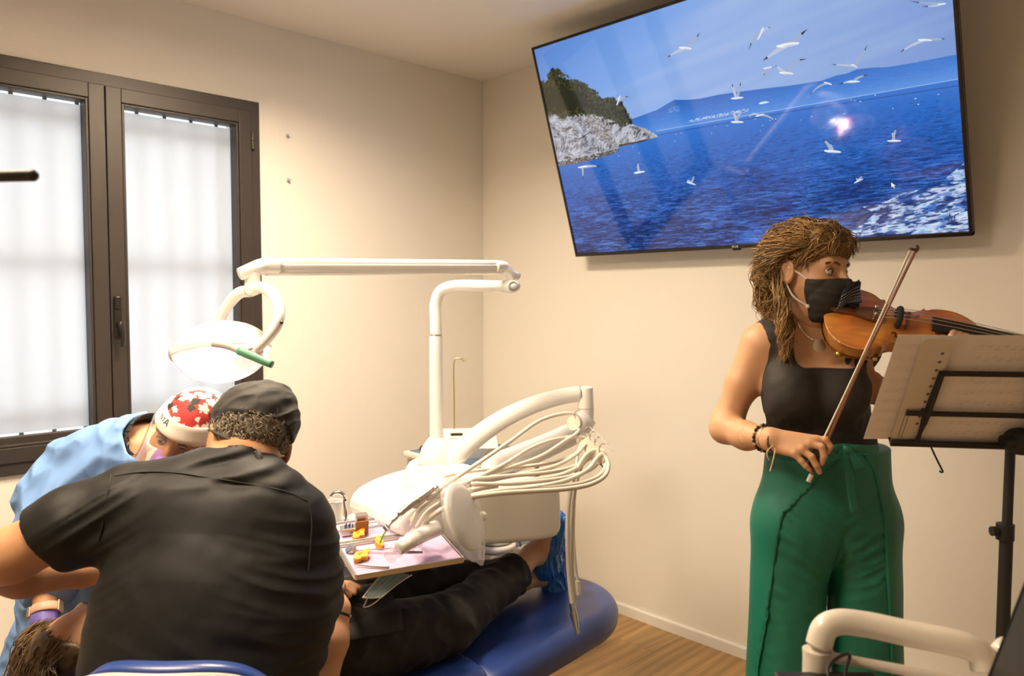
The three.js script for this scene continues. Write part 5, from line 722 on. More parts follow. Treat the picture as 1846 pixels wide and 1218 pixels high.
// ---------------------------------------------------------------- music stand with sheet music
{
  const s = thing('music_stand', 'black folding wire music stand in front of the violinist', 'music stand'), m = M.black;
  const D = 1.45, foot = at(1806, 1140, D); const px = foot.x, pz = foot.z;
  const hb = at(1822, 795, D), tilt = FACE.clone().multiplyScalar(1).normalize();
  const B0 = V3(hb.x, hb.y, hb.z);
  mesh('pole', merge([cyl(V3(px, .45, pz), V3(lin(px, B0.x, .55), 1.06, lin(pz, B0.z, .55)), .0115), cyl(V3(px, .18, pz), V3(px, .5, pz), .0135)]), m, s);
  mesh('upper_tube', cyl(V3(lin(px, B0.x, .5), 1.0, lin(pz, B0.z, .5)), B0.clone().add(V3(0, -.005, 0)), .0088), m, s);
  { const c = at(1812, 957, D); mesh('height_clamp', merge([cyl(c.clone().add(V3(0, -.016, 0)), c.clone().add(V3(0, .014, 0)), .0155), cyl(c, c.clone().addScaledVector(RIGHT, -.022), .005)]), m, s); mesh('clamp_screw', cyl(c.clone().addScaledVector(RIGHT, -.016), c.clone().addScaledVector(RIGHT, -.026), .009), m, s); }
  for (const a of [.4, 2.5, 4.6]) mesh('tripod_leg', merge([sweep([V3(px, .42, pz), V3(px + Math.cos(a) * .16, .24, pz + Math.sin(a) * .16), V3(px + Math.cos(a) * .27, .012, pz + Math.sin(a) * .27)], .006, { seg: 12, sides: 8 }), sweep([V3(px, .2, pz), V3(px + Math.cos(a) * .165, .235, pz + Math.sin(a) * .165)], .004, { seg: 6, sides: 6 })]), m, s);
  // desk plane: spanned by the lip and the rising bar; leans towards the photographer at the top
  const eU = RIGHT.clone().multiplyScalar(.985).addScaledVector(FACE, .17).normalize(), O = at(1606, 798, 1.47);
  const rise = V3(0, .72, 0).addScaledVector(FACE, .62).addScaledVector(RIGHT, -.125); rise.addScaledVector(eU, -rise.dot(eU) * .0).normalize();
  const dp = (u, h, o = 0) => O.clone().addScaledVector(eU, u).addScaledVector(rise, h).addScaledVector(eU.clone().cross(rise).normalize(), o);
  const bar = (a, b, w = .0065) => sweep([dp(...a, .0), dp(...b, .0)], w, { seg: 3, sides: 8, flat: .55, flatDir: rise });
  const Wd = .46;
  const rb = (a, b, name, w) => mesh(name, bar(a, b, w), m, s);
  rb([0, 0], [Wd, 0], 'desk_lip', .0085); mesh('lip_ledge', box(Wd, .003, .035).applyMatrix4(mat4(eU, rise, eU.clone().cross(rise), dp(Wd / 2, -.006, -.016))), m, s);
  rb([.045, .0], [.045, .195], 'desk_bar'); rb([Wd - .045, .0], [Wd - .045, .195], 'desk_bar'); rb([.045, .195], [Wd - .045, .195], 'desk_bar'); rb([.010, .088], [Wd - .01, .088], 'desk_bar');
  rb([.235, .02], [.185, .275], 'desk_strut', .0085); rb([.235, .02], [.29, .30], 'desk_strut', .0085); rb([.225, -.01], [.245, .12], 'desk_strut', .014);
  const hub = dp(.215, .028, .010); mesh('tilt_hub', merge([ball(.030, hub, 1, .85, .6), cyl(hub.clone().addScaledVector(RIGHT, -.034), hub.clone().addScaledVector(RIGHT, .03), .012)]), m, s); mesh('hub_link', cyl(hub, B0, .010), m, s);
  const hk = pathPts([[1676, 800, 1.48], [1686, 822, 1.49], [1698, 846, 1.50], [1700, 850, 1.50], [1696, 851, 1.50], [1694, 848, 1.50]]); mesh('page_holder_wire', sweep(hk, .0018, { seg: 30, sides: 6 }), m, s);
  // paper: rests on the desk, on the player's side
  const back = eU.clone().cross(rise).normalize(), off = back.dot(FACE) > 0 ? -1 : 1;
  const music = (seedN, bg) => canvas(512, 720, (c, w, h) => { let q = seedN; const R = () => ((q = (q * 16807) % 2147483647) / 2147483647); c.fillStyle = bg; c.fillRect(0, 0, w, h); c.strokeStyle = 'rgba(150,140,130,.25)'; for (let k = 0; k < 9; k++) { const y = 60 + k * 72; c.lineWidth = 1.2; for (let l = 0; l < 5; l++) { c.beginPath(); c.moveTo(40, y + l * 7); c.lineTo(472, y + l * 7); c.stroke(); } for (let n = 0; n < 26; n++) { const x = 60 + n * 16 + R() * 6, yy = y + R() * 28; c.fillStyle = 'rgba(130,120,110,.22)'; c.beginPath(); c.ellipse(x, yy, 4.4, 3.2, -.3, 0, 7); c.fill(); c.fillRect(x + 3, yy - 20, 1.3, 20); } } });
  const page = (label, u0, u1, h0, h1, o, skew, mat, curl) => { const t = thing('music_sheet', label, 'sheet music'); mesh('page', sheet((a, b) => dp(lin(u0, u1, a) + skew * b, lin(h0, h1, b), off * (o + curl * Math.sin(a * 2.6 + b))), 14, 16, .0006), mat, t); return t; };
  const pm = (t) => phys({ map: t, roughness: .8, transmission: .18, thickness: 0, side: THREE.DoubleSide });
  const blank = music(77, '#efe7df');
  page('open music page lit from behind the stand bars', .052, .44, -.004, .275, .010, .0, pm(blank), .003);
  page('narrow music page jutting out beside the violin bow', -.045, .058, -.010, .270, .016, .008, pm(music(31, '#f3eae2')), .002);
  const strip = canvas(128, 720, (c, w, h) => { c.fillStyle = '#e9dfcf'; c.fillRect(0, 0, w, h); c.fillStyle = 'rgba(60,52,46,.75)'; for (let k = 0; k < 10; k++) { c.beginPath(); c.ellipse(96, 90 + k * 54, 7, 9, .4, 0, 7); c.fill(); } c.strokeStyle = 'rgba(70,60,52,.8)'; c.lineWidth = 3; c.beginPath(); c.moveTo(30, 470); c.lineTo(30, 680); c.stroke(); c.beginPath(); c.moveTo(46, 520); c.lineTo(46, 690); c.stroke(); });
  page('folded cream music strip with marks along its spine', .000, .050, -.004, .272, .006, .0, pm(strip), .001);
}
// ---------------------------------------------------------------- white tubular trolley and what lies on it
{
  const c = thing('tube_trolley', 'white tubular trolley rail near the green trousers', 'trolley'), w = phys({ color: rgb(.70, .64, .55), roughness: .3, clearcoat: .4 });
  const d0 = 1.0, L = [[1472, 1300, d0], [1470, 1200, d0], [1475, 1165, d0], [1487, 1132, d0], [1510, 1121, 1.0], [1560, 1125, .995], [1640, 1142, .98], [1716, 1157, .965], [1748, 1166, .96], [1768, 1180, .957], [1776, 1205, .955], [1778, 1260, .955]];
  const tp = pathPts(L); const lb = V3(tp[0].x, .08, tp[0].z), re = tp.at(-1), rb = V3(re.x, .08, re.z);
  mesh('rail', sweep(tp.slice(2, -1), .0165, { seg: 80, sides: 22 }), w, c);
  mesh('upright', cyl(V3(tp[1].x, .08, tp[1].z), at(1473, 1172, d0), .0178, .0178, 24), w, c); mesh('upright', cyl(rb, at(1777, 1232, .955), .0165, .0165, 24), w, c);
  mesh('joint_collar', cyl(at(1473, 1176, d0), at(1473, 1170, d0), .0184), w, c);
  mesh('cross_rail', merge([cyl(at(1488, 1182, d0), at(1800, 1238, .952), .0065, .0065, 16), cyl(at(1488, 1182, d0), at(1500, 1184, d0), .009)]), w, c);
  const bk = FACE.clone().multiplyScalar(.36), y0 = .9; const P1 = V3(tp[1].x, y0, tp[1].z), P2 = V3(rb.x, y0, rb.z);
  // the rail of the far corner bends on towards the photographer
  mesh('rail', sweep([at(1800, 1168, .965), at(1822, 1182, .95), at(1850, 1200, .93), at(1900, 1232, .90)], .0165, { seg: 20, sides: 18 }), w, c);
  const sh = (y) => { const g = new THREE.BoxGeometry(P1.distanceTo(P2), .018, .40), x = P2.clone().sub(P1).normalize(), z = x.clone().cross(V3(0, 1, 0)); const ctr = P1.clone().lerp(P2, .5).addScaledVector(FACE, .20); ctr.y = y; return g.applyMatrix4(mat4(x, V3(0, 1, 0), z, ctr)); };
  const topY = at(1473, 1226, d0).y - .02; mesh('shelf', sh(topY), M.plastic, c); mesh('shelf', sh(.28), M.plastic, c);
  for (const p of [V3(tp[1].x, 0, tp[1].z), V3(rb.x, 0, rb.z)]) { mesh('upright', cyl(p.clone().addScaledVector(FACE, .39).setY(.08), p.clone().addScaledVector(FACE, .39).setY(topY), .0165), w, c); for (const k of [0, .39]) mesh('caster', cyl(p.clone().addScaledVector(FACE, k).setY(.04).addScaledVector(RIGHT, -.012), p.clone().addScaledVector(FACE, k).setY(.04).addScaledVector(RIGHT, .012), .04), M.black, c); }
  const bx = thing('control_box', 'black control box with a pale label on the trolley shelf', 'box'); const bc = at(1520, 1222, .93); bc.y = topY + .009;
  const fwd = FACE.clone(), bm = mat4(RIGHT, V3(0, 1, 0), FACE, bc); mesh('box_case', rbox(.13, .028, .12, .004, 0, .014, 0).applyMatrix4(bm), M.black, bx); mesh('box_label', box(.055, .001, .05, -.02, .0285, .01).applyMatrix4(bm), std({ color: rgb(.6, .58, .52) }), bx);
  const cb = thing('black_cable', 'thin black cable looping over the trolley cross rail', 'cable'); mesh('cable', sweep([bc.clone().add(V3(0, .012, 0)), at(1492, 1208, .96), at(1510, 1185, .975), at(1528, 1178, .98), at(1532, 1183, .985), at(1526, 1200, .98), at(1522, 1225, .97)], .0022, { seg: 40, sides: 8 }), M.black, cb);
  const lp = thing('laptop', 'open black laptop leaning over the white trolley rail', 'laptop'); // lid edge leans up to the right
  const b0 = at(1786, 1222, .80), b1 = at(1848, 1062, .80), rear = at(1980, 1150, .62); const e1 = b1.clone().sub(b0), e2 = rear.clone().sub(b0.clone().lerp(b1, .5)); e2.addScaledVector(e1.clone().normalize(), -e2.dot(e1.clone().normalize()));
  const ly = V3(b0.x, topY + .009, b0.z); const n1 = e1.clone().normalize(), n2 = e2.clone().normalize(), n3 = n1.clone().cross(n2);
  mesh('lid', rbox(.24, .008, .34, .003).applyMatrix4(mat4(n1, n3, n2, b0.clone().addScaledVector(n1, .062).addScaledVector(n2, .17))), phys({ color: rgb(.005, .005, .005), roughness: .8, specularIntensity: .15 }), lp);
  mesh('lid_screen', box(.21, .0006, .31).applyMatrix4(mat4(n1, n3, n2, b0.clone().addScaledVector(n1, .062).addScaledVector(n2, .17).addScaledVector(n3, -.0045))), phys({ color: rgb(.006, .007, .008), roughness: .3, specularIntensity: .2 }), lp);
}
// ---------------------------------------------------------------- blurred black boom reaching in from the side
{
  const b = thing('boom_stand', 'black boom arm tip reaching in before the window', 'boom stand'), tip = at(58, 316, .82), base = at(-520, 330, .9);
  mesh('boom_arm', sweep([base, at(-200, 322, .85), tip], .0065, { seg: 10, sides: 14 }), M.black, b); mesh('boom_tip', ball(.0066, tip), M.black, b);
  mesh('column', cyl(V3(base.x, .1, base.z), base.clone().add(V3(0, .03, 0)), .012), M.black, b);
  for (const a of [0, 2.1, 4.2]) mesh('tripod_leg', cyl(V3(base.x, .3, base.z), V3(base.x + Math.cos(a) * .25, .008, base.z + Math.sin(a) * .25), .008), M.black, b);
}
// ---------------------------------------------------------------- the dentist, seated with his back to us
{
  const he = thing('person', 'dentist in black scrubs and black cap bending over the patient, seen from behind', 'person'), J = at;
  const tint = skinTint(.50, .255, .125);
  const up = V3(0, .80, 0).addScaledVector(RIGHT, .24).addScaledVector(FACE, -.02), fr = frameOf(FACE.clone().multiplyScalar(-.70).addScaledVector(RIGHT, -.56).add(V3(0, -.42, 0)), up), HC = J(449, 798, 1.62);
  const hq = (s, u, f) => HC.clone().addScaledVector(fr.S, s).addScaledVector(fr.U, u).addScaledVector(fr.F, f);
  const head = headField(HC, fr, 1.0);
  const nk = J(422, 852, 1.54), neckF = uni(.03, cap(hq(0, -.045, -.035), nk, .056, .060), cap(nk, J(410, 900, 1.50), .062, .09));
  const bn = AHEAD.clone().setY(-.25).normalize();
  const chest = J(388, 1090, 1.445), waist = J(362, 1190, 1.41), hip = J(350, 1290, 1.38), hip2 = J(360, 1360, 1.40);
  const shL = J(238, 916, 1.49), shR = J(514, 950, 1.50);
  const trunk = uni(.06, capF(J(402, 1005, 1.475), chest, .162, .186, bn, .62), capF(chest, waist, .186, .176, bn, .62), capF(waist, hip, .176, .18, bn, .66), cap(shL, J(330, 914, 1.48), .062, .066), cap(shR, J(470, 918, 1.49), .062, .07), cap(nk, shL, .040, .052), cap(nk, shR, .040, .052));
  const aL = [shL, J(130, 945, 1.46), J(20, 1000, 1.44), J(-35, 1015, 1.45), J(40, 1035, 1.52), J(150, 1028, 1.64), J(190, 1024, 1.69)], aR = [shR, J(546, 1010, 1.49), J(561, 1080, 1.50), J(556, 1108, 1.53), J(505, 1100, 1.64), J(430, 1075, 1.73)];
  const armL = uni(.02, ...chain(aL, [.058, .055, .05, .046, .043, .033, .028])), armR = uni(.02, ...chain(aR, [.056, .05, .045, .043, .037, .028]));
  const hand = (w, dir, s) => { const d = dir.clone().normalize(), n = V3(0, 1, 0), l = d.clone().cross(n).normalize().multiplyScalar(s), q = (a, b, c) => w.clone().addScaledVector(d, a).addScaledVector(l, b).addScaledVector(n, c), f = []; const len = [.068, .078, .073, .058]; for (let i = 0; i < 4; i++) { const b = (i - 1.5) * .019; f.push(...chain([q(.085, b, 0), q(.085 + len[i] * .5, b, -.006), q(.085 + len[i] * .8, b, -.022), q(.085 + len[i] * .92, b, -.036)], [.0098, .0092, .0086, .0075])); } return uni(.006, ...[-1.5, -.5, .5, 1.5].map((k) => cap(w, q(.085, k * .019, 0), .022, .0125)), ...f, ...chain([q(.02, -.025, -.005), q(.055, -.045, -.02), q(.085, -.045, -.03)], [.015, .0115, .009])); };
  const hL = J(190, 1024, 1.69), hR = J(430, 1075, 1.73), hdL = J(260, 1060, 1.74).sub(hL), hdR = J(330, 1090, 1.74).sub(hR);
  const handL = hand(hL, hdL, 1), handR = hand(hR, hdR, -1);
  const kneeL = V3(1.84, .50, 2.76), kneeR = V3(1.86, .50, 1.98), ank = (k) => V3(k.x, .08, k.z).addScaledVector(FACE, .05);
  const legs = uni(.03, cap(hip2.clone().add(V3(0, -.06, .06)), kneeL, .085, .062), cap(hip2.clone().add(V3(0, -.06, -.06)), kneeR, .085, .062), cap(kneeL, ank(kneeL), .058, .042), cap(kneeR, ank(kneeR), .058, .042), cap(ank(kneeL).setY(.045), ank(kneeL).setY(.035).addScaledVector(FACE, -.17), .045, .035), cap(ank(kneeR).setY(.045), ank(kneeR).setY(.035).addScaledVector(FACE, -.17), .045, .035));
  const slim = (x, y, z) => trunk(x, y, z) + .014, body = uni(.03, slim, neckF, armL, armR, legs, cap(hip, hip2, .15, .15));
  const all = bounds([J(-60, 980, 1.35), J(640, 840, 1.4), J(640, 840, 1.85), J(-60, 980, 1.8), ank(kneeL).setY(0).addScaledVector(FACE, -.25), ank(kneeR).setY(0), kneeL, kneeR, J(360, 1400, 1.2)], .10);
  mesh('body', bodyGeo([net(body, ...all, .011, tint), net(uni(.02, head, neckF), ...bounds8(hq, [-0.09, -0.13, -0.11], [0.09, 0.12, 0.12], [nk], .04), .004, tint), net(handL, ...bounds([hL, hL.clone().addScaledVector(hdL.clone().normalize(), .18)], .06), .0035, tint), net(handR, ...bounds([hR, hR.clone().addScaledVector(hdR.clone().normalize(), .18)], .06), .0035, tint)]), skinMat, he);
  // scrub top: over the trunk with short sleeves
  const d1 = RIGHT, c0 = J(390, 1000, 1.45);
  const folds = (x, y, z) => { const u = (x - c0.x) * d1.x + (z - c0.z) * d1.z, v = y - c0.y; // drag lines from the armpits and slack across the waist
    const r = Math.exp(-Math.pow((u - .19) / .09, 2)) * Math.exp(-Math.pow((v + .02) / .16, 2)), l = Math.exp(-Math.pow((u + .20) / .08, 2)) * Math.exp(-Math.pow((v - .06) / .10, 2)), low = Math.exp(-Math.pow((v + .20) / .16, 2)) * (.4 + .6 * Math.max(0, u * 4)), nkf = Math.exp(-Math.pow((v - .165) / .03, 2)) * Math.exp(-Math.pow((u - .03) / .10, 2));
    const f1 = 1 - 2.2 * Math.abs(noise(u * 7 + v * 9, v * 30 + u * 8, 1)), f2 = 1 - 2.2 * Math.abs(noise(u * 6 - v * 8, v * 26 - u * 16, 4)), f3 = 1 - 2 * Math.abs(noise(u * 5, v * 20 + Math.sin(u * 9) * .8, 7));
    return .0085 * r * f1 + .0075 * l * f2 + .0065 * low * f3 + .006 * nkf * Math.sin(v * 140 - u * 30) + .0028 * noise(u * 9, v * 9, 9) + .0014 * noise(u * 26, v * 26, 3); };
  const yoke = (x, y, z) => { const u = (x - c0.x) * d1.x + (z - c0.z) * d1.z, v = y - c0.y; return -.0032 * Math.exp(-Math.pow((v - (.145 - .35 * u * u - .10 * u)) / .007, 2)); };
  const slL = uni(.03, ...chain([shL, J(135, 946, 1.46), J(60, 982, 1.448)], [.070, .071, .069])), slR = uni(.03, ...chain([shR, J(545, 1012, 1.49), J(560, 1084, 1.50)], [.067, .061, .055]));
  const eL = J(97, 988, 1.452), nLv = J(20, 1035, 1.44).sub(J(150, 945, 1.462)).normalize(), eR = J(562, 1086, 1.50), nRv = J(582, 1130, 1.51).sub(J(562, 1010, 1.49)).normalize();
  const cutL = (x, y, z) => (x - eL.x) * nLv.x + (y - eL.y) * nLv.y + (z - eL.z) * nLv.z, cutR = (x, y, z) => (x - eR.x) * nRv.x + (y - eR.y) * nRv.y + (z - eR.z) * nRv.z;
  const holeL = cap(J(140, 945, 1.455), J(20, 1005, 1.442), .060), holeR = cap(J(568, 1020, 1.49), J(578, 1130, 1.51), .051);
  const nkHole = cap(J(424, 838, 1.545), J(436, 770, 1.60), .066, .074);
  const shirt = (x, y, z) => { let d = trunk(x, y, z) - .012; const a = smax(Math.max(slL(x, y, z)), cutL(x, y, z), .006), b = smax(slR(x, y, z), cutR(x, y, z), .006); d = smin(smin(d, a, .035), b, .03); d -= folds(x, y, z) + yoke(x, y, z); return smax(d, -nkHole(x, y, z), .006); };
  const scrub = phys({ color: rgb(.0055, .0048, .0042), roughness: .6, specularIntensity: .7, sheen: .10, sheenRoughness: .5, sheenColor: rgb(.5, .44, .36) });
  mesh('scrub_top', net(shirt, ...bounds([J(45, 1040, 1.35), J(45, 900, 1.6), J(625, 840, 1.35), J(625, 1100, 1.65), J(360, 1330, 1.25), J(360, 1330, 1.5), J(430, 810, 1.55)], .06), .0055), scrub, he, 'black short-sleeved scrub top with a yoke seam');
  const seam = (list, name) => { const pts = list.map(([px, py]) => { const o = CAM.clone(), d = at(px, py, 1).sub(CAM).normalize(); let t = 1.05; for (let k = 0; k < 60; k++) { const p = o.clone().addScaledVector(d, t), v = shirt(p.x, p.y, p.z); if (v < .0006) break; t += Math.max(.001, v * .7); } return o.addScaledVector(d, t + .0004); }); mesh(name, sweep(pts, .0017, { seg: 60, sides: 6 }), std({ color: rgb(.004, .0035, .003), roughness: .7 }), he); };
  seam([[205, 858], [240, 852], [275, 850], [320, 852], [366, 859], [412, 866], [458, 874], [500, 882], [527, 890], [556, 904]], 'yoke_seam'); seam([[200, 856], [196, 880], [192, 910], [186, 940], [178, 975]], 'sleeve_seam'); seam([[556, 905], [562, 940], [560, 980], [556, 1030]], 'sleeve_seam');
  mesh('collar', (() => { const p = []; for (let i = 0; i <= 20; i++) { const a = lin(-.15, 3.3, i / 20); p.push(J(424, 836, 1.54).addScaledVector(RIGHT, Math.cos(a) * .070).addScaledVector(FACE, Math.sin(a) * .064).add(V3(0, .004 - Math.sin(a) * .012, 0))); } return sweep(p, .010, { seg: 50, sides: 12, flat: .5, flatDir: V3(0, 1, 0) }); })(), scrub, he);
  mesh('trousers', net((x, y, z) => smax(uni(.05, legs, cap(hip, hip2, .16, .16), cap(hip2.clone().add(V3(0, -.04, .05)), hip2.clone().add(V3(0, -.04, -.05)), .11))(x, y, z) - .014, Math.max(.09 - y, y - (hip.y + .02)), .006), ...all, .012), scrub, he);
  // cap and hair
  const hE = (s, u, f, a, b, c) => ell(hq(s, u, f), a, b, c, fr.S, fr.U, fr.F), skull = hE(0, .03, -.012, .079, .086, .098);
  const loc = (x, y, z) => [(x - HC.x) * fr.S.x + (y - HC.y) * fr.S.y + (z - HC.z) * fr.S.z, (x - HC.x) * fr.U.x + (y - HC.y) * fr.U.y + (z - HC.z) * fr.U.z, (x - HC.x) * fr.F.x + (y - HC.y) * fr.F.y + (z - HC.z) * fr.F.z];
  const hairF = (x, y, z) => { const [s, u, f] = loc(x, y, z); return smax(skull(x, y, z) - .003 - .002 * noise(x * 55, y * 60, z * 55) - .0015 * noise(x * 140, y * 140, z * 140), Math.max(-.052 - u + Math.max(0, .02 - Math.abs(s)) * .6, f - .03), .008); };
  mesh('hair', net(hairF, ...bounds8(hq, [-0.1, -0.1, -0.12], [0.1, 0.13, 0.1], [], .02), .0034, (x, y, z) => { const n = .5 + .6 * noise(x * 70, y * 50, z * 70) + .5 * noise(x * 170, y * 120, z * 170), u = loc(x, y, z)[1]; const k = Math.max(0, Math.min(1, n)) * (u < -.035 ? .35 : 1); return [lin(.04, .30, k), lin(.032, .245, k), lin(.022, .175, k)]; }), hairMat, he, 'short curly grey hair under the cap');
  { const ls = [], hc0 = hq(0, .03, -.012), find = (dir) => { let t = .05; for (let k = 0; k < 30; k++) { const p = hc0.clone().addScaledVector(dir, t), d = hairF(p.x, p.y, p.z); if (d > -.0004) return p; t += Math.max(.0015, -d * .8); } return null; };
    for (let i = 0; i < 1100; i++) { const dir = fr.F.clone().multiplyScalar(rr(-1, .1)).addScaledVector(fr.U, rr(-.8, .25)).addScaledVector(fr.S, rr(-1, 1)).normalize(), fl = V3(0, -1, 0).addScaledVector(fr.S, rr(-.6, .6)), sd = dir.clone().cross(fl).normalize(), pts = [], ph = rr(0, 6.28), n = Math.pow(rnd(), .8); for (let k = 0; k < 6; k++) { const q = dir.clone().addScaledVector(fl, k * .035).addScaledVector(sd, .035 * Math.sin(ph + k * 1.6)).normalize(), p = find(q); if (!p) break; pts.push(p.addScaledVector(q, .001 + .002 * Math.sin(k))); } if (pts.length > 4) ls.push({ pts, r: rr(.0006, .0011), col: [lin(.05, .46, n), lin(.04, .39, n), lin(.03, .29, n)], seg: 8, sides: 4 }); }
    mesh('hair_curls', locks(ls), hairMat, he, 'short grey curls'); }
  const capShape = uni(.03, hE(0, .042, -.014, .085, .082, .101), hE(-.028, .088, -.038, .040, .034, .042), hE(-.044, .03, -.06, .030, .05, .038));
  const capF2 = (x, y, z) => { const [s, u, f] = loc(x, y, z); const edge = .012 + .10 * Math.max(0, s) - .55 * Math.max(0, -s - .03) - .06 * f; const g = .0035 * (1 - 2.2 * Math.abs(noise(s * 16 + 2, u * 34 + s * 14, f * 20))) + .002 * noise(x * 40, y * 40, z * 40); return smax(capShape(x, y, z) - g, edge - u, .006); };
  mesh('surgical_cap', net(capF2, ...bounds8(hq, [-0.13, -0.09, -0.15], [0.13, 0.17, 0.13], [], .02), .0036), phys({ color: rgb(.022, .020, .017), roughness: .7, sheen: .3, sheenColor: rgb(.5, .46, .4) }), he, 'black cloth surgical cap');
  const strap = std({ color: rgb(.05, .048, .04), roughness: .7 }), onHead = (s, u, f, r = .004) => { const p = hq(s, u, f), c = hq(0, .03, -.012); let d = skull(p.x, p.y, p.z); const n = p.clone().sub(c).normalize(); return p.addScaledVector(n, -d + r + .003); };
  mesh('cap_tie', sweep([onHead(.08, .012, -.01), onHead(.07, -.01, -.05), onHead(.045, -.04, -.085), onHead(.01, -.055, -.095), J(462, 816, 1.50)], .0035, { seg: 40, sides: 8, flat: 1.6 }), strap, he);
  mesh('cap_tie', sweep([J(464, 812, 1.50), J(468, 828, 1.49), J(472, 843, 1.475), J(476, 856, 1.46)], (t) => .008 + .004 * Math.sin(t * 7), { seg: 20, sides: 10, flat: .5 }), strap, he);
  mesh('mask_strap', sweep([onHead(-.082, -.02, .0), onHead(-.07, -.035, -.04), onHead(-.045, -.05, -.075), J(470, 828, 1.50)], .0024, { seg: 24, sides: 6 }), std({ color: rgb(.6, .55, .42), roughness: .6 }), he, 'pale elastic mask strap');
  mesh('mask', net((x, y, z) => { const [s, u, f] = loc(x, y, z); return smax(Math.min(head(x, y, z) - .006, hE(0, -.05, .07, .06, .055, .05)(x, y, z)), Math.max(u - (-.005), -.12 - u, .02 - f), .004); }, ...bounds8(hq, [-0.08, -0.13, 0.0], [0.08, 0.0, 0.13], [], .02), .005), std({ color: rgb(.03, .03, .035), roughness: .8 }), he);
}
// ---------------------------------------------------------------- the dentist's stool
{
  const s = thing('operator_stool', 'blue and cream stool backrest rim behind the dentist', 'stool'), c = at(362, 1470, 1.36); c.y = .5;
  mesh('seat', lathe([[0, -.05], [.16, -.05], [.195, -.03], [.2, -.005], [.185, .018], [.12, .028], [0, .026]], 44).translate(c.x, c.y - .04, c.z), M.blue, s);
  mesh('gas_column', cyl(V3(c.x, .12, c.z), V3(c.x, c.y - .08, c.z), .028), M.chrome, s);
  for (let i = 0; i < 5; i++) { const a = i * 1.2566 + .3, e = V3(c.x + Math.cos(a) * .27, .085, c.z + Math.sin(a) * .27); const l = mesh('base_leg', sweep([V3(c.x, .13, c.z), e], (t) => .024 - .008 * t, { seg: 6, sides: 10, flat: .7 }), M.chrome, s); mesh('caster', cyl(e.clone().add(V3(-.012, -.05, 0)), e.clone().add(V3(.012, -.05, 0)), .032), M.black, l); }
  // backrest: a cushion curved round the sitter, blue towards him, cream shell towards us
  const bc = at(296, 1300, 1.12), top = at(296, 1197, 1.12).y, w = .40;
  const arc = (r, y0, y1, th, bulge) => { const g = []; const n = 30, m = 14, f = (u, v) => { const a = (u - .5) * 1.35, k = Math.sqrt(Math.max(0, 1 - Math.pow(Math.abs(u - .5) * 2, 3.2))), yc = (y0 + y1) / 2, hh = (y1 - y0) / 2 * k; return bc.clone().addScaledVector(RIGHT, Math.sin(a) * r).addScaledVector(FACE, -(r - Math.cos(a) * r) - bulge * Math.cos((v - .5) * Math.PI)).setY(lin(yc - hh, yc + hh, v)); }; return sheet(f, n, m, th); };
  mesh('backrest_shell', arc(.27, top - .24, top - .001, .012, -.026), std({ color: rgb(.70, .66, .58), roughness: .4 }), s, 'cream plastic back shell').geometry.translate(FACE.x * .017, -.003, FACE.z * .017);
  const bcush = arc(.25, top - .23, top, .022, .012); mesh('backrest_cushion', bcush, M.blue, s, 'blue backrest cushion');
  mesh('back_stem', sweep([bc.clone().setY(top - .16).addScaledVector(FACE, .01), bc.clone().setY(.55).addScaledVector(FACE, .02), V3(c.x, c.y - .06, c.z).addScaledVector(FACE, .12), V3(c.x, c.y - .085, c.z)], .013, { seg: 30, sides: 10 }), M.chrome, s);
}
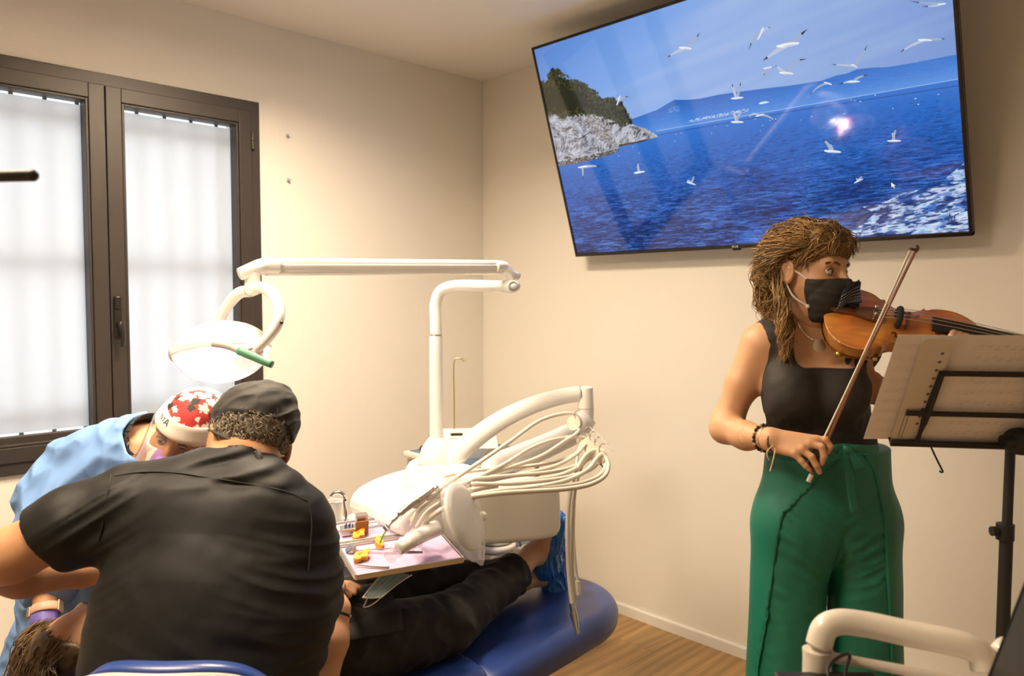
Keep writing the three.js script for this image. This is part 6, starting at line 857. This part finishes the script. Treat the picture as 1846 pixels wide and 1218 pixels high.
// ---------------------------------------------------------------- the assistant
{
  const she = thing('person', 'assistant in pale blue gown, face shield and red patterned cap leaning over', 'person'), J = at, tint = skinTint(.52, .27, .135);
  const up = RIGHT.clone().multiplyScalar(.42).add(V3(0, .80, 0)).addScaledVector(FACE, .22).normalize(), lat = RIGHT.clone().multiplyScalar(.876).add(V3(0, -.44, 0)); lat.addScaledVector(up, -lat.dot(up)).normalize();
  const F = lat.clone().cross(up).normalize(), fr = { F, U: up, S: lat }, HC = J(340, 784, 1.90), hq = (s, u, f) => HC.clone().addScaledVector(lat, s).addScaledVector(up, u).addScaledVector(F, f), loc = (x, y, z) => { const a = x - HC.x, b = y - HC.y, c = z - HC.z; return [a * lat.x + b * lat.y + c * lat.z, a * up.x + b * up.y + c * up.z, a * F.x + b * F.y + c * F.z]; };
  const head = headField(HC, fr, .96), nk = J(255, 812, 1.97), neckF = uni(.03, cap(hq(0, -.06, -.03), nk, .05, .058), cap(nk, J(225, 850, 1.99), .06, .09));
  const gn = FACE.clone().setY(-.3).normalize(), shR = J(160, 852, 1.93), shL = J(330, 890, 1.98), ch = J(235, 940, 1.99), wa = J(190, 1090, 2.05), hp = J(170, 1250, 2.10);
  const trunk = uni(.06, capF(J(235, 890, 1.98), ch, .15, .165, gn, .66), capF(ch, wa, .165, .165, gn, .68), capF(wa, hp, .165, .185, gn, .75), cap(nk, shR, .05, .062), cap(nk, shL, .05, .06));
  const aR = [shR, J(112, 905, 1.88), J(92, 975, 1.82), J(86, 1050, 1.74), J(82, 1100, 1.70)], aL = [shL, J(330, 960, 1.92), J(320, 1010, 1.85), J(260, 1060, 1.75)];
  const armR = uni(.02, ...chain(aR, [.055, .05, .043, .034, .026])), armL = uni(.02, ...chain(aL, [.055, .05, .04, .028]));
  const legK = [V3(.98, .44, 2.62), V3(1.0, .44, 2.02)], legF = uni(.03, ...legK.flatMap((k) => [cap(hp, k, .09, .065), cap(k, V3(k.x, .07, k.z).addScaledVector(FACE, -.06), .06, .042), cap(V3(k.x, .04, k.z).addScaledVector(FACE, -.06), V3(k.x, .035, k.z).addScaledVector(FACE, .08), .042, .035)]));
  const all = bounds([J(40, 1100, 1.6), J(400, 700, 1.85), J(400, 860, 2.15), J(40, 1280, 2.25), J(300, 1330, 1.8), V3(legK[0].x, 0, legK[0].z), V3(legK[1].x, 0, legK[1].z)], .12);
  mesh('body', bodyGeo([net(uni(.03, trunk, neckF, armR, armL, legF), ...all, .012, tint), net(uni(.02, head, neckF), ...bounds8(hq, [-0.09, -0.14, -0.11], [0.09, 0.12, 0.12], [nk], .04), .004, tint)]), skinMat, she);
  eyes(HC, fr, she, .96, 0);
  const gb = phys({ color: rgb(.15, .285, .57), roughness: .8, sheen: .3 });
  const wf = (x, y, z) => { const a = (x - ch.x) * RIGHT.x + (z - ch.z) * RIGHT.z, b = y - ch.y; const r = 1 - 2.4 * Math.abs(noise(a * 8 + b * 7, b * 10 - a * 9, 3)), q = 1 - 2.4 * Math.abs(noise(a * 17 - b * 5, b * 15 + a * 4, 8)); return .011 * r + .006 * q; };
  const slv = uni(.03, ...chain([shR, J(112, 905, 1.88), J(93, 975, 1.82), J(88, 1040, 1.755)], [.076, .070, .060, .046])), slv2 = uni(.03, ...chain([shL, J(330, 960, 1.92), J(320, 1010, 1.85)], [.07, .065, .055]));
  const skirtG = capF(J(150, 1180, 2.16), J(110, 1330, 2.14), .17, .20, gn, .8);
  const gownF = (x, y, z) => { let d = uni(.05, trunk, slv, slv2, skirtG)(x, y, z) - .016 - wf(x, y, z); const nh = cap(J(262, 806, 1.95), J(300, 775, 1.90), .066, .085); return smax(smax(d, -nh(x, y, z), .008), .32 - y, .01); };
  mesh('gown', net(gownF, ...all, .0075), gb, she, 'pale blue disposable gown');
  mesh('inner_collar', net((x, y, z) => smax(smax(cap(J(238, 822, 1.97), J(275, 790, 1.94), .074, .066)(x, y, z), -cap(J(238, 822, 1.97), J(300, 770, 1.91), .060, .060)(x, y, z), .004), ((x - J(275, 788, 1.93).x) * RIGHT.x + (z - J(275, 788, 1.93).z) * RIGHT.z) - .004, .004), ...bounds([J(215, 770, 1.85), J(310, 850, 2.05)], .06), .005), std({ color: rgb(.03, .028, .026), roughness: .8 }), she, 'dark inner collar');
  // patterned cap: red with pale blossom-like blots
  const sk = ell(hq(0, .03, -.012), .0765, .084, .0955, lat, up, F);
  const blots = []; for (let i = 0; i < 400 && blots.length < 120; i++) { const a = rr(0, 6.283), b = Math.acos(rr(-.25, 1)), p = hq(Math.sin(b) * Math.cos(a) * .077, .03 + Math.cos(b) * .084, -.012 + Math.sin(b) * Math.sin(a) * .0955); if (blots.every((q) => q.p.distanceTo(p) > .0155)) blots.push({ p, dark: blots.length % 4 === 3, r: rr(.009, .0135), k: rr(0, 9) }); }
  const capTint = (x, y, z) => { for (const b of blots) { const d = Math.hypot(x - b.p.x, y - b.p.y, z - b.p.z), w = b.r * (1 + .55 * noise(x * 140 + b.k, y * 140, z * 140)); if (d < w) return b.dark ? [.02, .018, .02] : [.78, .72, .64]; } return [.42, .028, .024]; };
  mesh('patterned_cap', net((x, y, z) => { const [s, u, f] = loc(x, y, z); return smax(sk(x, y, z) - .006 - .002 * noise(x * 35, y * 35, z * 35), .016 - .25 * Math.max(0, -f) - u, .004); }, ...bounds8(hq, [-0.1, -0.06, -0.12], [0.1, 0.13, 0.11], [], .02), .0026, capTint), std({ color: 0xffffff, vertexColors: true, roughness: .75 }), she, 'red cap printed with white and black blots');
  // mask
  mesh('mask', net((x, y, z) => { const [s, u, f] = loc(x, y, z); return smax(Math.min(head(x, y, z) - .005, ell(hq(0, -.048, .072), .048, .05, .045, lat, up, F)(x, y, z)), Math.max(u + .008 + .25 * Math.abs(s), -.11 - u, .03 - f), .004); }, ...bounds8(hq, [-0.08, -0.13, 0.0], [0.08, 0.02, 0.13], [], .02), .004, (x, y, z) => { const s = loc(x, y, z)[0]; return Math.abs(s) < .028 ? [.40, .22, .62] : [.78, .74, .74]; }), std({ color: 0xffffff, vertexColors: true, roughness: .7 }), she, 'white and violet face mask');
  // face shield
  const sh = thing('face_shield', 'clear face shield with a white brow band worn by the assistant', 'face shield');
  const bandTex = canvas(512, 96, (c) => { c.fillStyle = '#eee4d8'; c.fillRect(0, 0, 512, 96); c.fillStyle = '#39445c'; c.font = 'bold 36px sans-serif'; c.fillText('NT', 128, 52); c.font = 'bold 50px sans-serif'; c.fillText('A', 176, 53); c.font = '13px sans-serif'; c.fillStyle = '#6a7084'; c.fillText('· · · · · · · · ·', 118, 72); });
  const ring = (a, r, u, e = 0) => hq(Math.sin(a) * (.082 + e), u, -.008 + Math.cos(a) * (.110 + e));
  mesh('brow_band', sheet((a, b) => ring(lin(-1.5, 1.5, a), 0, lin(.038, .076, b), .003 - .014 * b), 40, 4, .006), std({ map: bandTex, roughness: .45 }), sh, 'white brow band with dark lettering');
  mesh('visor', sheet((a, b) => ring(lin(-1.45, 1.45, a), 0, lin(-.15, .044, b), .008 + .010 * (1 - b)), 40, 12, .0008), phys({ color: rgb(.97, .95, .93), transmission: .97, thickness: 0, roughness: .05, ior: 1.35, side: THREE.DoubleSide }), sh, 'clear curved visor');
  mesh('head_strap', sheet((a, b) => ring(lin(1.45, 4.83, a), 0, lin(.018, .030, b), .003), 40, 2, .0025), std({ color: rgb(.08, .08, .08) }), sh);
  // watch and glove
  const wt = thing('wristwatch', 'pink strapped watch on the assistant\'s wrist', 'watch'), w0 = J(83, 1098, 1.70), wa2 = J(82, 1120, 1.69).sub(J(86, 1060, 1.73)).normalize(), w1 = RIGHT.clone().addScaledVector(wa2, -RIGHT.dot(wa2)).normalize(), w2 = wa2.clone().cross(w1);
  const rp = []; for (let i = 0; i < 26; i++) { const a = i / 24 * 6.283; rp.push(w0.clone().addScaledVector(w1, Math.cos(a) * .0285).addScaledVector(w2, Math.sin(a) * .0265)); }
  mesh('watch_strap', sweep(rp, .010, { raw: true, sides: 10, flat: .28, flatDir: wa2 }), std({ color: rgb(.62, .40, .29), roughness: .55 }), wt); mesh('watch_case', rbox(.022, .026, .01, .004).applyMatrix4(mat4(w2, wa2, w1, w0.clone().addScaledVector(w1, -.032))), std({ color: rgb(.35, .25, .18), roughness: .3, metalness: .6 }), wt); mesh('watch_clasp', rbox(.022, .024, .004, .0015).applyMatrix4(mat4(w2, wa2, w1, w0.clone().addScaledVector(w1, .031))), std({ color: rgb(.7, .5, .35), roughness: .3, metalness: .7 }), wt);
  const gl = J(80, 1118, 1.69), pk = [[70, 1150, 1.66], [80, 1154, 1.655], [90, 1155, 1.655], [99, 1152, 1.66]].map((p) => J(...p));
  const fin = pk.map((p, i) => [p, J(76 + i * 12, 1172, 1.65), J(90 + i * 12, 1186, 1.655)]);
  mesh('glove', net(uni(.008, cap(J(84, 1104, 1.70), gl, .0285, .028), ...pk.map((p) => cap(gl, p, .023, .0125)), ...fin.map((f) => uni(.003, ...chain(f, [.011, .0098, .0085]))), ...chain([J(92, 1130, 1.685), J(108, 1148, 1.67), J(116, 1160, 1.66)], [.015, .012, .010])), ...bounds([gl, ...fin.flat(), J(118, 1160, 1.66), J(84, 1100, 1.7)], .04), .0035), std({ color: rgb(.145, .11, .42), roughness: .5 }), she, 'violet medical glove');
}
// ---------------------------------------------------------------- the assistant's stool
{
  const c = at(165, 1290, 2.14), s = thing('assistant_stool', 'blue round stool hidden under the blue gown', 'stool', null, [c.x, 0, c.z]);
  mesh('seat', lathe([[0, .40], [.15, .40], [.18, .42], [.18, .44], [.15, .455], [0, .455]], 36), M.blue, s); mesh('column', cyl(V3(0, .1, 0), V3(0, .40, 0), .025), M.chrome, s); mesh('base', lathe([[0, 0], [.24, 0], [.24, .02], [.05, .05], [.03, .11], [0, .11]], 36), M.chrome, s);
}
// ---------------------------------------------------------------- the patient on the chair
{
  const p = thing('person', 'patient in black clothes lying on the dental chair with blue overshoes', 'person'), tint = skinTint(.66, .37, .215), X = 1.445;
  const fr = frameOf(V3(.10, .96, -.22), V3(.02, .2, 1)), HC = at(164, 1166, 1.66), hq = (s, u, f) => HC.clone().addScaledVector(fr.S, s).addScaledVector(fr.U, u).addScaledVector(fr.F, f), head = headField(HC, fr, .97);
  const nk = V3(X, HC.y - .025, HC.z - .17), hipY = .615, hipZ = 1.90;
  const torso = uni(.05, capF(V3(X, HC.y - .05, HC.z - .25), V3(X, .665, 2.10), .155, .15, V3(0, 1, 0), .68), capF(V3(X, .665, 2.10), V3(X, hipY, hipZ), .15, .165, V3(0, 1, 0), .68), cap(nk, V3(X, HC.y - .04, HC.z - .22), .052, .07));
  const neckF = cap(hq(0, -.07, -.03), nk, .05, .055);
  // near arm: elbow out beside the seat, hand resting on the belly
  const aN = [V3(X + .17, HC.y - .06, HC.z - .26), V3(X + .215, .655, 2.16), at(566, 1240, 1.78), at(592, 1152, 1.80), at(606, 1098, 1.83), at(600, 1075, 1.86)], aF = [V3(X - .17, HC.y - .06, HC.z - .26), V3(X - .22, .62, 2.08), V3(X - .12, .70, 1.92), V3(X - .02, .745, 1.9)];
  const armN = uni(.02, ...chain(aN, [.05, .046, .05, .046, .031, .026])), armF = uni(.02, ...chain(aF, [.05, .042, .035, .026]));
  const hd = (w, t, s) => { const d = t.clone().sub(w).normalize(), n = V3(0, 1, 0), l = d.clone().cross(n).normalize().multiplyScalar(s), q = (a, b, c) => w.clone().addScaledVector(d, a).addScaledVector(l, b).addScaledVector(n, c); return uni(.006, ...[-1.5, -.5, .5, 1.5].map((k) => cap(w, q(.075, k * .017, .002), .019, .011)), ...[-1.5, -.5, .5, 1.5].map((k, i) => uni(.003, ...chain([q(.075, k * .017, .002), q(.105, k * .018, -.004), q(.125 + (i % 2) * .006, k * .018, -.016)], [.009, .0085, .0075]))), ...chain([q(.02, -.022, 0), q(.055, -.04, -.008), q(.08, -.042, -.012)], [.013, .010, .0085])); };
  const handN = hd(aN[5], V3(X + .02, .77, 1.86), 1), handF = hd(aF[3], V3(X + .06, .76, 1.84), -1);
  // legs: near knee slightly up, ankles crossed towards the chair's foot
  const lN = [V3(X + .09, hipY, hipZ - .03), at(800, 1128, 2.15), at(925, 1035, 2.47), at(958, 1000, 2.56)], lF = [V3(X - .09, hipY, hipZ - .03), V3(X - .085, .62, 1.50), at(940, 1042, 2.58), at(968, 1036, 2.62)];
  const shin = uni(.02, ...chain(lN, [.085, .066, .042, .034]), ...chain(lF, [.085, .064, .040, .034]));
  const footN = uni(.014, cap(at(958, 1000, 2.56), at(972, 985, 2.58), .036, .034), cap(at(975, 1002, 2.57), at(990, 945, 2.54), .032, .024)), footF = uni(.014, cap(at(966, 1040, 2.63), at(980, 1046, 2.66), .036, .034), cap(at(985, 1050, 2.66), at(1000, 975, 2.66), .033, .026));
  const all = bounds([V3(X - .3, .45, 2.6), V3(X + .3, .85, 1.0), at(1000, 940, 2.6), at(556, 1240, 1.75)], .07);
  mesh('body', bodyGeo([net(uni(.025, torso, armN, armF, shin, neckF), ...all, .0095, tint), net(uni(.02, head, neckF), ...bounds8(hq, [-0.09, -0.14, -0.11], [0.09, 0.12, 0.12], [], .03), .004, tint), net(uni(.012, shin, footN, footF), ...bounds([at(945, 1060, 2.5), at(1010, 930, 2.7), at(945, 935, 2.5)], .04), .004, tint), net(handN, ...bounds([aN[5], V3(X, .77, 1.84)], .07), .0035, tint), net(handF, ...bounds([aF[3], V3(X + .1, .77, 1.82)], .07), .0035, tint)]), skinMat, p);
  eyes(HC, fr, p, .97, 0);
  const cloth = (x, y, z) => .006 * (1 - 2.2 * Math.abs(noise(x * 9 + z * 5, y * 12, z * 13))) + .003 * noise(x * 30, y * 30, z * 30);
  const blackC = phys({ color: rgb(.0065, .0056, .005), roughness: .75, sheen: .12, sheenColor: rgb(.4, .36, .32) });
  const anN = at(931, 1022, 2.50), anD = at(972, 985, 2.58).sub(at(925, 1035, 2.47)).normalize();
  const legT = uni(.02, ...chain([lN[0], lN[1], at(900, 1052, 2.42), at(944, 1016, 2.52)], [.105, .082, .060, .058]), ...chain([lF[0], lF[1], at(915, 1042, 2.52), at(946, 1040, 2.58)], [.10, .078, .056, .052]), capF(V3(X, hipY, hipZ + .05), V3(X, hipY, hipZ - .06), .175, .165, V3(0, 1, 0), .66));
  const cutA = (x, y, z) => (x - anN.x) * anD.x + (y - anN.y) * anD.y + (z - anN.z) * anD.z;
  mesh('trousers', net((x, y, z) => smax(legT(x, y, z) - cloth(x, y, z), Math.max(cutA(x, y, z), z - 1.98), .008), ...bounds([V3(X - .3, .45, 2.05), V3(X + .3, .85, 1.0), at(960, 960, 2.55)], .05), .007), blackC, p, 'black trousers');
  const topT = uni(.04, torso, ...chain([aN[0], aN[1]].map((q) => q.clone()), [.068, .062]), ...chain([aF[0], aF[1]].map((q) => q.clone()), [.068, .06]));
  mesh('shirt', net((x, y, z) => smax(topT(x, y, z) - .013 - cloth(x, y, z), Math.max(1.78 - z, z - (nk.z - .02)), .008), ...bounds([V3(X - .32, .45, 2.5), V3(X + .32, .9, 1.75)], .04), .008), blackC, p, 'black shirt');
  mesh('shirt_hem', sheet((a, b) => { const z = lin(1.99, 1.76, b) - .05 * Math.sin(a * 3.1), x = lin(X - .05, X + .20, a); return V3(x, .742 - .75 * Math.pow(Math.max(0, x - X - .03), 1.5) - .02 * b + .006 * Math.sin(a * 14 + b * 3), z); }, 24, 14, .004), blackC, p);
  // shoes in blue overshoes
  const shoe = (a, b, n) => mesh('shoe', net(uni(.012, cap(a, b, .040, .033)), ...bounds([a, b], .06), .004), std({ color: rgb(.012, .011, .010), roughness: .5 }), p, 'black flat shoe');
  const film = phys({ color: rgb(.05, .30, .92), transmission: .5, thickness: 0, roughness: .12, ior: 1.45, side: THREE.DoubleSide });
  const crin = (x, y, z) => .005 * (1 - 2.4 * Math.abs(noise(x * 45, y * 18, z * 45))) + .0022 * (1 - 2 * Math.abs(noise(x * 110, y * 40, z * 110)));
  for (const [lab, a, b, cutp, cutn] of [['near', at(985, 1012, 2.60), at(1000, 945, 2.57), at(974, 990, 2.57), 0], ['far', at(996, 1050, 2.67), at(1010, 966, 2.68), at(982, 1040, 2.66), 1]]) {
    shoe(a, b);
    const ax = b.clone().sub(a).normalize(), out = RIGHT.clone().addScaledVector(ax, -RIGHT.dot(ax)).normalize();
    mesh('overshoe', net((x, y, z) => { const d = cap(a.clone().addScaledVector(ax, -.012), b.clone().addScaledVector(ax, .006), .050, .040)(x, y, z) - crin(x, y, z); const t = (x - cutp.x) * out.x + (y - cutp.y) * out.y + (z - cutp.z) * out.z; return Math.max(d, -t - .006 + .006 * noise(y * 60, z * 60, x * 60)); }, ...bounds([a, b], .075), .0034), film, p, 'crinkled blue plastic overshoe');
  }
  // hair
  const skl = ell(hq(0, .03, -.012), .083, .092, .102, fr.S, fr.U, fr.F), loc = (x, y, z) => [(x - HC.x) * fr.S.x + (y - HC.y) * fr.S.y + (z - HC.z) * fr.S.z, (x - HC.x) * fr.U.x + (y - HC.y) * fr.U.y + (z - HC.z) * fr.U.z, (x - HC.x) * fr.F.x + (y - HC.y) * fr.F.y + (z - HC.z) * fr.F.z];
  const hf = net((x, y, z) => { const [s, u, f] = loc(x, y, z); return smax(skl(x, y, z) - .002 * noise(x * 90, y * 90, z * 90), f - .040 + .5 * Math.max(0, .055 - u), .008); }, ...bounds8(hq, [-0.1, -0.1, -0.12], [0.1, 0.14, 0.12], [], .02), .004, (x, y, z) => { const n = .5 + .6 * noise(x * 60, y * 60, z * 20); return [lin(.07, .20, n), lin(.042, .125, n), lin(.016, .052, n)]; }).toNonIndexed(); hf.deleteAttribute('uv');
  const ls = []; for (let i = 0; i < 800; i++) { const s = rr(-.08, .08), root = hq(s * .8, rr(.062, .10), rr(-.02, .05)), mid = hq(s * 1.25, rr(.085, .125), rr(-.06, .0)), end = hq(s * 1.3 + rr(-.03, .03), rr(.04, .14), rr(-.16, -.09)), n = rnd(); ls.push({ pts: [root, root.clone().lerp(mid, .5).addScaledVector(fr.U, .012), mid, end], r: rr(.0008, .0015), col: [lin(.09, .42, n * n), lin(.055, .28, n * n), lin(.022, .13, n * n)], seg: 14 }); }
  const lg = locks(ls).toNonIndexed(); lg.deleteAttribute('uv'); mesh('hair', mergeGeometries([hf, lg]), hairMat, p, 'straight light brown hair');
  // wrist band, napkin
  const wb = thing('wrist_band', 'black band round the patient\'s wrist', 'wristband'), wc = at(604, 1104, 1.826), wx = at(606, 1098, 1.83).sub(at(590, 1150, 1.80)).normalize(), b1 = RIGHT.clone().addScaledVector(wx, -RIGHT.dot(wx)).normalize(), b2 = wx.clone().cross(b1), bpn = []; for (let i = 0; i < 27; i++) { const a = i / 25 * 6.283; bpn.push(wc.clone().addScaledVector(b1, Math.cos(a) * .0345).addScaledVector(b2, Math.sin(a) * .0335)); }
  mesh('band', sweep(bpn, .0042, { raw: true, sides: 8 }), std({ color: rgb(.012, .010, .010), roughness: .5 }), wb); mesh('clasp', ball(.004, wc.clone().addScaledVector(b1, .037)), M.chrome, wb);
  const np = thing('lilac_napkin', 'folded lilac paper napkin corner beside the patient\'s forearm', 'napkin'); const n0 = at(549, 1178, 1.70), n1 = at(568, 1128, 1.725), n2 = at(586, 1164, 1.735); mesh('napkin_fold', sheet((a, b) => n0.clone().lerp(n1, a).lerp(n2, b * (.999)).addScaledVector(FACE, .004 * Math.sin(a * 5 + b * 4)), 12, 12, .0012), std({ color: rgb(.50, .37, .58), roughness: .85 }), np);
  // surgical mask lying on the lap
  const m = thing('surgical_mask', 'pale blue surgical mask lying on the patient\'s black trousers', 'face mask'); const q = [[654, 1083, 1.86], [688, 1082, 1.90], [742, 1042, 2.0], [700, 1030, 2.0]].map((v) => at(...v));
  const mf = (a, b) => q[0].clone().lerp(q[3], a).lerp(q[1].clone().lerp(q[2], a), b).add(V3(0, .006 + .004 * Math.sin(a * 3) + .0025 * Math.abs(((b * 5) % 1) - .5), 0));
  mesh('mask_sheet', sheet(mf, 24, 40, .0016), std({ color: rgb(.36, .55, .62), roughness: .8 }), m);
  const wht = std({ color: rgb(.72, .68, .62), roughness: .7 }); mesh('mask_border', merge([sweep([0, .25, .5, .75, 1].map((t) => mf(0, t).add(V3(0, .001, 0))), .0022, { seg: 12, sides: 6 })]), wht, m); mesh('mask_border', sweep([0, .25, .5, .75, 1].map((t) => mf(t, 0).add(V3(0, .001, 0))), .0022, { seg: 16, sides: 6 }), wht, m); mesh('mask_border', sweep([0, .25, .5, .75, 1].map((t) => mf(t, 1).add(V3(0, .001, 0))), .0022, { seg: 16, sides: 6 }), wht, m);
  mesh('ear_loop', sweep([mf(0, .25), at(656, 1092, 1.86), at(655, 1094, 1.86), at(666, 1092, 1.87), mf(0, .95), mf(.2, .9)], .0014, { seg: 40, sides: 6 }), wht, m);
}
renderer.render(scene, camera);
